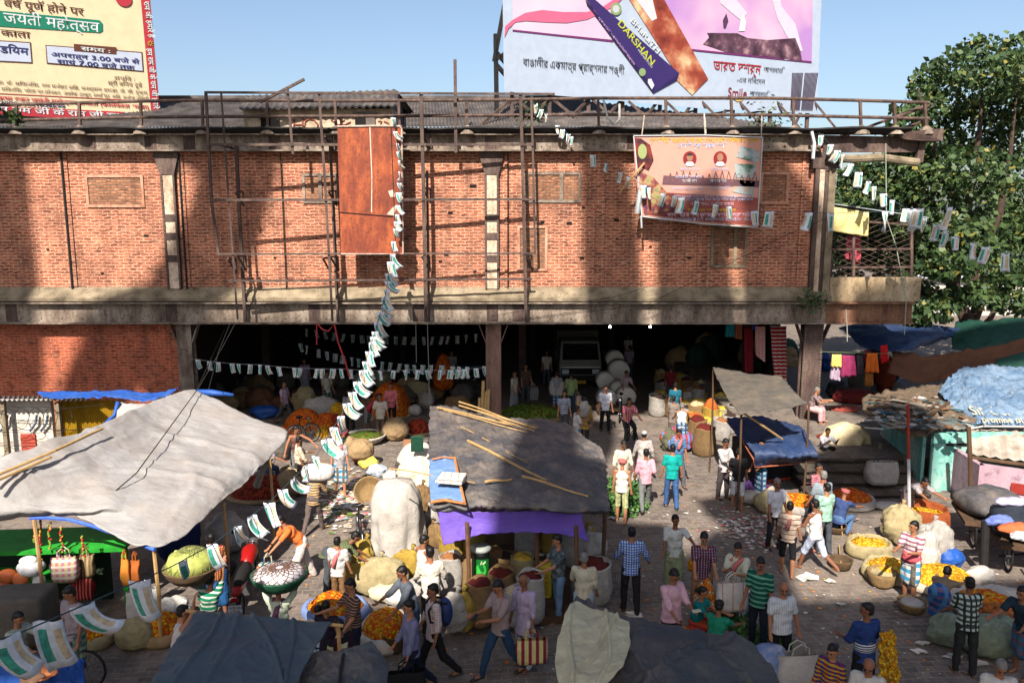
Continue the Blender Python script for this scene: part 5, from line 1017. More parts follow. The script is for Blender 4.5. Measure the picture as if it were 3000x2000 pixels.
def heap(label, px, py, rx, ry, h, fl=None, cl=None, yaw=0.0, z=0.0, group='marigold heaps in open sacks', rim=.16, open_=.86):
    sd_[0] += 1; s = sd_[0]; c = Z(px, py, z); t = thing('marigold_heap', label, 'flower heap', c, group); Ry = Matrix.Rotation(yaw, 3, 'Z')
    def jit(q, a, j):
        w = 1 + .13 * noise.noise(V((math.cos(a) * 1.3, math.sin(a) * 1.3, s * 3.1))); 
        e = V((q.x * rx * w, q.y * ry * w, q.z)); e.z += .06 * noise.noise(V((math.cos(a) * 2.5, math.sin(a) * 2.5, s + j * .3))) * (1 if j > 1 else .2)
        return Ry @ e
    m = MB(); m.lathe([(1.0, .0), (1.12, rim * .5), (1.08, rim * 1.1), (.98, rim * 1.45), (.9, rim * 1.3), (.86, rim * .8)], c, 40, jit=jit); o = m.build('sack_cloth', cl or M_SACKC, t, True)
    m = MB(); prof = [(.93, rim * .6)] + [(.93 * math.cos(k / 9 * 1.57) + .0005, rim * .8 + h * math.sin(k / 9 * 1.57)) for k in range(10)]
    def jf(q, a, j):
        q = jit(V((q.x, q.y, q.z)), a, 0); return q + V((0, 0, .05 * noise.noise(q * 3 + V((s, 0, 0))) + .034 * noise.noise(q * 15)))
    m.lathe(prof, c, 52, jit=jf)
    m.build('flowers', fl or FL_MIX, t, True); return t
def bag(label, px, py, w, d, h, mat, z=0.0, yaw=0.0, group=None, handles=True, name='shopping_bag', pos=None, hcol=None):
    c = pos or Z(px, py, z); t = thing(name, label, 'bag', c, group); Rz = Matrix.Rotation(yaw, 3, 'Z'); vs = []; fs = []; N = 16; K = 7
    for j in range(K + 1):
        u = j / K; ww = w * (.94 + .1 * math.sin(u * 3) ) / 2; dd = d * (1 - .55 * u + .2 * math.sin(u * 3.1)) / 2
        for k in range(N):
            a = 2 * math.pi * k / N; x = math.copysign(abs(math.cos(a)) ** .5, math.cos(a)) * ww; y = math.copysign(abs(math.sin(a)) ** .5, math.sin(a)) * dd
            q = V((x, y, h * u)); q += V((1, 1, .4)) * .03 * noise.noise(q * 6 + V((px, py, 0))); vs.append(c + Rz @ q)
    for j in range(K):
        for k in range(N): fs.append((j * N + k, j * N + (k + 1) % N, (j + 1) * N + (k + 1) % N, (j + 1) * N + k))
    fs.append(tuple(range(N - 1, -1, -1))); m = MB(); m.add(vs, fs); m.build('body', mat, t, True)
    if handles:
        for sy in (-1, 1):
            m = MB(); m.tube([c + Rz @ V((x * w * .2, sy * d * .18, h * .98 + zz)) for x, zz in ((-1, 0), (-.9, .12), (0, .2), (.9, .12), (1, 0))], .012, 5); m.build('handle', hcol or mat, t)
    return t
# --- spice stall stock (on the plank base)
B = .185
for a in (('tall white sack of brown powder at the stall front', 1320, 1738, .23, .82, M_SACKW, SP_BRN), ('tan sack of brown powder beside the tall white one', 1376, 1730, .2, .78, M_SACKT, SP_BRN), ('jute sack of dark chillies at the plank edge', 1405, 1826, .25, .86, M_SACKB, SP_CHIL), ('jute sack of red chillies behind the phone user', 1468, 1770, .27, .7, M_SACKB, SP_CHIL), ('slim white sack behind the phone user', 1448, 1800, .18, .62, M_SACKW, SP_PALE), ('cream sack with ochre grain under the valance', 1530, 1720, .24, .7, M_SACKC, SP_YEL), ('small white sack of dark seeds behind the printed bag', 1588, 1712, .22, .6, M_SACKW, SP_DK), ('white sack of red chillies behind the lilac kurta man', 1553, 1815, .27, .92, M_SACKW, SP_CHIL), ('plain white sack at the plank edge by the striped bag', 1506, 1826, .2, .7, M_SACKW, SP_PALE), ('wide white sack heaped with red chillies at the stall corner', 1735, 1755, .38, .82, M_SACKW, SP_CHIL), ('yellow sack under the valance beside the bamboo post', 1322, 1668, .26, .8, M_SACKY, SP_YEL), ('yellow printed sack behind the green apple bag', 1384, 1660, .27, .8, M_SACKY, SP_PALE), ('dim white sack at the back of the stall', 1546, 1640, .28, .9, M_SACKW, SP_PALE), ('amber sack at the back of the stall', 1620, 1640, .28, .9, M_SACKY, SP_OR), ('pale sack in the stall corner by the purple cloth', 1672, 1650, .26, .8, M_SACKW, SP_YEL), ('dark jute sack in the middle of the stall', 1478, 1700, .26, .6, M_SACKB, SP_DK), ('jute sack in the gap beside the slim white sack', 1440, 1700, .25, .7, M_SACKB, SP_BRN)):
    sack(a[0], a[1], a[2], a[3], a[4], a[5], a[6], B)
for lab, px, py, r, mt in (('white sack with faded red print at the plank edge', 1334, 1850, (.24, .2, .42), M_SACKW), ('stained yellow sack beside the red printed one', 1366, 1843, (.19, .18, .38), M_SACKY), ('bulging white sack leaning on the stall by the kurta man', 1228, 1822, (.3, .24, .5), M_SACKW), ('white tied sack at the stall side', 1268, 1572, (.2, .2, .4), M_SACKW), ('crumpled brown sack under the white tied one', 1284, 1600, (.3, .25, .3), M_SACKB), ('brown sack behind the big white cover', 1238, 1520, (.3, .3, .5), M_SACKB), ('yellow sack lying by the tank top man', 1195, 1690, (.36, .3, .34), M_SACKY), ('big cream sack lying on the cobbles', 1110, 1735, (.68, .4, .42), M_SACKC), ('amber upright sack before the green striped man', 1066, 1702, (.26, .24, .5), M_SACKY), ('pale yellow tied sack beside the boy', 1030, 1706, (.24, .2, .3), M_SACKC), ('pale crumpled plastic sack by the marigolds', 1140, 1758, (.42, .28, .2), TP_CREAM), ('white plastic wrapped heap beside the amber sacks', 1190, 1775, (.5, .3, .22), TP_WHITE), ('yellow plastic sack on the stall corner', 1716, 1608, (.3, .24, .3), M_SACKY), ('white plastic sack slumped at the stall corner', 1738, 1650, (.34, .26, .4), TP_WHITE)):
    bundle('tied_sack', lab, 'sack', px, py, r, mt, B if 1300 < px < 1400 else 0, 'tied sacks round the stall', r[2] > .25)
# green apple bag
c = Z(1410, 1706, .5); ga = thing('apple_bag', 'black and green printed bag with an apple on the stall', 'bag', c)
m = MB(); m.lathe([(.17, -.3), (.19, -.1), (.19, .5), (.17, .62), (.19, .74)], c, 20, jit=lump(4, .05)); m.build('body', plain((14, 20, 16), .4, .2, 5), ga, True)
fr = lambda x, z, o=0.0: c + V((math.sin(x) * (.198 + o), -math.cos(x) * (.198 + o), z))
m = MB(); vs = [fr(-.9 + 1.8 * i / 10, z) for z in (-.05, .58) for i in range(11)]; m.add(vs, [(i, i + 1, i + 12, i + 11) for i in range(10)]); m.build('green_panel', plain((20, 104, 44), .4, .4, 5), ga)
m = MB(); vs = [fr(0 + .62 * math.cos(a / 20 * 6.283) * (1 - .12 * math.cos(a / 20 * 12.56)), .36 + .13 * math.sin(a / 20 * 6.283), .012) for a in range(20)]; m.add(vs, [tuple(range(20))]); m.build('apple_picture', plain((52, 168, 60), .4), ga)
m = MB(); m.tube([fr(0, .48, .014), fr(.1, .55, .014)], .012, 5); vs = [fr(.1, .5, .016), fr(.45, .56, .016), fr(.5, .52, .016), fr(.25, .48, .016)]; m.add(vs, [(0, 1, 2, 3)]); m.build('apple_leaf', plain((176, 206, 150), .5), ga)
textmesh('Apple', .19, PR_WHITE, c + V((-.17, -.222, .04)), (1, 0, 0), (0, 0, 1), 'lettering', ga, .85, bold=.008); textmesh('GREEN', .07, plain((140, 200, 120)), c + V((-.1, -.222, .19)), (1, 0, 0), (0, 0, 1), 'lettering', ga)
m = MB(); m.lathe([(.2, .70), (.21, .76), (.16, .8), (.001, .78)], c, 16); m.build('silver_top', plain((150, 156, 150), .4), ga, True)
# yellow printed tin
c = Z(1592, 1745, B); yt = thing('printed_bag', 'yellow printed bag with red upright lettering on the stall', 'bag', c)
m = MB(); m.obox(c + V((0, 0, .36)), (.34, .26, .7), R(-8)); o = m.build('body', plain((206, 190, 50), .5, .2, 4), yt); bv = o.modifiers.new('soft', 'BEVEL'); bv.width = .04; bv.segments = 2
for k in range(2): textmesh('JOSTA EX', .11, plain((150, 30, 36)), c + V((-.05 + k * .14, -.155, .1)), (0, 0, 1), (-1, 0, 0), 'lettering', yt)
# big white covers beside the stall
def mound(name, label, cat, px, py, rx, ry, h, mat, z=0.0, p=3.0, seed=1, fold=.09):
    c = Z(px, py, z); s = V((seed * 5.1, 0, seed)); vs = []; fs = []; N = 48; K = 22
    for j in range(K + 1):
        u = j / K
        for k in range(N):
            a = 2 * math.pi * k / N; pr = (1 - u ** p) ** (1 / p) if u < 1 else 0; 
            f = 1 + fold * (1 - u) * math.sin(a * 9 + 3 * noise.noise(V((a, u * 2, seed)))) + .16 * noise.noise(V((math.cos(a) * 1.5, math.sin(a) * 1.5, u * 2)) + s)
            q = V((math.cos(a) * rx * pr * f, math.sin(a) * ry * pr * f, u * h * (1 + .08 * noise.noise(V((math.cos(a), math.sin(a), 7)) + s)))); q += V((.03, .03, .03)) * noise.noise(q * 5 + s); q.z = max(q.z, 0); vs.append(c + q)
    for j in range(K):
        for k in range(N): fs.append((j * N + k, j * N + (k + 1) % N, (j + 1) * N + (k + 1) % N, (j + 1) * N + k))
    m = MB(); m.add(vs, fs); return m.build(name, mat, None, True, (label, cat))
mound('covered_load', 'tall load wrapped in wrinkled white plastic sheet beside the stall', 'covered load', 1165, 1610, .62, .55, 1.75, TP_WHITE, 0, 4, 3)
mound('wrapped_bale', 'white cloth wrapped bale behind the black roofed stall', 'bale', 1225, 1415, .7, .6, 1.25, cloth((220, 206, 184), .12, .9, .8, 5), 0, 2.4, 5)
m = MB(); q = Z(1222, 1300, 1.4); m.obox(q, (.36, .05, .5), R(10), 0, .3); m.build('green_board', plain((34, 84, 66), .7), None, tags=('dark green board leaning on the white wrapped bale', 'board'))
m = MB(); m.obox(Z(1200, 1308, .4) , (.4, .4, .4), .1); m.build('carton', plain((166, 118, 84), .9), None, tags=('brown carton at the side of the white bale', 'carton'))
# flowers, baskets near the stall
heap('mixed marigold heap behind the brown striped man', 985, 1800, .62, .5, .3, FL_MIX, cloth((120, 140, 186), .2, .9, .8, 5)); heap('mixed marigold heap in a white sheet beside the dark basket', 1128, 1868, .44, .62, .34, FL_MIX, cloth((206, 196, 184), .15, .9, .8, 5), rim=.2)
basket('round dark basket at the edge of the white sheet', 1158, 1906, .23, .34, M_WICKD)
basket('big shallow wicker basket tipped against white bags', 1085, 1462, .42, .3, M_WICK, None, 0, 'wicker baskets', (R(0), R(52)))
basket('red tub under the burlap bundle', 1058, 1352, .36, .3, plain((178, 66, 44), .6), None); bundle('burlap_bundle', 'round burlap bundle set in the red tub', 'bundle', 1058, 1345, (.44, .42, .36), TP_BURL, .25, None, False, .12)
bundle('burlap_bundle', 'large burlap covered basket in the shade of the opening', 'bundle', 1158, 1288, (.5, .45, .42), TP_BURL, 0, 'burlap covered baskets', False, .1)
basket('wide tray of green leaves lined with white paper', 1070, 1296, .75, .3, plain((200, 190, 176), .8), FL_GR); basket('brown flat basket of greens beside the tent', 880, 1400, .6, .3, M_WICK, SP_PALE); basket('second brown flat basket by the brown trousered man', 920, 1392, .5, .28, M_WICK, FL_GR)
for lab, px, py, r, mt in (('dusty grey sack beside the tent edge', 850, 1450, (.45, .4, .38), TP_BURL), ('green wrapped bale behind the tank top man', 828, 1345, (.32, .3, .42), TP_GREY), ('small tan bundle near the green tray', 1018, 1322, (.35, .3, .3), TP_BURL), ('white topped bundle on blue cloth inside the opening', 1215, 1215, (.3, .3, .22), TP_WHITE)): bundle('cloth_bundle', lab, 'bundle', px, py, r, mt, 0, 'bundles near the opening', False, .16)
for lab, px, py, rx, ry, h, fl in (('orange garland heap just inside the opening', 893, 1258, .8, .6, .75, FL_OR), ('lower orange garland heap beside the tall one', 962, 1258, .7, .6, .6, FL_OR), ('flat orange heap near the tent peak', 860, 1268, .6, .5, .3, FL_OR), ('yellow flower heap behind the orange garlands', 988, 1235, .5, .4, .7, FL_YE), ('great orange pile deep in the shade', 1145, 1215, .9, .7, 1.3, FL_OR), ('red flower bundle beside the stall cloth', 1225, 1268, .5, .45, .5, FL_RED), ('red flower heap under the tent edge', 770, 1455, .9, .6, .6, FL_RED), ('yellow flower bunch by the parked scooter', 945, 1283, .25, .25, .4, FL_YE), ('red and green bundle between the garlands and flags', 985, 1262, .3, .3, .6, FL_RED)): heap(lab, px, py, rx, ry, h, fl, TP_BURL, 0, 0, 'flower heaps at the opening', .06)
bundle('white_sack', 'big pale sack behind the orange garlands', 'sack', 948, 1232, (.75, .5, .5), M_SACKW, 0, None, False); bundle('blue_sheet_heap', 'crumpled blue plastic heap inside the opening', 'plastic heap', 775, 1222, (.6, .4, .26), TP_BLUE, 0, None, False, .3)
heap('dark wet greens piled inside the opening', 1555, 1222, 1.3, .8, .5, FL_GR, TP_BURL, 0, 0, 'flower heaps at the opening', .05)
m = MB(); c = Z(1300, 1172, 0); m.lathe([(.42, .25), (.46, .6), (.36, 1.2), (.2, 1.6), (.08, 1.75)], c + V((0, 0, .3)), 22, jit=lambda q, a, j: q * (1 + .12 * math.sin(a * 11))); m.build('garland_bunch', FL_OR, None, True, ('bunch of long orange garlands hanging in the dark', 'garland'))
# litter of paper and plastic near the basket
LT = [plain(c, .8) for c in ((214, 206, 196), (196, 178, 160), (170, 186, 196), (206, 170, 120), (190, 110, 110), (226, 160, 30), (236, 120, 20), (110, 130, 60))]
def scrap(m, p, s, mi):
    q = [p + V((s * rnd.uniform(.5, 1.2) * math.cos(a), s * rnd.uniform(.4, 1) * math.sin(a), .012 + rnd.random() * s * .35)) for a in (.2, 1.6, 2.9, 4.4, 5.5)]
    m.add(q, [(0, 1, 2), (0, 2, 3), (0, 3, 4)], mi)
m = MB()
for k in range(420): px = rnd.gauss(1015, 45); py = 1440 + (1015 - px) * .25 + rnd.gauss(20, 40); scrap(m, Z(px, py), rnd.uniform(.03, .13), rnd.choice((0, 0, 0, 1, 1, 2, 3, 4, 7)))
for k in range(1000): p = Z(rnd.uniform(1400, 3000), rnd.uniform(1420, 1990)); scrap(m, p, rnd.uniform(.012, .045), rnd.choice((0, 0, 1, 5, 6, 6, 7)))
for k in range(260): p = Z(rnd.gauss(2200, 60), rnd.gauss(1545, 28)); scrap(m, p, rnd.uniform(.03, .1), rnd.choice((0, 0, 1, 4)))
for k in range(200): p = Z(rnd.uniform(640, 1400), rnd.uniform(1250, 1990)); scrap(m, p, rnd.uniform(.012, .05), rnd.choice((0, 1, 5, 6, 7)))
for (px, py, s) in ((2360, 1695, .3), (2426, 1705, .18), (2465, 1772, .16), (1795, 1520, .2), (1860, 1805, .3), (2690, 1910, .2), (2800, 1925, .25), (2860, 1945, .2), (2535, 1825, .18), (2700, 1885, .14), (2180, 1735, .2)): 
    for k in range(3): scrap(m, Z(px + rnd.uniform(-12, 12), py), s * .7, 0)
struct(m.build('litter', LT), 'stuff')
for lab, px, py in (('newspaper wrapped parcel by the tipped basket', 1105, 1395), ('white carrier bag beside the newspaper parcel', 1150, 1412), ('yellow and white plastic parcel on the cobbles', 1080, 1372)):
    bundle('parcel', lab, 'parcel', px, py, (.32, .22, .2), {1105: plain((176, 186, 196), .8, .4, 14), 1150: TP_WHITE, 1080: plain((206, 186, 90), .7, .4, 6)}[px], 0, 'parcels by the tipped basket', False, .3)
# --- marigold sellers on the sunny side
heap('marigold heap behind the white polo man', 2325, 1490, .72, .55, .28, FL_MIX, M_SACKW); heap('marigold heap between the grey shirt and the squatting youth', 2490, 1478, .62, .55, .3, FL_OR, M_SACKW)
heap('yellow marigolds in a cream sack with rolled rim', 2545, 1622, .5, .4, .16, FL_YE, M_SACKC, 0, 0, 'marigold heaps in open sacks', .24); heap('marigold heap striped by the lungi man shadow', 2605, 1690, .52, .5, .2, FL_YE, M_SACKC, 0, 0, 'marigold heaps in open sacks', .22)
heap('largest golden marigold heap beside the dark post', 2745, 1715, .8, .55, .32, FL_YE, cloth((206, 190, 170), .15, .9, .8, 5)); heap('orange marigold heap behind the tartan shirt man', 2890, 1795, .62, .6, .2, FL_MIX, TP_WHITE, 0, 0, 'marigold heaps in open sacks', .22)
heap('orange flowers in a rust orange sack', 2705, 1548, .58, .5, .16, FL_YE, M_SACKO, 0, 0, 'marigold heaps in open sacks', .42)
heap('red and gold flowers in a sack beside the corner column', 2425, 1312, .62, .5, .35, FL_RED, M_SACKW, 0, .3); heap('yellow flowers beside the squatting eater', 2450, 1330, .45, .4, .3, FL_YE, M_SACKC, 0, .2)
mound('covered_heap', 'heap of flowers under a pale cloth on the steps', 'covered heap', 2478, 1292, .75, .55, .62, cloth((214, 196, 156), .15, .9, .8, 5), .66, 2.2, 8)
for lab, px, py, r, mt in (('stout cream sack standing between flower heaps', 2640, 1592, (.5, .44, .5), M_SACKC), ('white cloth bundle behind the lungi man', 2735, 1645, (.42, .36, .52), M_SACKW), ('pinkish white sack beside the striped polo man', 2706, 1690, (.3, .28, .56), TP_WHITE), ('bright blue plastic bundle by the dark post', 2776, 1658, (.36, .26, .24), TP_BLUE), ('terracotta sack half behind the cream one', 2645, 1585, (.3, .26, .3), M_SACKO), ('pale green sack bursting with flowers', 2782, 1885, (.42, .34, .3), M_SACKG), ('pale green sack lying beneath the netted bundle', 2905, 1915, (.62, .4, .36), M_SACKG), ('translucent netted bundle of orange flowers', 2918, 1850, (.42, .38, .3), flowers('netted_flowers', [(150, 90, 50), (196, 110, 50), (120, 80, 50), (170, 130, 80)], 10)), ('grey and white sheet roll at the heap edge', 2870, 1715, (.3, .2, .24), TP_WHITE), ('grey plastic slumped by the cart wheel', 2930, 1760, (.5, .3, .16), TP_WHITE), ('pink and cream sack on the paving by the steps', 2580, 1370, (.3, .22, .36), M_SACKC), ('pale wrapped sack on the paving edge', 2600, 1490, (.4, .2, .1), TP_WHITE)):
    bundle('flower_sack', lab, 'sack', px, py, r, mt, 0, 'sacks of the marigold sellers', r[2] > .33)
basket('dark basket with a stick in it', 2462, 1666, .26, .24, M_WICKD); basket('wicker basket leaning on the shadowed flowers', 2582, 1716, .32, .34, M_WICK); basket('wicker basket of white petals at the lungi man feet', 2670, 1790, .29, .22, M_WICK, TP_WHITE); basket('low dark basket behind the crossing shorts man', 2448, 1560, .26, .2, M_WICKD)
m = MB(); m.tube([Z(2464, 1655, .1), Z(2458, 1595, .1)], .015, 5); m.build('basket_stick', M_BAMB, None, tags=('pale stick standing in the dark basket', 'stick')); m = MB(); m.tube([Z(2468, 1570), Y(2464, 1515, Z(2468, 1570).y)], .015, 5); m.build('thin_stake', M_BAMB, None, tags=('thin stake stuck upright beside the low dark basket', 'stake'))
bag('large white woven bag with dark piping on the stone steps', 2580, 1412, .9, .5, .62, M_SACKW, .34, .05, None, True, 'woven_bag', None, plain((60, 70, 84)))
# --- spice sacks in the dark hall
rr = random.Random(21); n = 0
for py in (1135, 1160, 1188, 1215, 1240, 1265):
    for px in range(1928 + int((1265 - py) * .1), 2150, 36):
        if py > 1230 and px < 2010: continue
        px2 = px + rr.uniform(-9, 9); mt, ct, w = rr.choice(((M_SACKW, SP_DK, 'dark seeds'), (M_SACKB, SP_CHIL, 'chillies'), (M_SACKY, SP_OR, 'orange spice'), (M_SACKC, SP_YEL, 'yellow spice'), (M_SACKW, SP_BRN, 'brown spice'), (M_SACKT, SP_PALE, 'pale grain')))
        sack('open sack of %s in the shaded hall rows' % w, px2, py + rr.uniform(-5, 5), rr.uniform(.28, .36), rr.uniform(.5, .8), mt, ct, 0, 'spice sacks in the shaded hall', .08); n += 1
sack('sunlit jute sack of brown pods at the hall edge', 2062, 1332, .36, .95, M_SACKB, SP_CHIL, 0, 'sacks of spices', .1); sack('jute sack of brown pods behind the sunlit one', 2040, 1305, .34, .95, M_SACKB, SP_CHIL, 0, 'sacks of spices', .1); sack('white sack of dark pods near the bending vendor', 2015, 1235, .42, .6, M_SACKW, SP_DK)
sack('yellow sack with orange powder cone', 2080, 1262, .32, .9, M_SACKY, SP_OR, 0, 'sacks of spices', .2); sack('white drum shaped sack by the grey awning', 2112, 1288, .3, .75, M_SACKW, SP_BRN)
heap('purple wrapped goods heap before the blue stall', 2200, 1440, .6, .5, .25, flowers('violet_packets', [(40, 30, 110), (70, 60, 150), (30, 24, 80), (150, 60, 90)], 12), TP_WHITE); 
for lab, px, py, r, mt in (('cream tied sack beside the purple packets', 2262, 1500, (.5, .4, .34), M_SACKC), ('clear plastic bag before the cream tied sack', 2205, 1475, (.4, .3, .2), TP_WHITE), ('dark checked bundle by the bending vendor', 1960, 1320, (.3, .26, .4), plain((90, 92, 70), .9, .5, 9))): bundle('tied_sack', lab, 'sack', px, py, r, mt, 0, 'sacks before the blue stall', False)
bag('white carrier sack with red lines at the bearded man feet', 2122, 1449, .42, .36, .68, stripes((214, 210, 206), (150, 70, 60), 6, 'X', .93), 0, 0, None, False, 'woven_bag')
# leaf pile by the stall
M_LEAF2 = leafmat('herbs', [(0, (.02, .06, .015, 1)), (.6, (.05, .13, .03, 1)), (1, (.12, .22, .05, 1))])
def greens(label, px, py, rx, ry, h, n, sz, mat=None):
    c = Z(px, py); m = MB(); rr = random.Random(int(px))
    for k in range(n):
        a = rr.uniform(0, 6.28); r = rr.random() ** .6; p = c + V((math.cos(a) * r * rx, math.sin(a) * r * ry, h * (1 - r * r) * rr.uniform(.6, 1.05))); d = V((rr.uniform(-1, 1), rr.uniform(-1, 1), rr.uniform(-.2, .8))).normalized(); u = d.orthogonal().normalized(); L = sz * rr.uniform(.6, 1.3)
        m.add([p, p + d * L * .5 + u * L * .3, p + d * L, p + d * L * .5 - u * L * .3], [(0, 1, 2, 3)])
    return m.build('herb_pile', mat or M_LEAF2, None, False, (label, 'herb pile', 'piles of greens'))
greens('pile of dark green leaves beside the black roofed stall', 1815, 1480, .75, .9, .8, 1500, .16); greens('grassy herbs by the green polo seller', 2150, 1840, .4, .35, .45, 700, .12); greens('low green clump at the plaid shirt man feet', 2262, 1895, .35, .4, .3, 400, .12); greens('clump of weeds on the terrace edge', 2480, 1215, .8, .5, .35, 500, .12); greens('dark mossy weeds by the turquoise wall', 2590, 1375, .5, .6, .3, 500, .1)
for lab, p, s in (('small bush rooted on the railing near the iron braces', F(1560, 330, -.1), .5), ('leafy creeper growing on the roof edge', F(2245, 365, -.1), .8), ('weeds growing at the corner column ledge', F(2378, 880, -.45), .5), ('wispy plant on the railing by the yellow billboard', F(40, 345, -.3), .35)):
    m = MB(); rr = random.Random(len(lab))
    for k in range(150): q = p + V((rr.gauss(0, s * .5), rr.gauss(0, .15), rr.gauss(0, s * .4))); d = V((rr.uniform(-1, 1), rr.uniform(-1, .2), rr.uniform(-.6, .8))).normalized(); u = d.orthogonal().normalized(); L = rr.uniform(.1, .2); m.add([q, q + d * L * .5 + u * L * .3, q + d * L, q + d * L * .5 - u * L * .3], [(0, 1, 2, 3)])
    m.build('roof_plant', M_LEAF, None, False, (lab, 'plant', 'plants sprouting on the old building'))
# --- far side: kiosk under the tent, left of the picture
k0, k1 = Z(-160, 1622, 1.35), Z(362, 1604, 1.35)
ki = thing('green_kiosk', 'bright green painted kiosk shelf under the tent', 'kiosk', Z(100, 1800))
MG = plain((36, 150, 44), .55, .25, 5)
m = MB(); m.slab([k0, k1, k1 + V((.05, .8, .15)), k0 + V((0, .8, .15))], (0, 0, -.08)); m.build('shelf', MG, ki)
m = MB(); m.box((k0.x, k0.y + .8, 0), (k1.x - .6, k0.y + .9, 1.4)); m.build('back_board', plain((26, 44, 28), .8), ki)
for t_ in (.02, .42, .98): p = k0.lerp(k1, t_) + V((0, .1, 0)); m = MB(); m.box((p.x - .05, p.y, 0), (p.x + .05, p.y + .1, p.z - .085)); m.build('leg', MG, ki)
m = MB(); m.box((k0.x, k0.y + .2, .65), (k1.x - .9, k0.y + .78, .72)); m.build('counter', MG, ki)
sf_ = lambda px, py, z=1.3, dy=-.12: Z(px, py, z) + V((0, dy, 0))
def hangbag(label, px, py_top, wpx, hpx, mat, d=.2, dep=None):
    top = Z(px, py_top, 1.3) if dep is None else Y(px, py_top, dep); bot = Y(px, py_top + hpx, top.y); w = wpx / FPX * (top.y * math.cos(PIT) + (H - top.z) * math.sin(PIT)); h = top.z - bot.z
    return bag(label, px, py_top, w, d, h, mat, 0, rnd.uniform(-.2, .2), 'bags hung round the green kiosk', True, 'hanging_bag', V((top.x, top.y, bot.z)))
dk = Z(150, 1622, 1.3).y - .15
hangbag('pink and cream striped bag hung on the kiosk', 186, 1630, 74, 68, stripes((206, 130, 158), (206, 196, 140), 9, 'X', .5, (230, 220, 200), .4), .25, dk); hangbag('red striped net bag hung below the striped bag', 240, 1690, 60, 62, stripes((150, 24, 34), (206, 130, 110), 16, 'X', .7), .2, dk + .2)
hangbag('orange folded bag hung at the kiosk end', 365, 1636, 26, 76, plain((206, 128, 44), .8, .2), .12, dk - .05); hangbag('darker orange bag beside the folded one', 395, 1640, 26, 70, plain((170, 92, 34), .8, .2), .12, dk); hangbag('brown striped bag behind the orange bags', 250, 1625, 44, 60, stripes((120, 96, 70), (170, 150, 110), 12, 'X', .5), .18, dk + .25)
for lab, px, py, s, mt in (('white inflated carrier bag under the kiosk shelf', 92, 1662, (.26, .2, .16), plain((226, 226, 228), .4)), ('small white carrier bag above the inflated one', 84, 1642, (.17, .14, .1), plain((226, 226, 228), .4)), ('white carrier bag hanging low by the garlands', 115, 1700, (.12, .1, .16), plain((222, 222, 226), .4)), ('brown leather pouch on the kiosk', 25, 1685, (.18, .14, .14), plain((190, 96, 50), .6)), ('brown pouch beside the white carrier bag', 62, 1693, (.17, .13, .13), plain((206, 112, 60), .6)), ('low brown pouch at the kiosk edge', 12, 1712, (.16, .13, .1), plain((176, 90, 48), .6))):
    c = Y(px, py, dk - .05); m = MB(); m.ell(c, s, n=14, m=9); m.v = [c + (p - c) * (1 + .15 * noise.noise((p - c) * 6 + c)) for p in m.v]; m.build('small_bag', mt, None, True, (lab, 'bag', 'small bags hung at the kiosk'))
for lab, px, y0, y1 in (('long red and green garland string at the kiosk', 102, 1520, 1590), ('thick red and green garland beside it', 118, 1520, 1670), ('short golden garland under the tent hem', 145, 1533, 1610), ('red and white garland hanging over the shelf', 180, 1545, 1622), ('bright garland at the kiosk end', 240, 1570, 1632)):
    d = dk - .15; m = MB(); a, b = Y(px, y0, d), Y(px + (px - 100) * .05, y1, d); n = int((a - b).length / .035); rr = random.Random(px)
    for k in range(n): m.ell(a.lerp(b, k / n) + V((rr.uniform(-.02, .02), rr.uniform(-.02, .02), 0)), .026, n=6, m=4, mi=rr.randrange(3))
    m.build('garland', [plain((176, 36, 30), .8), plain((120, 150, 50), .8), plain((214, 150, 60), .8)], None, True, (lab, 'garland', 'garlands hung at the kiosk'))
m = MB(); c = Z(65, 1800, .9); m.obox(c, (1.0, .7, .9), .1); o = m.build('covered_crate', TP_GREY, None, True, ('crate covered with a pale grey plastic sheet', 'crate')); bv = o.modifiers.new('soft', 'BEVEL'); bv.width = .08; bv.segments = 3
heap('marigolds in a beige sack by the slate canopy pole', 470, 1868, .48, .42, .34, FL_MIX, TP_BURL, 0, 0, 'marigold heaps in open sacks', .18); bundle('tied_sack', 'pale ribbed sack tied beside the marigolds', 'sack', 398, 1895, (.36, .3, .3), M_SACKC, 0, None, False, .1); heap('marigolds in a white sack between the flags', 278, 1880, .36, .42, .3, FL_MIX, M_SACKC, 0, 0, 'marigold heaps in open sacks', .18); heap('small marigold tray by the seated white shirt man', 110, 1905, .4, .3, .2, FL_MIX, M_SACKC)
tarp('blue_cart_cover', [[(-60, 1950, 1.2), (90, 1948, 1.25), (180, 1940, 1.25), (250, 1942, 1.15)], [(-60, 1985, 1.0), (80, 1985, 1.15), (170, 1975, 1.2), (248, 1980, 1.0)], [(-60, 2080, .7), (80, 2080, .9), (170, 2080, .9), (250, 2070, .7)]], TP_BLUE, None, ('rumpled blue plastic cover over a cart load', 'cover'), .09, 2.0, 50, 34, .03, 21)
for lab, px, py, c in (('orange cloth bundle on the blue cart cover', 130, 1985, (206, 128, 84)), ('brown cloth bundle on the blue cart cover', 105, 1990, (120, 92, 74))): bundle('cloth_bundle', lab, 'bundle', px, py, (.2, .16, .1), cloth(c), 1.28, 'cloth bundles on the cart', False, .3)
bag('white cloth bag with red edge beside the netted basket', 425, 1812, .62, .3, .62, stripes((226, 222, 214), (176, 60, 60), 3, 'X', .93), 0, .3); bundle('white_flowers', 'heap of white blossoms beside the white cloth bag', 'blossoms', 510, 1795, (.3, .22, .16), plain((226, 222, 214), .9, .2, 20, .8), .2, None, False, .4)
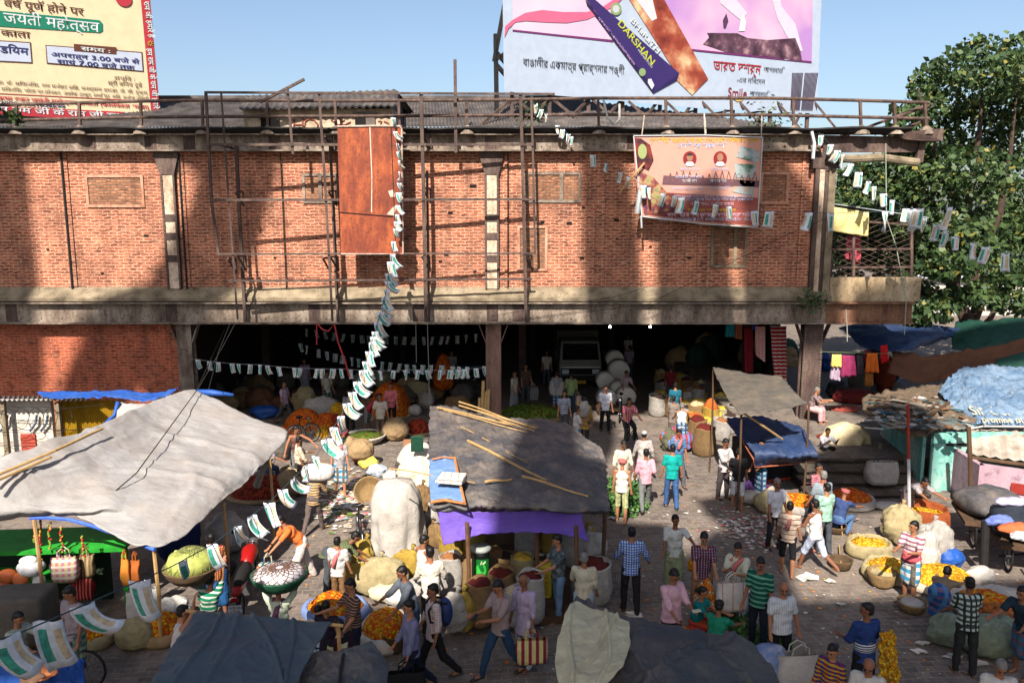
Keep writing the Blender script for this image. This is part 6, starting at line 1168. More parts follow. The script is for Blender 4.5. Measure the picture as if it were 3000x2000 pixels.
bundle('grey_sack', 'grey plastic covered box behind the motorbike', 'box', 668, 1615, (.5, .4, .5), TP_WHITE, 0, None, False, .18); bundle('dark_sack', 'dark blue sheet hanging at the tent corner', 'sack', 525, 1650, (.5, .4, .8), plain((20, 40, 96), .7, .4, 3, .3), 0, None, False, .1)
bundle('wood_crate', 'dark sack of goods near the motorbike wheel', 'sack', 640, 1700, (.4, .3, .35), plain((60, 62, 66), .6, .5, 4), 0, None, False, .2)
# back stock in the hall, dim
rr = random.Random(8)
for k in range(34):
    px, py = rr.uniform(600, 1400), rr.uniform(1130, 1210)
    if abs(px - 1447) < 40: continue
    bundle('hall_bundle', rr.choice(('dim tied bundle stacked in the dark hall', 'dim cloth covered bundle in the dark hall', 'dim sack standing in the dark hall')), 'bundle', px, py, (rr.uniform(.3, .7), rr.uniform(.3, .5), rr.uniform(.25, .55)), rr.choice((TP_BURL, M_SACKW, M_SACKC, TP_GREY, TP_BROWN, M_SACKB)), 0, 'bundles stored in the dark hall', False)
for k in range(12):
    px = rr.uniform(1950, 2330); bundle('stored_bale', 'dim bale stacked at the back of the hall', 'bale', px, rr.uniform(1085, 1115), (.7, .5, rr.uniform(.6, 1.1)), rr.choice((TP_GREEN, TP_BURL, TP_BROWN, TP_DBLUE)), 0, 'bales at the back of the hall', False)

for lab, px, py, r, mt in (('dark red cloth heap on the terrace', 2500, 1180, (.9, .6, .3), cloth((110, 36, 36))), ('black pot like bundle on the terrace', 2450, 1168, (.4, .4, .4), plain((40, 38, 40), .6)), ('grey bundle under the washing', 2520, 1150, (.5, .4, .5), TP_GREY), ('orange brown bundle by the brown canopy', 2590, 1150, (.4, .4, .8), cloth((130, 56, 30))), ('blue drum shaped bundle under the washing', 2415, 1090, (.3, .3, .5), TP_BLUE), ('pale yellow container bundle in the sunny gap', 2325, 1070, (.4, .3, .35), M_SACKY), ('white bundle in the sunny gap', 2305, 1065, (.4, .3, .45), TP_WHITE), ('dark sheet heap beyond the washing', 2560, 1120, (1.2, .8, .8), plain((40, 36, 40), .9)), ('rose cloth spread on the terrace', 2475, 1205, (.6, .4, .1), cloth((150, 70, 60)))): bundle('cloth_bundle', lab, 'bundle', px, py, r, mt, .6 if px > 2380 else 0, 'bundles on the terrace', False, .25)
# ---------------------------------------------------------------- vehicles
M_TYRE = plain((26, 25, 25), .9, .2); M_CHROME = plain((150, 150, 152), .3, .1); M_CHROME.node_tree.nodes['Principled BSDF'].inputs['Metallic'].default_value = .8
def wheel(parent, c, r, yaw, w=.04, spokes=16, name='wheel'):
    Rz = Matrix.Rotation(yaw, 3, 'Z'); ring = lambda rr_, n=28: [c + Rz @ V((math.cos(a * 2 * math.pi / n) * rr_, 0, math.sin(a * 2 * math.pi / n) * rr_)) for a in range(n + 1)]
    m = MB(); m.tube(ring(r - w / 2), w / 2, 8); o = m.build(name, M_TYRE, parent, True); m = MB(); m.tube(ring(r - w * 1.15), w * .3, 6)
    for k in range(spokes): a = k * 2 * math.pi / spokes; m.tube([c, c + Rz @ V((math.cos(a), 0, math.sin(a))) * (r - w)], .004, 4)
    m.tube([c - Rz @ V((0, .05, 0)), c + Rz @ V((0, .05, 0))], .03, 8); m.build('rim', M_CHROME, o); return o
def motorbike(label, rear, front, red):
    rear, front = V(rear), V(front); d = (front - rear); d.z = 0; L = d.length; d.normalize(); yaw = math.atan2(d.y, d.x); s = V((-d.y, d.x, 0)); t = thing('motorbike', label, 'motorbike', (rear + front) / 2)
    r = .3; R_ = rear + V((0, 0, r)); F_ = front + V((0, 0, r)); wheel(t, R_, r, yaw, .1, 10); wheel(t, F_, r, yaw, .09, 10)
    up = lambda f, z, o=0: rear + d * (L * f) + V((0, 0, z)) + s * o
    m = MB(); m.tube([up(.42, .74), up(.5, .82), up(.66, .88), up(.78, .84), up(.82, .78)], [.08, .14, .17, .14, .08], 12); m.build('fuel_tank', red, t, True)
    m = MB(); m.tube([up(-.08, .84), up(.1, .8), up(.3, .76), up(.45, .78)], [.07, .12, .13, .1], 10); m.build('seat', M_TYRE, t, True)
    m = MB(); m.tube([up(-.2, .78), up(-.05, .74), up(.2, .66)], [.06, .1, .09], 8); m.build('tail_fairing', red, t, True)
    m = MB(); m.obox(up(.42, .42), (.4, .26, .34), yaw); m.tube([up(.5, .3, .12), up(.1, .28, .16), up(-.15, .34, .17)], [.035, .05, .06], 8); m.build('engine', M_CHROME, t)
    for o_ in (-.09, .09): m = MB(); m.tube([F_ + s * o_, up(.86, .78, o_), up(.82, .98, o_)], .025, 7); m.build('fork', M_CHROME, t)
    m = MB(); m.tube([up(.74, 1.04, -.36), up(.8, 1.06, -.2), up(.83, 1.0, 0), up(.8, 1.06, .2), up(.74, 1.04, .36)], .016, 6); m.build('handlebar', M_CHROME, t)
    for o_ in (-.3, .3): m = MB(); m.tube([up(.8, 1.06, o_), up(.82, 1.2, o_ * 1.2)], .008, 5); m.ell(up(.82, 1.22, o_ * 1.2), (.05, .05, .04), n=8, m=5); m.build('mirror', M_TYRE, t)
    m = MB(); m.ell(up(.92, .9), (.1, .1, .1), n=10, m=7); m.build('headlamp', M_CHROME, t, True)
    m = MB(); m.obox(up(-.24, .7), (.03, .14, .07), yaw); m.build('tail_lamp', plain((150, 14, 14), .4), t)
    m = MB(); c = up(-.25, .52); m.obox(c, (.015, .24, .17), yaw); o = m.build('number_plate', plain((196, 200, 204), .6), t)
    textmesh('WB 06A', .075, PR_INK, c - d * .012 - s * -.11 + V((0, 0, .015)), -s, (0, 0, 1), 'lettering', o); textmesh('37433', .075, PR_INK, c - d * .012 - s * -.09 + V((0, 0, -.065)), -s, (0, 0, 1), 'lettering', o)
    return t
motorbike('red motorbike parked beside the cucumber basket carrier', Z(706, 1822), Z(752, 1690), plain((164, 22, 20), .35, .1, 3))
def bicycle(label, rear, front, col=M_TYRE, cat='bicycle', name='bicycle'):
    rear, front = V(rear), V(front); d = front - rear; d.z = 0; L = d.length; d.normalize(); yaw = math.atan2(d.y, d.x); s = V((-d.y, d.x, 0)); t = thing(name, label, cat, (rear + front) / 2); r = .35
    up = lambda f, z, o=0: rear + d * (L * f) + V((0, 0, z)) + s * o
    wheel(t, up(0, r), r, yaw, .045, 18); wheel(t, up(1, r), r, yaw, .045, 18)
    m = MB()
    for a, b in ((up(0, r), up(.36, .3)), (up(0, r), up(.3, .82)), (up(.36, .3), up(.28, .92)), (up(.36, .3), up(.86, .72)), (up(.3, .84), up(.84, .88)), (up(1, r), up(.84, .95))): m.tube([a, b], .016, 6)
    m.build('bicycle_frame', col, t); m = MB(); m.tube([up(.76, 1.0, -.3), up(.82, 1.04, -.16), up(.84, .98), up(.82, 1.04, .16), up(.76, 1.0, .3)], .013, 6); m.build('handlebar', M_CHROME, t)
    m = MB(); m.ell(up(.27, .95), (.13, .09, .05), Matrix.Rotation(yaw, 3, 'Z'), 10, 6); m.build('saddle', M_TYRE, t, True); m = MB(); m.ell(up(.9, .86), .06, n=8, m=6); m.build('lamp', M_CHROME, t, True)
    return t
bicycle('black bicycle ridden by the pink shirt cyclist', Z(1836, 1290), Z(1860, 1318)); bicycle('bicycle leaning by the big white plastic load', Z(1065, 1640), Z(1050, 1585)); bicycle('bicycle standing in the dark behind the stall roof', Z(1350, 1165), Z(1395, 1168))
bicycle('load bicycle pushed before the white bales', Z(1820, 1215), Z(1815, 1238))
def cart(label, px, py, load, L=1.5):
    c = Z(px, py); t = thing('cycle_cart', label, 'cart', c)
    wheel(t, c + V((0, 0, .36)), .36, R(70), .05, 18); wheel(t, c + V((.95, .2, .36)), .36, R(70), .05, 18)
    m = MB(); m.obox(c + V((.5, .3, .66)), (1.3, L, .08), R(-18)); m.build('deck', M_WOOD, t); m = MB(); m.tube([c + V((-.2, 0, .36)), c + V((1.2, .25, .36))], .03, 6); m.tube([c + V((.2, -.6, .7)), c + V((.0, -1.2, .8))], .025, 6); m.build('axle', M_DARK, t)
    m = MB(); cc = c + V((.55, .35, .98)); m.ell(cc, (.75, .8, .36), Matrix.Rotation(R(-18), 3, 'Z'), 24, 14); m.v = [cc + (p - cc) * (1 + .22 * noise.noise((p - cc) * 3 + cc)) for p in m.v]; m.build('covered_load', load, t, True); return t
cart('cycle cart under a grey plastic sheet by the pink hut', 2848, 1600, TP_BLACK); cart('cycle cart with dark load and folded clothes on it', 2950, 1672, plain((44, 50, 60), .7, .5, 3))
for lab, px, py, z, s, c in (('blue and white rag on the cart load', 2930, 1540, 1.2, (.28, .2, .12), (110, 126, 190)), ('orange rag on the cart load', 2970, 1560, 1.2, (.34, .18, .12), (206, 104, 64)), ('white rag beside the orange one', 2985, 1580, 1.15, (.2, .16, .1), (206, 206, 210)), ('pale lilac cloth on the sheeted cart', 2965, 1480, 1.3, (.4, .2, .1), (190, 186, 214))): bundle('rag', lab, 'rag', px, py, s, cloth(c), z, 'rags on the carts', False, .35)
bicycle('bicycle under the blue cover of the cart load', Z(110, 2010), Z(258, 2015))
m = MB(); m.obox(Z(890, 1290) + V((.1, .1, .75)), (.3, .6, .16), .9); 
sc = bicycle('parked moped behind the tank top seller', Z(868, 1300), Z(912, 1295))
# truck inside the hall
tc = Z(1700, 1140); tr = thing('small_truck', 'pale cab truck facing out in the dark hall', 'truck', tc); cw = .98
MT = plain((120, 118, 112), .5, .15, 2)
bx = lambda a, b, nm, mat, par=tr: (lambda m: (m.box((tc.x + a[0], tc.y + a[1], a[2]), (tc.x + b[0], tc.y + b[1], b[2])), m.build(nm, mat, par))[1])(MB())
m = MB(); P8 = [(-cw, 0, .55), (cw, 0, .55), (cw, 1.7, .55), (-cw, 1.7, .55), (-cw, .02, 1.25), (cw, .02, 1.25), (cw, 1.7, 1.25), (-cw, 1.7, 1.25)]; m.hexa([tc + V(p) for p in P8]); P8 = [(-cw, .02, 1.25), (cw, .02, 1.25), (cw, 1.7, 1.25), (-cw, 1.7, 1.25), (-cw * .9, .4, 2.2), (cw * .9, .4, 2.2), (cw * .9, 1.7, 2.2), (-cw * .9, 1.7, 2.2)]; m.hexa([tc + V(p) for p in P8]); o = m.build('cab', MT, tr); bv = o.modifiers.new('soft', 'BEVEL'); bv.width = .06; bv.segments = 3
m = MB(); m.slab([tc + V(p) for p in ((-.84, .075, 1.36), (.84, .075, 1.36), (.78, .34, 2.08), (-.78, .34, 2.08))], (0, -.03, .01)); m.build('windscreen', plain((20, 24, 26), .1, .1, 1, 0, .6), tr)
bx((-.9, -.03, 1.02), (.9, -.002, 1.06), 'trim_strip', plain((226, 226, 226), .3)); bx((-1, -.08, .42), (1, .1, .66), 'bumper', M_DARK); bx((-.9, -.02, .7), (.9, -.001, .98), 'grille', M_NEARBLACK)
for sx in (-.7, .7): bx((sx - .16, -.05, .74), (sx + .16, -.021, .94), 'headlight', plain((206, 214, 220), .15))
pl = bx((-.26, -.1, .28), (.26, -.081, .42), 'number_plate', plain((214, 164, 40), .6)); textmesh('WB 21C 8426', .095, PR_INK, tc + V((-.25, -.105, .31)), (1, 0, 0), (0, 0, 1), 'lettering', pl, .75)
for sx in (-1, 1): m = MB(); m.tube([tc + V((sx * .95, .5, .4)), tc + V((sx * .7, .5, .4))], .4, 18); m.build('wheel', M_TYRE, tr); m = MB(); m.box((tc.x + sx * 1.12 - .08, tc.y + .2, 1.4), (tc.x + sx * 1.12 + .08, tc.y + .26, 1.8)); m.build('mirror', M_DARK, tr)
bx((-1.0, 1.75, .7), (1.0, 5.2, 2.5), 'cargo_box', plain((70, 66, 60), .8))
# white round bales on a trolley
for lab, px, py, z, r in (('round white bale low on the trolley', 1775, 1160, .5, .42), ('round white bale in the middle of the trolley', 1812, 1150, .7, .42), ('round white bale at the trolley end', 1832, 1160, .6, .4), ('topmost round white bale on the trolley', 1810, 1128, 1.3, .46), ('square white bale at the trolley side', 1770, 1140, 1.0, .38), ('round white bale at the trolley top edge', 1798, 1112, 1.6, .4)):
    c = Z(px, py + 40, 0) ; c.z = z; m = MB(); m.tube([c + V((0, -.35, 0)), c + V((0, -.3, 0)), c + V((0, .3, 0)), c + V((0, .35, 0))], [r * .8, r, r, r * .8], 18); m.build('white_bale', TP_WHITE, None, True, (lab, 'bale', 'white bales on the trolley'))
m = MB(); c = Z(1805, 1192, .25); m.obox(c, (1.6, 1.0, .1)); m.tube([c + V((-.6, -.4, -.02)), c + V((-.6, .4, -.02))], .22, 12); m.tube([c + V((.6, -.4, -.02)), c + V((.6, .4, -.02))], .22, 12); m.build('trolley', M_WOOD, None, tags=('low trolley loaded with white bales', 'trolley'))
st = thing('stool', 'small pale wooden stool by the spice sacks', 'stool', Z(1922, 1198)); c = Z(1922, 1198)
m = MB(); m.obox(c + V((0, 0, .45)), (.36, .36, .05)); m.build('seat', plain((150, 140, 124), .9), st)
for sx in (-.14, .14):
    for sy in (-.14, .14): m = MB(); m.bar(c + V((sx * 1.2, sy * 1.2, 0)), c + V((sx, sy, .43)), .04); m.build('leg', plain((150, 140, 124), .9), st)
bt2 = [('leaning bamboo post beside the rust column', 1412, 1115, 1225), ('short bamboo post beside the rust column', 1402, 1165, 1225), ('bamboo post propped on the rust column', 1428, 1140, 1225), ('sawn timber leaning by the rust column', 1420, 1145, 1225)]
for lab, px, y0, y1 in bt2: m = MB(); a = F(px, y1, -.5); m.tube([a, F(px + 4, y0, -.3)], .06, 7); m.build('bamboo_post', M_BAMB, None, tags=(lab, 'post', 'posts leaning on the rust column'))
# ---------------------------------------------------------------- bunting
M_FW, M_FG, M_FO = plain((218, 224, 232), .85, .16, 14, .6), plain((66, 156, 136), .85, .45, 16), plain((204, 184, 150), .85, .3, 16)
def flag(t, p, size, yaw, swing, twist, rr):
    # paper flag: white sheet with a green and an ochre band, hung along its short side
    w, h = size * .56, size * 1.08; n = 6; Rz = Matrix.Rotation(yaw, 3, 'Z'); ph = rr.uniform(0, 6); bend = rr.uniform(.03, .14); w *= rr.uniform(.75, 1.05)
    def pt(u, v):
        x = (u - .5) * w * (1 - .18 * v * math.sin(ph)); q = V((x, 0, -v * h)); q.y += bend * h * math.sin(v * 2.4 + ph + u * 2) * v + .07 * h * math.sin(u * 6 + ph) 
        q = Matrix.Rotation(swing * v, 3, 'Y') @ q; q = Matrix.Rotation(twist * v, 3, 'Z') @ q; return p + Rz @ q
    m = MB(); cols = [0, 1, 1, 0, 2, 2, 0] if rr.random() < .5 else [0, 2, 2, 0, 1, 1, 0]; us = [0, .12, .2, .42, .66, .76, .9, 1]; vs = []
    for j in range(n + 1):
        for u in us: vs.append(pt(u, j / n))
    for j in range(n):
        for i in range(7): a = j * 8 + i; m.f.append((a, a + 1, a + 9, a + 8)); m.m.append(cols[i] if 0 < j < n - 0 and not (j == n - 1) else 0)
    m.v = vs; o = m.build('flag', [M_FW, M_FG, M_FO], t, True); o.modifiers.new('thick', 'SOLIDIFY').thickness = .004; return o
def bunting(label, pts, flags, sag=0.0, yaw=0.0, jit=.5, swing=0.0, rope=None):
    t = thing('bunting', label, 'bunting', pts[0]); L = [V(p) for p in pts]
    sm = []
    for i in range(len(L) - 1):
        for k in range(8): sm.append(L[i].lerp(L[i + 1], k / 8) + V((0, 0, -sag * math.sin(math.pi * k / 8))))
    sm.append(L[-1]); m = MB(); m.tube(sm, .008, 5); m.build('string', rope or plain((60, 80, 90), .9), t)
    rr = random.Random(len(label)); acc = [0]
    for a, b in zip(sm, sm[1:]): acc.append(acc[-1] + (b - a).length)
    for k, (fr_, sz) in enumerate(flags):
        d = fr_ * acc[-1]; i = max(j for j in range(len(acc)) if acc[j] <= d + 1e-6); i = min(i, len(sm) - 2); p = sm[i].lerp(sm[i + 1], (d - acc[i]) / max(1e-6, acc[i + 1] - acc[i]))
        flag(t, p, sz, yaw + rr.uniform(-jit, jit), swing + rr.uniform(-.3, .3), rr.uniform(-.9, .9), rr)
    return t
# long string from the roof over the panel, down across the square to the near corner
B1 = [SF(1150, 330, -.3), SF(1172, 480, -.35), SF(1165, 620, -.4), SF(1148, 745, -.6), Y(1130, 860, 24.5), Y(1102, 960, 23.0), Y(1065, 1080, 21), Y(1000, 1215, 18.8), Y(930, 1330, 17.2), Y(870, 1390, 16), Y(790, 1470, 14.2), Y(690, 1545, 12.2), Y(620, 1595, 11), Y(500, 1660, 9.6), Y(380, 1712, 8.5), Y(260, 1765, 7.7), Y(60, 1852, 6.8), Y(-60, 1890, 6.4)]
hitsx = []
def frac(P_, px, py):
    best = None; acc = 0; tot = sum((P_[i + 1] - P_[i]).length for i in range(len(P_) - 1))
    for i in range(len(P_) - 1):
        for k in range(30):
            q = P_[i].lerp(P_[i + 1], k / 30); d = q - CAM; z = d.dot(FW); x = 1500 + d.x / z * FPX; y = 1000 - d.dot(UPV) / z * FPX; e = (x - px) ** 2 + (y - py) ** 2
            if best is None or e < best[0]: best = (e, (acc + (P_[i + 1] - P_[i]).length * k / 30) / tot)
        acc += (P_[i + 1] - P_[i]).length
    return best[1]
f1 = [(1152, 345, .3), (1154, 385, .3), (1155, 420, .3), (1158, 445, .3), (1160, 470, .3), (1165, 505, .3), (1168, 535, .3), (1168, 565, .32), (1166, 600, .32), (1162, 628, .32), (1156, 650, .32), (1152, 670, .32), (1146, 705, .32), (1140, 742, .5), (1136, 765, .5), (1132, 800, .45), (1128, 822, .45), (1124, 845, .45), (1120, 868, .45), (1115, 893, .45), (1108, 915, .45), (1102, 940, .5), (1095, 970, .45), (1088, 985, .45), (1083, 1000, .42), (1075, 1030, .42), (1065, 1055, .42), (1053, 1080, .45), (1042, 1115, .45), (1025, 1148, .45), (1010, 1180, .44), (990, 1215, .44), (968, 1245, .42), (945, 1280, .5), (910, 1320, .42), (885, 1350, .42), (850, 1390, .42), (820, 1425, .42), (780, 1460, .44), (728, 1500, .4), (690, 1538, .38), (620, 1592, .36), (540, 1640, .4), (405, 1700, .48), (240, 1775, .42), (140, 1820, .5), (20, 1872, .44)]
bunting('long string of paper flags sweeping from roof across the square', B1, [(frac(B1, x, y), s) for x, y, s in f1], 0, .55, .9, -.5)
B2 = [Y(560, 1050, FY - .3), Y(760, 1068, FY - .4), Y(1000, 1080, FY - .4), Y(1200, 1083, FY - .4), Y(1425, 1076, FY - .25)]
f2_ = [575, 612, 642, 682, 696, 735, 757, 787, 817, 863, 880, 932, 948, 973, 997, 1028, 1090, 1114, 1156, 1190, 1224, 1254, 1288, 1322, 1344, 1358, 1368, 1393]
bunting('straight string of small flags across the hall opening', B2, [(frac(B2, x, 1070), .32) for x in f2_], .05, 0, .4, 0, plain((150, 150, 150)))
B3 = [Y(820, 985, FY + 5), Y(1000, 1040, FY + 5), Y(1150, 1062, FY + 4), Y(1280, 1068, FY + 2), Y(1425, 1072, FY + .1)]
bunting('dim second string of flags inside the hall', B3, [(frac(B3, x, 1055), .34) for x in (865, 885, 925, 950, 975, 1005, 1028, 1050, 1120, 1145, 1170, 1192, 1214, 1238, 1262, 1292, 1325, 1345, 1372, 1420)], .05, 0, .4)
B6 = [Y(880, 960, FY + 9), Y(1150, 985, FY + 9), Y(1420, 975, FY + 9)]
bunting('faint string of flags high in the dark hall', B6, [(frac(B6, x, 980), .36) for x in range(900, 1410, 26)], .1, 0, .4)
B4 = [F(1560, 295, -.4), F(1625, 360, -.5), F(1680, 405, -.6), F(1730, 450, -.7), F(1835, 515, -.9), F(1880, 540, -1), F(1945, 568, -1.1), F(2050, 590, -1.2), F(2210, 618, -1.4), F(2360, 622, -1.6), F(2440, 625, -1.7), F(2610, 618, -2.2), F(2680, 612, -2.5), F(2790, 606, -3.2), F(2900, 600, -4)]
bunting('drooping string of flags crossing the salmon banner', B4, [(frac(B4, x, y), s * .82) for x, y, s in ((1566, 305, .4), (1590, 315, .34), (1605, 330, .34), (1640, 362, .34), (1658, 370, .34), (1672, 386, .34), (1680, 395, .34), (1735, 455, .45), (1778, 475, .34), (1818, 505, .42), (1845, 512, .36), (1888, 540, .5), (1905, 545, .45), (1945, 562, .5), (1975, 575, .42), (1998, 580, .6), (2040, 590, .52), (2095, 600, .52), (2135, 610, .5), (2210, 616, .56), (2255, 612, .6), (2370, 620, .7), (2432, 624, .7), (2590, 620, .75), (2670, 612, .8), (2690, 612, .7), (2780, 606, .8))], 0, 0, .6, .1)
B5 = [F(2395, 385, -.5), F(2430, 420, -.5), F(2470, 455, -.7), F(2530, 520, -1), F(2590, 570, -1.4), F(2660, 615, -1.8), F(2740, 655, -2.4), F(2790, 690, -3), F(2880, 720, -3.5), F(3030, 770, -4)]
bunting('string of flags from the roof corner into the tree', B5, [(frac(B5, x, y), s * .8) for x, y, s in ((2408, 395, .4), (2428, 430, .42), (2455, 440, .5), (2470, 450, .5), (2482, 490, .5), (2512, 510, .6), (2540, 535, .5), (2560, 548, .55), (2588, 568, .5), (2615, 585, .55), (2655, 612, .5), (2708, 640, .55), (2745, 660, .6), (2775, 672, .6), (2800, 690, .5), (2855, 706, .6), (2890, 720, .6), (2945, 740, .65))], 0, 0, .6, .2)
# loose cables
for lab, pts, r, c in (('red rope looping below the girder', [F(927, 945, -.4), F(945, 965, -.5), F(962, 970, -.5), F(980, 950, -.5), F(990, 1000, -.6), F(1012, 1060, -.7), F(1024, 1105, -.8)], .03, (176, 60, 64)), ('short red rope end hanging from the girder', [F(928, 945, -.4), F(928, 1010, -.4)], .025, (176, 60, 64)), ('thin pale wire hanging before the rust column', [F(1252, 945, -.5), F(1256, 1080, -.6), F(1258, 1188, -.7)], .012, (150, 146, 140)), ('short pale wire hanging beside the long one', [F(1218, 945, -.5), F(1220, 1062, -.5)], .01, (150, 146, 140)), ('pale cable slanting from girder to tent', [F(690, 945, -.4), F(650, 1020, -.8), F(578, 1142, -1.5)], .012, (120, 116, 110)), ('second pale cable slanting from girder to tent', [F(675, 945, -.4), F(640, 1030, -.9), F(610, 1145, -1.6)], .01, (120, 116, 110)), ('loose white strip tied on the roof railing', [F(1768, 293, -.35), F(1780, 345, -.4), F(1800, 365, -.4), F(1815, 350, -.4), F(1815, 305, -.35)], .04, (200, 200, 196)), ('white rope dangling from the roof railing', [F(2063, 333, -.35), F(2066, 360, -.5), F(2068, 392, -.6)], .025, (190, 186, 176)), ('thin line hanging below the balcony girder', [F(2478, 905, -.6), F(2482, 960, -.6), F(2482, 1000, -.6)], .018, (170, 168, 160)), ('long line hanging from the roof past the balcony', [F(2595, 420, -.6), F(2597, 640, -.6), F(2625, 720, -.6), F(2655, 880, -.6), F(2650, 980, -.6)], .016, (160, 170, 150)), ('white torn strip hanging at the corner column top', [F(2378, 385, -.6), F(2386, 420, -.6), F(2382, 465, -.6)], .06, (200, 204, 206)), ('service cable sagging across the brick wall', [F(1440, 950, -.6), F(1900, 890, -.8), F(2300, 690, -1.0), F(2420, 640, -1)], .01, (40, 36, 36)), ('second service cable across the brick wall', [F(1440, 925, -.5), F(1800, 870, -.6), F(2280, 720, -.8)], .008, (40, 36, 36))):
    m = MB(); sm = [V(p) for p in pts]; m.tube(sm, r, 5); m.build('cable' if r < .02 else 'rope', plain(c, .9), None, False, (lab, 'rope', 'ropes and cables on the warehouse'))
# small lamps burning in the hall
for px in (1787, 1905):
    c = F(px, 957, 1.5); m = MB(); m.ell(c, .045, n=8, m=6); t = NT('lit_bulb'); t.b.inputs['Emission Color'].default_value = (1, .95, .8, 1); t.b.inputs['Emission Strength'].default_value = 12
    m.build('bulb', t.mat, None, True, ('tiny lit bulb under the girder above the %s' % ('truck' if px < 1800 else 'spice sacks'), 'bulb', 'lit bulbs in the hall'))
# ---------------------------------------------------------------- people
SKINS = [plain(c, .6, .12, 6) for c in ((148, 98, 70), (162, 108, 78), (132, 86, 62), (174, 120, 88))]
M_HAIR = plain((20, 17, 16), .55, .3, 20); M_GREY = plain((120, 116, 112), .7, .35, 20); M_EYE = plain((24, 18, 16), .4)
wtex = bpy.data.textures.new('cloth_folds', 'CLOUDS'); wtex.noise_scale = .13; wtex.noise_depth = 3
def finish(m, name, mat, par, vox, sm=3, disp=0.0):
    o = m.build(name, mat, par, True); r = o.modifiers.new('skin', 'REMESH'); r.mode = 'VOXEL'; r.voxel_size = vox; r.use_smooth_shade = True
    s = o.modifiers.new('smooth', 'SMOOTH'); s.factor = .5; s.iterations = sm
    if disp: d = o.modifiers.new('folds', 'DISPLACE'); d.texture = wtex; d.texture_coords = 'GLOBAL'; d.strength = disp; d.mid_level = .5
    return o
npe = [0]
HEADS = {(1178, 1880): (1170, 1662), (1052, 1920): (1018, 1699), (1195, 2010): (1193, 1759), (1262, 1980): (1264, 1712), (1478, 1995): (1450, 1705), (1556, 1905): (1530, 1685), (1643, 1812): (1626, 1568), (1716, 1835): (1712, 1617), (1985, 1700): (1981, 1510), (2052, 1822): (2065, 1565), (1968, 1858): (1982, 1674), (2172, 1852): (2160, 1595), (2238, 1905): (2227, 1637), (2298, 1965): (2299, 1709), (2545, 2035): (2538, 1766), (2440, 2060): (2435, 1892), (2560, 2110): (2545, 1939), (2945, 2120): (2938, 1945), (2795, 1935): (2840, 1689), (2668, 1750): (2676, 1527), (1006, 1745): (989, 1571), (1255, 1838): (1260, 1599), (1238, 1720): (1249, 1568), (215, 1935): (192, 1724), (2975, 1960): (2992, 1720), (2385, 1678): (2386, 1462), (2302, 1692): (2316, 1468), (2272, 1590): (2279, 1403), (2412, 1572): (2412, 1379), (2170, 1490): (2166, 1311), (2118, 1448): (2131, 1288), (1968, 1480): (1971, 1301), (1998, 1412): (1991, 1260), (1893, 1478): (1893, 1314), (1888, 1418): (1887, 1261), (1838, 1440): (1830, 1294), (1828, 1522): (1824, 1344), (1772, 1245): (1775, 1130), (1848, 1775): (1851, 1542), (640, 1775): (618, 1560), (2112, 1925): (2112, 1757), (2072, 1878): (2064, 1720), (2478, 1545): (2478, 1431), (2738, 1522): (2718, 1404), (930, 1905): (933, 1772), (965, 1900): (957, 1758), (1005, 1950): (988, 1812), (75, 1980): (58, 1795), (548, 1900): (540, 1772), (1030, 1715): (1052, 1560), (880, 1690): (812, 1514), (988, 1432): (992, 1278), (862, 1362): (872, 1250), (893, 1428): (880, 1278), (1716, 1300): (1713, 1162), (1694, 1290): (1693, 1189)}
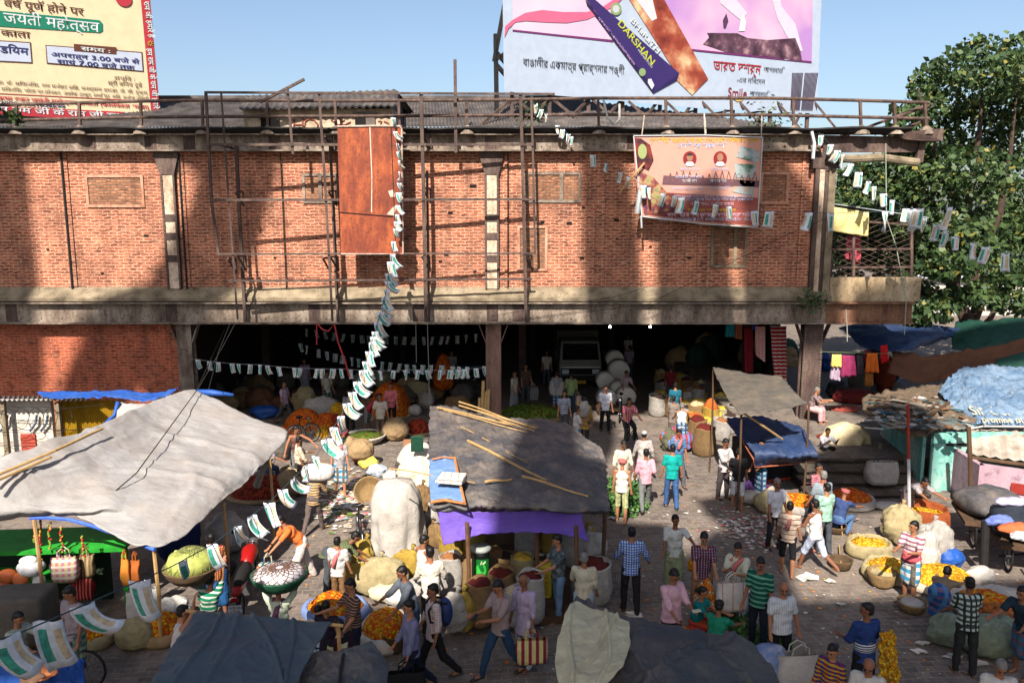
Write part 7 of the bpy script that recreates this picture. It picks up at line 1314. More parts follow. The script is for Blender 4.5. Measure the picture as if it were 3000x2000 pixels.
def man(label, fx, fy, yaw, top=None, bot=None, h=1.66, lean=0, legs=(4, 2, -4, 2), aL=(8, 8, 14), aR=(8, 8, 14), head=(8, 0), hair='black', z=0.0, skin=None, fat=1.0, group=None, side=0, shoes=True, grow=1.0, pos=None):
    i = npe[0]; npe[0] += 1; rr = random.Random(i * 7 + 3); s = h / 1.7; g = pos or Z(fx, fy, z)
    t = thing('person', label, 'person', g, group); skin = skin if skin is not None else SKINS[i % 4]
    sn, cs = lambda a: math.sin(R(a)), lambda a: math.cos(R(a))
    Pp = V((0, 0, 0)); td = V((sn(side), -sn(lean) * cs(side), cs(lean) * cs(side))); 
    nb = Pp + td * .52; sh = {}; el = {}; wr = {}; hd = {}; hip = {}; kn = {}; an = {}
    fwd = V((0, -cs(lean), -sn(lean)))
    for sx, A in ((1, aL), (-1, aR)):
        f, ab, eb = A; b = Pp + td * .47 + V((sx * .17, 0, 0)); sh[sx] = b
        d = V((sx * sn(ab) , -sn(f) * cs(ab), -cs(f) * cs(ab))); el[sx] = b + d * .28; f2 = f + eb
        inw = -.25 if eb > 40 else .05
        d2 = V((sx * (sn(ab) * .6 + (inw if f2 < 150 else .0)), -sn(f2) * cs(ab * .6), -cs(f2) * cs(ab * .6))).normalized(); wr[sx] = el[sx] + d2 * .25; hd[sx] = wr[sx] + d2 * .09
    for sx, (th, k) in ((1, legs[:2]), (-1, legs[2:])):
        spread = .05 + (.1 if th > 60 else 0); b = Pp + V((sx * .09, 0, -.03)); hip[sx] = b
        d = V((sx * spread, -sn(th), -cs(th))).normalized(); kn[sx] = b + d * .42; d2 = V((sx * .01, -sn(th - k), -cs(th - k))); an[sx] = kn[sx] + d2 * .42
    zmin = min(an[1].z, an[-1].z) - .07; mean = (an[1] + an[-1]) / 2; sh0 = V((-mean.x, -mean.y, -zmin))
    nd = V((sn(side) * .5, -sn(lean * .45 + head[0] * .4), cs(lean * .45 + head[0] * .4))); hc = nb + nd * .175
    pt, tn = lean * .45 + head[0], head[1]; hf = V((sn(tn) * cs(pt), -cs(tn) * cs(pt), -sn(pt))); hr = hf.cross(V((0, 0, 1))); hr.normalize(); hu = hr.cross(hf)
    HM = Matrix((( hr.x, -hf.x, hu.x), (hr.y, -hf.y, hu.y), (hr.z, -hf.z, hu.z)))
    TM = Matrix.Rotation(R(lean), 3, 'X') @ Matrix.Rotation(R(side), 3, 'Y')
    Ry = Matrix.Rotation(R(yaw), 3, 'Z')
    if (fx, fy) in HEADS and pos is None: tv = (hc + hu * .115 + sh0) * s; q = Z(*HEADS[(fx, fy)], tv.z + z); g = q - Ry @ tv; g.z = z; t.location = g
    def place(m): m.v = [g + Ry @ ((p + sh0) * s) for p in m.v]; return m
    m = MB()
    m.ell(hc + hu * .025, (.072, .092, .092), HM, 14, 10); m.ell(hc - hu * .04 + hf * .02, (.056, .068, .075), HM, 12, 8); m.cap(hc + hf * .09 + hu * .015, hc + hf * .108 - hu * .018, .011, .016, 6)
    for sx in (-1, 1): m.ell(hc + hr * (sx * .073) - hf * .005 - hu * .005, (.012, .022, .032), HM, 8, 6)
    m.ell(hc + hf * .088 - hu * .052, (.026, .012, .01), HM, 8, 5)
    m.cap(nb - td * .05, hc - hu * .05, .056, .05, 10)
    m.ell(Pp + td * .36, (.165 * fat, .105 * fat, .17), TM, 14, 10); m.ell(Pp + td * .16, (.14 * fat, .1 * fat, .17), TM, 14, 10); m.ell(Pp, (.155, .11, .13), None, 14, 10)
    for sx in (-1, 1):
        m.cap(Pp + td * .45 + V((sx * .05, 0, 0)), sh[sx], .07, .058); m.cap(sh[sx], el[sx], .052, .04); m.cap(el[sx], wr[sx], .04, .027)
        pd = (hd[sx] - wr[sx]).normalized(); sd = (V((sx, 0, 0)) - pd * pd.x * sx); sd = sd.normalized() if sd.length > .1 else V((0, 0, 1)); pn = pd.cross(sd) * sx; c0 = wr[sx] + pd * .05
        w3 = pd.cross(V((0, -1, 0))); w3 = w3.normalized() if w3.length > .2 else sd; bk = w3.cross(pd)
        for k in range(4): o_ = w3 * ((k - 1.5) * .018); m.cap(wr[sx] + o_ * .4, c0 + o_ + pd * .035, .017, .013, 6); L_ = (.062, .072, .068, .052)[k]; q = c0 + o_ + pd * (.035 + L_ * .6) + bk * .012; m.cap(c0 + o_ + pd * .035, q, .0105, .0095, 6); m.cap(q, q + pd * L_ * .35 + bk * .025, .0095, .0085, 6)
        q = wr[sx] + pd * .03 + w3 * .032 * sx; m.cap(wr[sx] + pd * .01, q + pd * .02, .014, .012, 6); m.cap(q + pd * .02, q + pd * .06 + bk * .012 + w3 * .008 * sx, .012, .0095, 6)
        m.cap(hip[sx], kn[sx], .082, .056); m.cap(kn[sx], kn[sx].lerp(an[sx], .35), .054, .056); m.cap(kn[sx].lerp(an[sx], .35), an[sx], .056, .038)
        fl = V((0, -1, 0)); hl = an[sx] + V((0, .03, -.035)); m.cap(hl, an[sx] + fl * .1 + V((sx * .015, 0, -.048)), .034, .03); m.cap(an[sx] + fl * .1 + V((sx * .015, 0, -.048)), an[sx] + fl * .16 + V((sx * .02, 0, -.055)), .034, .02)
    finish(place(m), 'body', skin, t, .0125 * s)
    # hair and face
    if hair in ('black', 'grey', 'bald', 'bun'):
        m = MB()
        if hair == 'bald': m.ell(hc - hf * .03 - hu * .01, (.08, .085, .06), HM, 16, 10); M_ = M_GREY
        else:
            m.ell(hc + hu * .05 - hf * .024, (.08, .094, .082), HM, 16, 12); m.ell(hc - hf * .04 - hu * .005, (.08, .068, .075), HM, 14, 10); m.ell(hc + hu * .09 + hf * .04, (.056, .04, .026), HM, 12, 8); M_ = M_GREY if hair == 'grey' else M_HAIR
            if hair == 'bun': m.ell(hc - hf * .13 - hu * .01, (.05, .05, .05), HM, 10, 8)
        finish(place(m), 'hair', M_, t, .012, 2, .012)
    elif hair == 'cap': m = MB(); m.ell(hc + hu * .055 - hf * .01, (.09, .105, .075), HM, 16, 10); m.ell(hc + hu * .05 + hf * .11, (.06, .06, .012), HM, 12, 6); finish(place(m), 'cap', plain((220, 218, 214), .8), t, .012, 2); m = MB(); m.ell(hc - hf * .035 - hu * .01, (.079, .07, .07), HM, 14, 10); place(m).build('hair', M_HAIR, t, True)
    elif hair == 'scarf':
        m = MB(); m.ell(hc + hu * .05 - hf * .015, (.088, .105, .08), HM, 16, 10)
        for k in range(3): m.tube([hc + hr * (.095 * math.cos(a * .524)) + hf * (.11 * math.sin(a * .524)) + hu * (.035 + .025 * k + .012 * math.sin(a + k)) for a in range(13)], .024, 6)
        finish(place(m), 'head_scarf', stripes((176, 58, 66), (206, 140, 130), 40, 'X', .5), t, .012, 2, .01)
    m = MB()
    for sx in (-1, 1): m.ell(hc + hf * .083 + hr * (sx * .03) + hu * .018, (.012, .01, .008), HM, 8, 5); m.ell(hc + hf * .088 + hr * (sx * .031) + hu * .042, (.02, .008, .005), HM, 8, 5)
    if i % 3 and hair != 'bun': m.ell(hc + hf * .096 - hu * .036, (.026, .012, .009), HM, 8, 5)
    place(m).build('facial_features', M_EYE, t, True)
    # clothes
    if top:
        kind, mat = top; m = MB(); e = .022
        hem = {'tee': -.1, 'shirt': -.13, 'kurta': -.3, 'tank': -.06, 'blouse': .12}[kind]
        m.ell(Pp + td * .36, (.165 * fat + e, .105 * fat + e, .165), TM, 16, 10); m.ell(Pp + td * .16, (.14 * fat + e + .012, .1 * fat + e + .012, .17), TM, 16, 10)
        m.tube([Pp + td * (.44 if kind == 'tank' else .47), Pp + td * .36, Pp + td * .1], [.085 if kind != 'tank' else .07, .13, .13], 14)
        dn = V((0, 0, -1)) if lean < 60 else -td
        if hem < .1:
            lo = Pp + dn * (-hem); hw = .185 + (.02 if kind == 'kurta' else 0); vs = []; N = 22
            if kind == 'kurta': lo = Pp + (kn[1] + kn[-1] - Pp * 2) * .5 * .62
            for c_, rx, ry in ((Pp + td * .2, .15, .11), (Pp + td * .04, .17, .125), (lo.lerp(Pp, .4), hw - .01, .135), (lo, hw, .15)):
                for k in range(N): a = 2 * math.pi * k / N; vs.append(c_ + V((math.cos(a) * rx * fat, math.sin(a) * ry * fat, 0)))
            m.add(vs, [(j * N + k, j * N + (k + 1) % N, (j + 1) * N + (k + 1) % N, (j + 1) * N + k) for j in range(3) for k in range(N)] + [tuple(range(N - 1, -1, -1)), tuple(range(3 * N, 4 * N))])
        for sx in (-1, 1):
            if kind == 'tank': m.cap(Pp + td * .33 + V((sx * .085, 0, 0)), Pp + td * .5 + V((sx * .085, 0, 0)), .04, .028); continue
            m.cap(Pp + td * .44 + V((sx * .06, 0, 0)), sh[sx], .085, .072); L_ = {'tee': .72, 'shirt': 1.0, 'kurta': 1.0, 'blouse': .5}[kind]; q = sh[sx].lerp(el[sx], L_); m.cap(sh[sx], q, .072, .064)
            if kind in ('shirt', 'kurta'): m.cap(el[sx], el[sx].lerp(wr[sx], .75 if i % 2 else .35), .06, .05)
        finish(place(m), {'tee': 'short_sleeved_shirt', 'shirt': 'shirt', 'kurta': 'kurta', 'tank': 'vest', 'blouse': 'blouse'}[kind], mat, t, .0155 * s, 3, .042)
    if bot:
        kind, mat = bot[0], bot[1]; m = MB(); m.ell(Pp + V((0, 0, .0)), (.172, .128, .15), None, 16, 10)
        if kind in ('pants', 'shorts', 'loose'):
            w = .022 if kind == 'loose' else .0
            for sx in (-1, 1):
                m.cap(hip[sx], kn[sx], .1, .074 + w)
                if kind != 'shorts': m.cap(kn[sx], kn[sx].lerp(an[sx], .5), .073 + w, .068 + w); m.cap(kn[sx].lerp(an[sx], .5), an[sx] + V((0, .01, .0)), .068 + w, .056 + w)
                else: m.cap(kn[sx], kn[sx].lerp(an[sx], .06), .08, .08)
        else:
            L_ = bot[2] if len(bot) > 2 else .9
            for sx in (-1, 1):
                a_ = kn[sx] if L_ >= .4 else hip[sx].lerp(kn[sx], L_ * 2.4)
                m.cap(hip[sx], a_, .115, .1)
                if L_ > .5: b_ = kn[sx].lerp(an[sx], (L_ - .5) * 2); m.cap(a_, b_, .1, .095)
            a_ = (kn[1] + kn[-1]) / 2; m.cap(Pp, a_, .13, .12, 12)
            if L_ > .5: b_ = a_.lerp((an[1] + an[-1]) / 2, (L_ - .5) * 2); m.cap(a_, b_, .12, .115, 12)
        finish(place(m), {'pants': 'trousers', 'loose': 'loose_trousers', 'shorts': 'shorts', 'lungi': 'lungi', 'sari': 'sari'}[kind], mat, t, .0155 * s, 3, .04)
        if kind in ('pants',) and shoes:
            m = MB()
            for sx in (-1, 1): m.cap(an[sx] + V((0, .035, -.045)), an[sx] + V((sx * .018, -.15, -.052)), .034, .03); m.box(an[sx] + V((-.04 + sx * .01, -.19, -.075)), an[sx] + V((.04 + sx * .01, .07, -.06)))
            finish(place(m), 'shoes', plain((46, 38, 34), .6), t, .012)
    W_ = lambda p: g + Ry @ ((p + sh0) * s)
    t2 = {'hL': W_(hd[1]), 'hR': W_(hd[-1]), 'head': W_(hc), 'nb': W_(nb), 'Ry': Ry, 'root': t, 'sL': W_(sh[1]), 'sR': W_(sh[-1]), 'P': W_(Pp), 'fwd': Ry @ V((0, -1, 0)), 'rt': Ry @ V((1, 0, 0)), 's': s}
    return t2
CL = cloth
WHT, CRM, GRY, DGR, BLK, NVY, JEAN, LJEAN, BRN, TEALC, PNK, LIL, MUST = CL((196, 194, 190)), CL((190, 180, 162)), CL((136, 138, 142)), CL((74, 78, 84)), CL((30, 30, 33)), CL((34, 38, 56)), CL((58, 78, 108)), CL((106, 138, 172)), CL((96, 76, 64)), CL((20, 150, 146)), CL((206, 160, 166)), CL((160, 146, 166)), CL((176, 142, 72))
chk = lambda a, b, c=None, n=14: stripes(a, b, n, 'Z', .5, c or b)
LUB, LUG, LUP = chk((46, 100, 140), (150, 176, 196), (60, 70, 90), 7), chk((80, 110, 100), (130, 150, 130), (60, 80, 80), 8), chk((70, 150, 190), (206, 206, 200), (110, 100, 90), 6)
WALK, WALKR = (22, 8, -18, 22), (-16, 24, 20, 6)
HF = (48, 6, 50)      # both hands in front
def scarf(pn, mat, two=False, lab=None):
    m = MB(); nb, f, r_ = pn['nb'], pn['fwd'], pn['rt']
    m.tube([nb + r_ * .1 - f * .05 - V((0, 0, .05)), nb + r_ * .11 + f * .02 + V((0, 0, .0)), nb + f * .14 - V((0, 0, .1)), nb - r_ * .06 + f * .16 - V((0, 0, .3))], [.04, .05, .055, .06], 8)
    m.tube([nb - r_ * .11 + f * .1 - V((0, 0, .1)), nb - r_ * .1 - V((0, 0, -.01)), nb - f * .1 - V((0, 0, .1)), nb + r_ * .06 - f * .15 - V((0, 0, .35))], [.05, .05, .055, .06], 8)
    o = m.build('shoulder_scarf', mat, pn['root'], True); s_ = o.modifiers.new('smooth', 'SMOOTH'); s_.iterations = 2
RSC = stripes((190, 70, 76), (214, 160, 150), 30, 'X', .5, (200, 100, 100), .4, 30)
# --- inside and at the mouth of the hall
man('man in cream shirt standing barefoot in the hall shade', 1117, 1290, 0, ('tee', CRM), ('pants', BRN), 1.66, aL=(0, 14, 10), aR=(0, 14, 10), shoes=False)
man('man in pink shirt standing before the orange pile', 1148, 1255, 5, ('tee', CL((206, 110, 116))), ('pants', BLK), 1.7)
man('stooping man in red shirt and spotted shorts', 1078, 1268, 75, ('tee', CL((166, 54, 66))), ('shorts', chk((30, 30, 36), (150, 150, 150), None, 20)), 1.6, lean=45, aL=(80, 5, 10), aR=(80, 5, 10))
man('man in grey striped shirt behind the paper flags', 1027, 1275, 10, ('tee', stripes((60, 62, 84), (170, 160, 150), 22)), ('pants', BLK), 1.66)
man('man in pale lilac shirt walking in the dark hall', 832, 1240, 70, ('tee', CL((176, 150, 170))), ('pants', DGR), 1.66, legs=WALK)
man('man in brown vest reaching across the flower sacks', 862, 1362, 20, ('tank', CL((120, 82, 76))), ('loose', chk((70, 70, 74), (150, 150, 150), None, 20)), 1.66, lean=18, aL=(40, 55, 10), aR=(10, 25, 20), head=(20, 60))
man('man in cream shirt with strap and brown trousers facing the greens', 893, 1428, 115, ('shirt', CL((206, 190, 166))), ('pants', CL((110, 92, 80))), 1.66, aL=(40, 10, 40), aR=(20, 10, 20), head=(20, 10))
p = man('man in grey shirt and blue checked lungi walking to the square', 988, 1432, 15, ('tee', CL((170, 164, 166))), ('lungi', LUP, .55), 1.68, legs=(14, 4, -8, 12)); scarf(p, RSC)
man('seated man in lilac shirt and jeans under the tent', 805, 1425, 70, ('tee', CL((146, 132, 152))), ('pants', JEAN), 1.66, lean=18, legs=(85, 80, 80, 85), aL=(45, 5, 30), aR=(45, 5, 30), head=(20, 0))
man('crouching vendor in red scarf among the flower sacks', 1008, 1322, -30, ('tee', CL((120, 60, 62))), ('lungi', LUG), 1.6, lean=30, legs=(110, 135, 105, 130), aL=(60, 10, 30), aR=(60, 10, 30), hair='scarf')
p = man('porter in striped jersey carrying a white bundle on his neck', 918, 1562, 170, ('shirt', stripes((206, 166, 110), (70, 76, 96), 16, 'Z', .62)), ('pants', CL((100, 88, 84))), 1.66, lean=14, legs=WALKR, aL=(140, 25, 60), aR=(20, 12, 20), head=(30, 0), shoes=False)
c = p['nb'] + V((.1, 0, .16)); m = MB(); m.ell(c, (.42, .26, .22), None, 24, 14); m.v = [c + V((math.copysign(abs(q.x - c.x) ** .7 * .42 ** .3, q.x - c.x), q.y - c.y, math.copysign(abs(q.z - c.z) ** .75 * .22 ** .25, q.z - c.z))) for q in m.v]; m.build('white_bundle', stripes((226, 222, 216), (176, 120, 100), 8, 'X', .94), None, True, ('plump white bundle with thin stripes on the porter neck', 'bundle'))
# --- middle left
p = man('man in orange shirt and baggy white trousers bending with a bag', 880, 1690, -60, ('tee', CL((230, 120, 60))), ('loose', CL((220, 208, 200))), 1.72, lean=42, legs=(24, 8, -14, 8), aL=(46, 6, 4), aR=(30, 10, 10), head=(16, 0), shoes=False)
bag('blue and cream striped bag in the orange shirt man hand', 0, 0, .4, .2, .34, stripes((46, 110, 150), (214, 206, 170), 9, 'X', .5), 0, .3, None, True, 'shopping_bag', p['hL'] - V((0, 0, .48)))
p = man('bearer with netted white basket on his head', 826, 1972, 180, ('tee', CL((190, 200, 178))), ('lungi', LUG), 1.6, aL=(165, 25, 10), aR=(165, 30, 15)); scarf(p, CL((110, 70, 100)))
def headbasket(label, c, r, mat, top, net, dome=.1):
    t = thing('carried_basket', label, 'basket', c); m = MB(); m.lathe([(r * .7, 0), (r * .92, .12), (r, .2), (r * 1.02, .23), (r * .95, .22)], c, 32); m.build('body', mat, t, True)
    m = MB(); m.lathe([(r * .95, .21), (r * .75, .21 + dome * .7), (r * .4, .21 + dome), (.001, .21 + dome * 1.1)], c, 32, jit=lump(5, .04, 8)); m.build('contents', top, t, True)
    m = MB(); zz = lambda q: .225 + dome * 1.15 * (1 - (q / r) ** 2)
    for k in range(18):
        for sg in (1, -1): m.tube([c + V((math.cos(k * .349 + sg * q * 1.2) * r * q, math.sin(k * .349 + sg * q * 1.2) * r * q, zz(r * q))) for q in (.15, .35, .55, .75, .97)], .006, 4)
    m.build('net', net, t); return t
headbasket('shallow green basket of white goods under brown netting on a bearer head', p['head'] + V((.05, -.05, .1)), .47, plain((30, 84, 60), .7, .4, 9), plain((206, 202, 204), .7, .2, 14, .4), plain((110, 76, 60), .9))
p = man('bearer in green and white striped shirt under a cucumber basket', 618, 1945, 165, ('tee', stripes((24, 120, 84), (206, 206, 196), 12, 'Z', .62)), ('loose', CL((150, 160, 160))), 1.66, aL=(20, 20, 20), aR=(165, 10, 10), side=-8)
headbasket('big netted basket of pale cucumbers on a bearer head', p['head'] + V((-.28, -.1, .08)), .46, M_WICKD, plain((170, 176, 90), .6, .3, 9), plain((120, 124, 76), .9), .3)
c0 = p['head'] + V((-.28, -.1, .45)); m = MB()
for k in range(7): a = rnd.uniform(0, 3); q = c0 + V((rnd.uniform(-.2, .2), rnd.uniform(-.15, .15), .02)); d_ = V((math.cos(a), math.sin(a), .1)) * .17; m.cap(q - d_, q + d_, .04, .035, 8)
m.build('cucumbers', plain((186, 200, 116), .5, .15), None, True, ('pale cucumbers piled in the netted basket', 'cucumbers'))
man('man in red and gold printed shirt by the parked motorbike', 640, 1775, 200, ('shirt', stripes((150, 60, 40), (196, 150, 80), 26, 'Z', .5, (120, 40, 40))), ('lungi', CL((34, 80, 130)), .7), 1.7, side=6)
p = man('man with checked cloth and white vest by the slate canopy edge', 548, 1900, 120, ('tank', WHT), ('lungi', LUB), 1.66, lean=10, aR=(150, 10, 20)); scarf(p, RSC)
man('man in grey v-neck shirt and green checked lungi among the flags', 215, 1935, -25, ('tee', CL((150, 138, 144))), ('lungi', LUG, .6), 1.72, head=(28, -20))
man('seated seller in pale green shirt with flower trays', 75, 1980, 75, ('shirt', CL((170, 176, 160))), ('lungi', GRY), 1.66, legs=(85, 85, 85, 85), lean=10, aL=(60, 5, 30), aR=(55, 5, 30), head=(18, 0))
# --- between the sacks
man('stooping man in olive striped shirt over the amber sack', 1030, 1715, 105, ('tee', stripes((116, 120, 60), (70, 84, 90), 30, 'X', .6)), ('pants', DGR), 1.66, lean=72, aL=(40, 5, 10), aR=(40, 5, 20))
p = man('boy in white shirt and brown shorts with pink scarf seen from behind', 1006, 1745, 170, ('tee', WHT), ('shorts', CL((120, 90, 60))), 1.5, aL=(12, 12, 20)); scarf(p, RSC)
bag('woven yellow bag at the boy side', 1036, 1712, .5, .36, .5, M_SACKY, .25, .2)
man('stall man in white vest beside the kurta man', 1238, 1720, 130, ('tank', WHT), ('lungi', LUB), 1.62, head=(25, -20))
man('man in long cream shirt seen from behind at the sacks', 1255, 1838, 185, ('shirt', CL((222, 212, 194))), ('pants', CL((66, 56, 52))), 1.74, aL=(20, 14, 30), aR=(20, 14, 30))
man('man in slate grey shirt reaching for the marigolds', 1178, 1880, -62, ('shirt', CL((88, 94, 104))), ('lungi', CL((50, 70, 96)), .8), 1.7, lean=14, aR=(46, 5, 10), aL=(30, 6, 20), head=(20, 0))
man('man in brown striped shirt beside the marigold heap', 1052, 1920, -55, ('tee', stripes((84, 56, 50), (170, 140, 120), 22, 'Z', .7)), ('pants', NVY), 1.74, aR=(46, 4, 40), aL=(20, 6, 30), head=(24, 0))
man('boy seated with his back to the square in pale blue shirt', 930, 1905, 175, ('tee', chk((120, 150, 190), (200, 200, 206))), ('pants', NVY), 1.5, legs=(80, 80, 80, 80), lean=6)
man('boy in dark jacket seated beside the pale blue one', 965, 1900, 170, ('shirt', CL((44, 36, 50))), ('pants', BLK), 1.55, legs=(70, 70, 70, 70), lean=4)
man('seated man in black and cream checked shirt below the pole', 1005, 1950, 230, ('shirt', chk((30, 28, 32), (196, 190, 150), (60, 30, 44), 5)), ('pants', NVY), 1.66, legs=(60, 50, 50, 50), lean=14)
p = man('walking man in lavender shirt carrying a black bag', 1195, 2010, -68, ('shirt', CL((120, 122, 156))), ('pants', NVY), 1.7, legs=WALK, head=(16, 0), aL=(10, 6, 8), aR=(14, 5, 20))
bag('bulky black travel bag hanging from the lavender shirt man hand', 0, 0, .62, .3, .36, BLK, 0, .2, None, True, 'travel_bag', p['hL'] - V((0, 0, .5)))
p = man('youth with a blue backpack walking past the stall', 1262, 1980, -68, ('shirt', chk((176, 150, 150), (206, 190, 186), None, 24)), ('pants', BLK), 1.72, legs=WALKR, head=(10, 0), aL=(-4, 8, 20), aR=(14, 6, 14))
bp = thing('backpack', 'dark blue backpack on the youth back', 'backpack', p['P'] + V((0, 0, .1))); c = p['nb'] - p['fwd'] * .2 - V((0, 0, .24)); m = MB(); m.ell(c, (.15, .13, .26), p['Ry'], 16, 10); m.build('body', plain((30, 54, 104), .6, .3, 6), bp, True)
m = MB()
for sx in (-.11, .11): o_ = p['rt'] * sx; m.tube([c + o_ + V((0, 0, .2)), p['nb'] + o_ + V((0, 0, .03)), p['nb'] + o_ * 1.2 + p['fwd'] * .13 - V((0, 0, .1)), p['nb'] + o_ * 1.3 + p['fwd'] * .1 - V((0, 0, .3)), c + o_ * 1.3 - V((0, 0, .15))], .022, 6)
m.build('strap', BLK, bp)
p = man('tall youth in grey tee and jeans looking at a phone', 1478, 1995, -55, ('tee', CL((150, 132, 130))), ('pants', CL((40, 66, 96))), 1.78, legs=(-20, 14, 24, 4), aL=(38, 4, 56), aR=(38, 4, 56), head=(34, 0))
m = MB(); c = (p['hL'] + p['hR']) / 2 + V((0, 0, .03)); m.obox(c, (.075, .15, .012), R(-55), 0, R(35)); m.build('phone', plain((18, 18, 22), .2), None, tags=('black phone in the hands of the tall youth', 'phone'))
p = man('balding man in lilac kurta carrying a striped bag', 1556, 1905, -40, ('kurta', CL((166, 152, 178))), ('loose', CL((190, 190, 206))), 1.68, aL=(6, 8, 8), aR=(6, 8, 8), head=(18, -10), hair='bald')
bag('cream and maroon striped shopping bag in the kurta man hand', 0, 0, .56, .24, .4, stripes((206, 196, 130), (140, 40, 66), 8, 'X', .55), 0, .15, None, True, 'shopping_bag', p['hL'] - V((0, 0, .54)))
man('customer in mottled tee and pale jeans inside the stall corner', 1643, 1812, -70, ('tee', patina('mottled_cloth', (70, 84, 92), (34, 40, 46), (150, 160, 160), 14, False, .9)), ('pants', LJEAN), 1.72, head=(24, 0), aL=(40, 5, 40), aR=(30, 5, 30), shoes=False)
man('man in loose cream kurta seen from behind by the chilli sack', 1716, 1835, 170, ('kurta', CL((190, 184, 160))), ('lungi', CL((150, 160, 170))), 1.66, aL=(30, 12, 40), hair='grey')
# --- the square, middle
man('man in blue plaid shirt walking away with an arm out', 1848, 1775, 178, ('shirt', chk((90, 130, 200), (206, 220, 236), (70, 100, 180), 20)), ('pants', CL((36, 34, 36))), 1.74, aR=(12, 26, 26), aL=(20, 14, 30), legs=(6, 2, -8, 10))
p = man('man in pale polo and green lungi raising a marigold bunch', 1985, 1700, -10, ('tee', CL((196, 200, 196))), ('lungi', CL((140, 150, 116)), .85), 1.66, aL=(70, 30, 10), aR=(16, 8, 40), head=(10, 25))
def bunch(label, c, r, fl, h=.42):
    sd_[0] += 1; m = MB(); m.lathe([(.03, h), (r * .5, h * .8), (r, h * .35), (r * .92, h * .1), (r * .4, -.02), (.001, -.03)], c - V((0, 0, h)), 24, jit=lump(sd_[0], .16, 11)); o = m.build('marigold_bunch', fl, None, True, (label, 'marigold bunch', 'marigold garlands held in bunches'))
bunch('yellow marigold bunch held up by the pale polo man', p['hL'] + V((.02, -.02, 0)), .2, flowers('bunch_mix', [(236, 120, 16), (244, 190, 36), (240, 150, 20), (246, 206, 60)], 20), .5)
p = man('man in maroon striped polo holding an orange garland bunch', 2052, 1822, -5, ('tee', stripes((64, 66, 84), (190, 180, 200), 20, 'X', .78, (120, 40, 60))), ('lungi', CL((150, 112, 84)), .9), 1.74, aL=(30, 2, 34), aR=(30, 2, 34), head=(30, 0))
bunch('white flecked orange garland bunch before the striped polo man', (p['hL'] + p['hR']) / 2, .24, flowers('flecked', [(226, 110, 20), (236, 140, 40), (230, 206, 170), (226, 96, 16)], 20), .62)
p = man('man in pink shirt with money beside an orange bunch', 1968, 1858, 25, ('shirt', CL((206, 164, 176))), ('pants', CL((50, 40, 40))), 1.72, aL=(34, 2, 50), aR=(30, 2, 34), head=(32, 0), fat=1.12)
bunch('orange garland bunch low in the pink shirt man hands', p['hR'] + V((.1, -.05, -.05)), .28, FL_OR, .45)
m = MB(); m.obox(p['hL'] + V((.03, -.02, .04)), (.16, .07, .01), .3, 0, .2); m.build('banknote', plain((190, 190, 170), .8), None, tags=('folded banknotes in the pink shirt man hand', 'banknotes'))
man('woman in orange sari and teal blouse sitting among the sellers', 2072, 1878, 60, ('blouse', CL((20, 120, 120))), ('sari', stripes((190, 76, 40), (160, 40, 40), 9, 'Z', .6)), 1.55, legs=(100, 110, 100, 110), lean=12, aL=(50, 6, 30), aR=(50, 6, 30), hair='bun')
man('seller in green polo sitting with her back to the canopy', 2112, 1925, 140, ('tee', CL((30, 130, 100))), ('lungi', CL((150, 110, 130))), 1.6, legs=(90, 100, 90, 100), lean=12, aL=(56, 8, 20), aR=(56, 8, 20), head=(20, 0))
p = man('man with red checked scarf holding a white shopping bag', 2172, 1852, -35, ('tee', CL((196, 196, 176))), ('lungi', CL((190, 186, 196)), .7), 1.68, aL=(34, 4, 80), aR=(30, 4, 90), head=(28, 0)); scarf(p, RSC)
bag('white shopping bag with red piping at the scarf man side', 0, 0, .6, .22, .56, stripes((222, 214, 206), (170, 60, 60), 5, 'X', .94), 0, .15, None, True, 'shopping_bag', p['P'] + p['fwd'] * .2 + V((-.05, -.1, -.42)))
man('man in green striped polo and dark jeans waiting', 2238, 1905, -35, ('tee', stripes((20, 90, 76), (110, 170, 140), 11, 'Z', .62)), ('pants', CL((38, 44, 58))), 1.74, head=(24, 0), shoes=True)
man('grey haired man in white checked shirt and black track pants', 2298, 1965, 5, ('tee', chk((206, 210, 214), (220, 222, 224), (190, 196, 204), 26)), ('pants', CL((24, 24, 28))), 1.7, aL=(0, 14, 12), aR=(6, 10, 26), head=(22, -15), hair='bald', fat=1.08)
bag('white plastic sack standing before the black track pants', 2190, 1830, .34, .3, .6, M_SACKW, 0, 0, None, False, 'plastic_sack'); bag('large pale plastic bag at the checked shirt man feet', 2335, 2010, .75, .4, .62, TP_WHITE, 0, .1, None, True, 'plastic_bag'); bundle('cloth_bundle', 'blue and pale cloth bundle at the canopy end', 'bundle', 2250, 1995, (.5, .3, .35), patina('blue_pale_cloth', (120, 140, 180), (60, 80, 130), (206, 200, 200), 4, False, .9), 0, None, False, .3)
p = man('youth in navy and striped jersey with a yellow garland on his arm', 2545, 2035, 195, ('shirt', stripes((36, 60, 116), (44, 70, 130), 30)), ('pants', BLK), 1.74, aL=(16, 12, 60), aR=(14, 14, 40), head=(8, 60))
m = MB(); m.ell(p['P'] + V((0, 0, .13)), (.19, .145, .17), p['Ry'], 18, 10); o = m.build('striped_jersey_panel', stripes((40, 52, 84), (214, 216, 220), 26, 'Z', .5), p['root'], True)
c = p['sL'] * .2 + p['sR'] * .8 + V((.2, -.1, -.12)); m = MB(); rr = random.Random(4)
for k in range(7):
    b = c + V((-.1 + k * .035, rr.uniform(-.06, .06), 0)); e = b + V((.02 + k * .03, -.05, -1.02 - .02 * k))
    for q in range(28): m.ell(b.lerp(e, q / 27) + V((.02 * math.sin(q * .9 + k), .02 * math.cos(q * 1.3), 0)), .033, n=6, m=4)
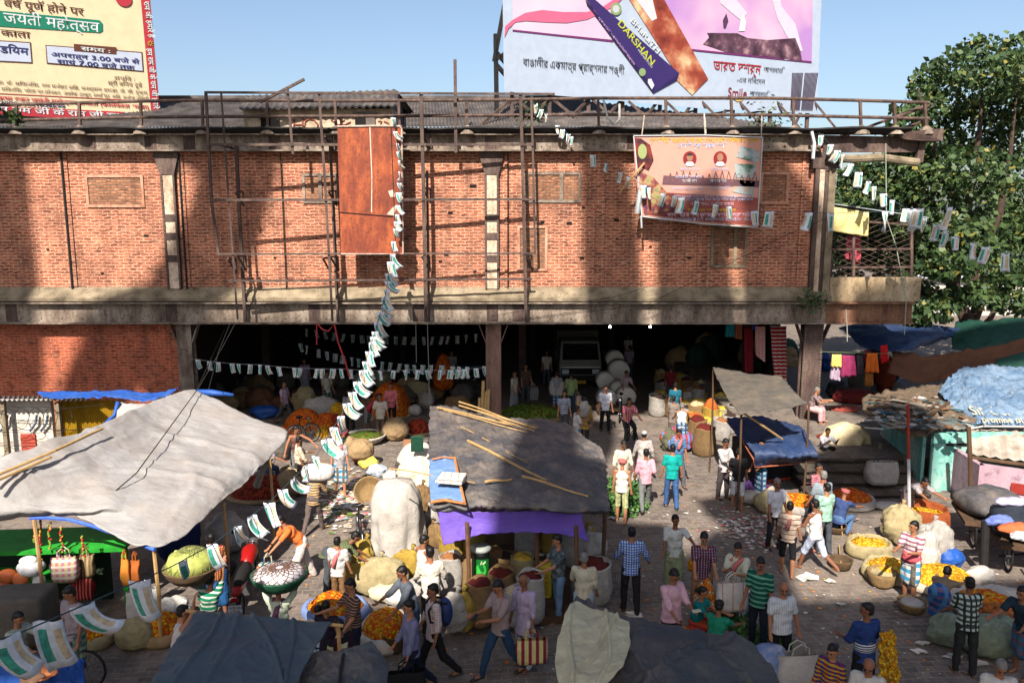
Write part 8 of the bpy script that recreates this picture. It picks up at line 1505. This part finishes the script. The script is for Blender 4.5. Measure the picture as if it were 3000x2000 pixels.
m.build('yellow_garland', FL_YE, None, True, ('bundle of long yellow garlands over the jersey youth arm', 'garland'))
p = man('woman in red and blue printed sari with tied hair', 2440, 2060, -50, ('shirt', stripes((150, 40, 50), (40, 60, 130), 16, 'X', .5, (190, 150, 40))), ('sari', stripes((150, 40, 50), (40, 60, 130), 12, 'Z', .5)), 1.55, head=(24, 0), hair='bun')
man('bald man in white shirt with head bowed at the picture edge', 2560, 2110, -30, ('shirt', WHT), ('pants', BLK), 1.66, head=(40, 0), hair='bald'); man('grey haired man in white shirt bowed near the blue lungi', 2945, 2120, -20, ('shirt', WHT), ('pants', DGR), 1.64, head=(40, 0), hair='grey')
# --- sunny side
p = man('man in tartan shirt and dark trousers standing at the flower sacks', 2795, 1935, 175, ('tee', chk((70, 80, 70), (190, 200, 196), (40, 54, 50), 11)), ('pants', CL((44, 44, 46))), 1.7, lean=6, shoes=False, aL=(20, 10, 30), aR=(20, 10, 30))
man('stooping vendor in beige shirt and blue checked lungi', 2745, 1850, 140, ('tee', stripes((150, 130, 108), (120, 100, 84), 30, 'X', .8)), ('lungi', chk((40, 90, 160), (120, 110, 150), (90, 140, 190), 6), .7), 1.66, lean=88, legs=(30, 30, 20, 30), aL=(70, 8, 10), aR=(70, 8, 10))
man('man in dark teal tee and blue tartan lungi at the picture edge', 2975, 1960, -60, ('tee', CL((36, 54, 66))), ('lungi', chk((60, 110, 140), (110, 90, 110), (40, 70, 90), 6), .6), 1.68, lean=22, aL=(50, 10, 30), aR=(50, 10, 30))
p = man('man in pink striped polo and checked lungi beside the golden heap', 2668, 1750, -55, ('tee', stripes((206, 196, 196), (150, 90, 110), 11, 'Z', .6)), ('lungi', LUP, .5), 1.7, aL=(30, 6, 70), aR=(30, 6, 60), head=(10, -20))
m = MB(); m.lathe([(.17, 0), (.19, .06), (.17, .12), (.175, .2)], p['P'] + V((0, 0, -.02)), 20); m.build('waist_cloth', CL((206, 90, 100)), p['root'], True)
man('man in white vest and pale blue shorts striding on the cobbles', 2385, 1678, -150, ('tank', CL((214, 206, 200))), ('shorts', CL((176, 184, 206))), 1.68, legs=(26, 10, -22, 40), aL=(20, 14, 60), aR=(10, 12, 30), lean=6)
p = man('man in cream striped shirt with pink scarf seen from behind', 2302, 1692, 160, ('tee', stripes((206, 180, 160), (120, 100, 90), 9, 'Z', .8)), ('shorts', stripes((36, 36, 40), (150, 146, 140), 4, 'X', .9)), 1.66, legs=(10, 4, -8, 8)); scarf(p, RSC); scarf(p, CL((206, 130, 130)))
man('balding man in white polo passing the flower heap', 2272, 1590, 15, ('tee', CL((214, 214, 222))), ('pants', CL((44, 40, 44))), 1.7, hair='grey', head=(10, -20), aL=(4, 10, 14))
man('broad man in pale grey polo seen from behind', 2412, 1572, 185, ('tee', CL((136, 146, 154))), ('pants', CL((54, 54, 60))), 1.74, fat=1.15, aL=(6, 14, 20), hair='grey')
p = man('man in red checked shirt hidden behind the grey polo', 2386, 1548, 30, ('tee', chk((150, 50, 66), (190, 130, 140), None, 18)), ('lungi', LUB), 1.68, aL=(10, 6, 10)); bag('white plastic bag between the grey polo and pale vest', 2378, 1570, .3, .2, .34, TP_WHITE, .25, 0, None, True, 'plastic_bag')
man('youth with pale green cloth beside the white vest walker', 2412, 1620, 200, ('tee', CL((150, 190, 170))), ('pants', DGR), 1.66)
man('squatting man in blue shirt and headband by the heap', 2478, 1545, 130, ('tee', CL((56, 72, 116))), ('pants', CL((80, 110, 150))), 1.62, lean=22, legs=(100, 130, 95, 125), aL=(60, 10, 20), aR=(60, 10, 20), hair='scarf')
man('bowing man in pale grey shirt before the turquoise wall', 2738, 1522, 15, ('tee', CL((170, 160, 162))), ('pants', CL((130, 112, 112))), 1.66, lean=62, aL=(70, 8, 10), aR=(70, 8, 10))
man('man in white tee squatting to eat beside the blue stall', 2418, 1352, 5, ('tee', CL((176, 176, 182))), ('pants', BLK), 1.62, lean=24, legs=(112, 138, 108, 136), aL=(60, 6, 70), aR=(50, 6, 80), z=.0, pos=Z(2418, 1348, .3))
man('old man in checked shirt sitting beyond the corner column', 0, 0, 60, ('tee', chk((110, 90, 90), (150, 130, 130))), ('lungi', CL((206, 160, 160))), 1.62, lean=20, legs=(88, 80, 84, 84), aL=(50, 6, 50), aR=(50, 6, 50), hair='grey', pos=Z(2408, 1240, .66))
p = man('man in green striped tee and blue lungi by the blue stall', 2226, 1462, -60, ('tee', stripes((20, 60, 56), (60, 170, 140), 13, 'Z', .6)), ('lungi', LUB, .8), 1.68, aL=(30, 6, 30)); 
man('youth in black tee and white shorts at the stall counter', 2170, 1490, 170, ('tee', BLK), ('shorts', CL((206, 206, 212))), 1.68, aL=(24, 10, 30), head=(20, 0))
man('bearded man in loose white shirt counting in his hands', 2118, 1448, 30, ('shirt', CL((190, 186, 184))), ('pants', CL((70, 62, 64))), 1.7, aL=(34, 2, 64), aR=(34, 2, 64), head=(28, 0))
man('youth in turquoise polo and blue jeans walking into the hall', 1968, 1480, 178, ('tee', CL((16, 156, 148))), ('pants', CL((58, 92, 140))), 1.74, legs=(10, 4, -8, 6), aL=(4, 12, 14), aR=(4, 12, 14), shoes=True)
p = man('man in blue striped polo walking out past the turquoise one', 1998, 1412, 10, ('tee', stripes((90, 130, 170), (60, 70, 96), 13, 'Z', .8)), ('pants', CL((90, 90, 96))), 1.7, legs=WALK, head=(22, 0)); scarf(p, RSC)
man('white haired vendor in vest bending over red cloth', 1995, 1320, 170, ('tank', CL((206, 200, 192))), ('lungi', LUB), 1.62, lean=30, hair='grey', aL=(40, 16, 20), aR=(40, 16, 20)); bundle('red_cloth', 'red and blue cloth heap at the bending vendor feet', 'cloth heap', 1985, 1318, (.6, .45, .4), stripes((176, 60, 60), (110, 130, 190), 6, 'X', .5), 0, None, False, .3)
man('woman in grey shawl beside the bending vendor', 1970, 1285, 150, ('kurta', CL((130, 118, 108))), ('sari', CL((110, 96, 90))), 1.52, hair='bun'); man('man in teal tee standing in the shade by the sacks', 1975, 1248, 170, ('tee', CL((30, 96, 116))), ('pants', DGR), 1.64)
p = man('man in pink shirt with hand on his back walking in', 1893, 1478, 178, ('shirt', CL((216, 160, 172))), ('pants', CL((110, 112, 112))), 1.7, legs=WALKR, aR=(-24, 10, 80), aL=(6, 10, 20))
man('man in white cap and pale shirt walking into the hall', 1888, 1418, 175, ('shirt', CL((186, 176, 170))), ('pants', CL((150, 140, 130))), 1.68, hair='cap', aL=(4, 16, 14), aR=(4, 16, 14))
p = man('man in cream shirt looking down with a clear bag', 1838, 1440, 12, ('shirt', CL((206, 200, 180))), ('pants', DGR), 1.7, head=(34, 0), aL=(6, 12, 12), aR=(4, 16, 10)); bag('clear plastic bag hanging by the cream shirt man', 0, 0, .24, .16, .36, TP_WHITE, 0, 0, None, True, 'plastic_bag', p['hL'] - V((0, 0, .5)))
man('porter in white vest and pale green shorts with red headcloth', 1828, 1522, 165, ('tank', CL((214, 206, 198))), ('shorts', stripes((190, 190, 140), (160, 166, 120), 14, 'X', .6)), 1.66, hair='scarf', legs=(6, 2, -6, 4), aL=(2, 8, 8), aR=(2, 8, 8))
man('cyclist in pink patterned shirt riding out of the hall', 1846, 1312, 12, ('tee', stripes((206, 90, 110), (220, 190, 190), 14, 'X', .5, (190, 70, 90))), ('pants', BLK), 1.66, lean=16, legs=(62, 60, 40, 50), aL=(44, 12, 20), aR=(44, 12, 20), pos=Z(1846, 1304, .34))
man('man in white shirt walking in the hall shade', 1772, 1245, 5, ('tee', CL((206, 208, 216))), ('pants', BLK), 1.7, legs=(10, 4, -8, 8)); man('cart puller in lilac shirt behind the white shirt man', 1828, 1200, 10, ('tee', CL((150, 130, 140))), ('pants', DGR), 1.66, lean=20, aL=(44, 10, 14), aR=(44, 10, 14))
p = man('man in mustard kurta with a white sack on his shoulder', 1716, 1300, 160, ('kurta', MUST), ('pants', CL((66, 56, 50))), 1.74, aL=(60, 20, 100)); bundle('white_sack', 'white checked sack slung on the mustard kurta man', 'sack', 0, 0, (.2, .2, .3), M_SACKW, 0, None, False, .15).location = p['nb'] - p['fwd'] * .24 + V((.05, 0, -.35))
man('man in white tee and bright blue lungi by the stall roof', 1694, 1290, 100, ('tee', CL((196, 190, 186))), ('lungi', CL((30, 130, 190))), 1.66, aL=(30, 10, 70), aR=(20, 8, 60)); man('man in blue white striped tee behind the stall roof', 1652, 1275, 0, ('tee', stripes((70, 74, 100), (190, 196, 206), 16)), ('pants', DGR), 1.62)
p = man('man in pale green shirt walking in with a white bag', 1672, 1212, 175, ('shirt', CL((130, 146, 96))), ('pants', CL((40, 56, 70))), 1.7, legs=WALK); bag('white cloth bag beside the pale green shirt', 0, 0, .34, .2, .5, M_SACKW, 0, 0, None, True, 'shopping_bag', p['hR'] - V((0, 0, .58)))
for lab, px, py, yw, tp, bt_ in (('dim walker with a white bag in the dark hall', 1630, 1205, 175, ('tee', GRY), ('lungi', LUB, .6)), ('dim figure in pale shirt near the truck', 1601, 1130, 0, ('tee', CRM), ('pants', DGR)), ('dim figure in lilac shirt deep in the hall', 1842, 1110, 175, ('tee', LIL), ('pants', DGR)), ('dim figure in white shirt deep in the hall', 1838, 1072, 10, ('tee', WHT), ('pants', DGR)), ('dim figure in brown beside the dark greens', 1540, 1180, 20, ('tee', BRN), ('pants', DGR)), ('dim figure with pale top behind the flags', 1325, 1130, 0, ('tee', GRY), ('pants', BLK)), ('dim seated figure near the girder column', 1505, 1205, 60, ('tee', CRM), ('lungi', GRY)), ('dim seller in red among the spice sacks', 1962, 1185, 170, ('tee', CL((110, 30, 36))), ('pants', DGR)), ('dim figure in pale top by the side wall', 895, 1160, 20, ('tee', LIL), ('lungi', GRY)), ('dim figure crouching over sacks inside the hall', 960, 1205, 40, ('tee', CRM), ('lungi', LUG))):
    man(lab, px, py, yw, tp, bt_, 1.64, group='people deep in the hall')
bag('big white woven bag carried in the dark hall', 0, 0, .62, .3, .56, M_SACKW, 0, 0, None, True, 'woven_bag', Z(1630, 1200) + V((0, -.25, .7))); bag('pale woven bag standing in the dark hall', 1561, 1170, .5, .3, .55, M_SACKW, 0, 0, None, True, 'woven_bag')
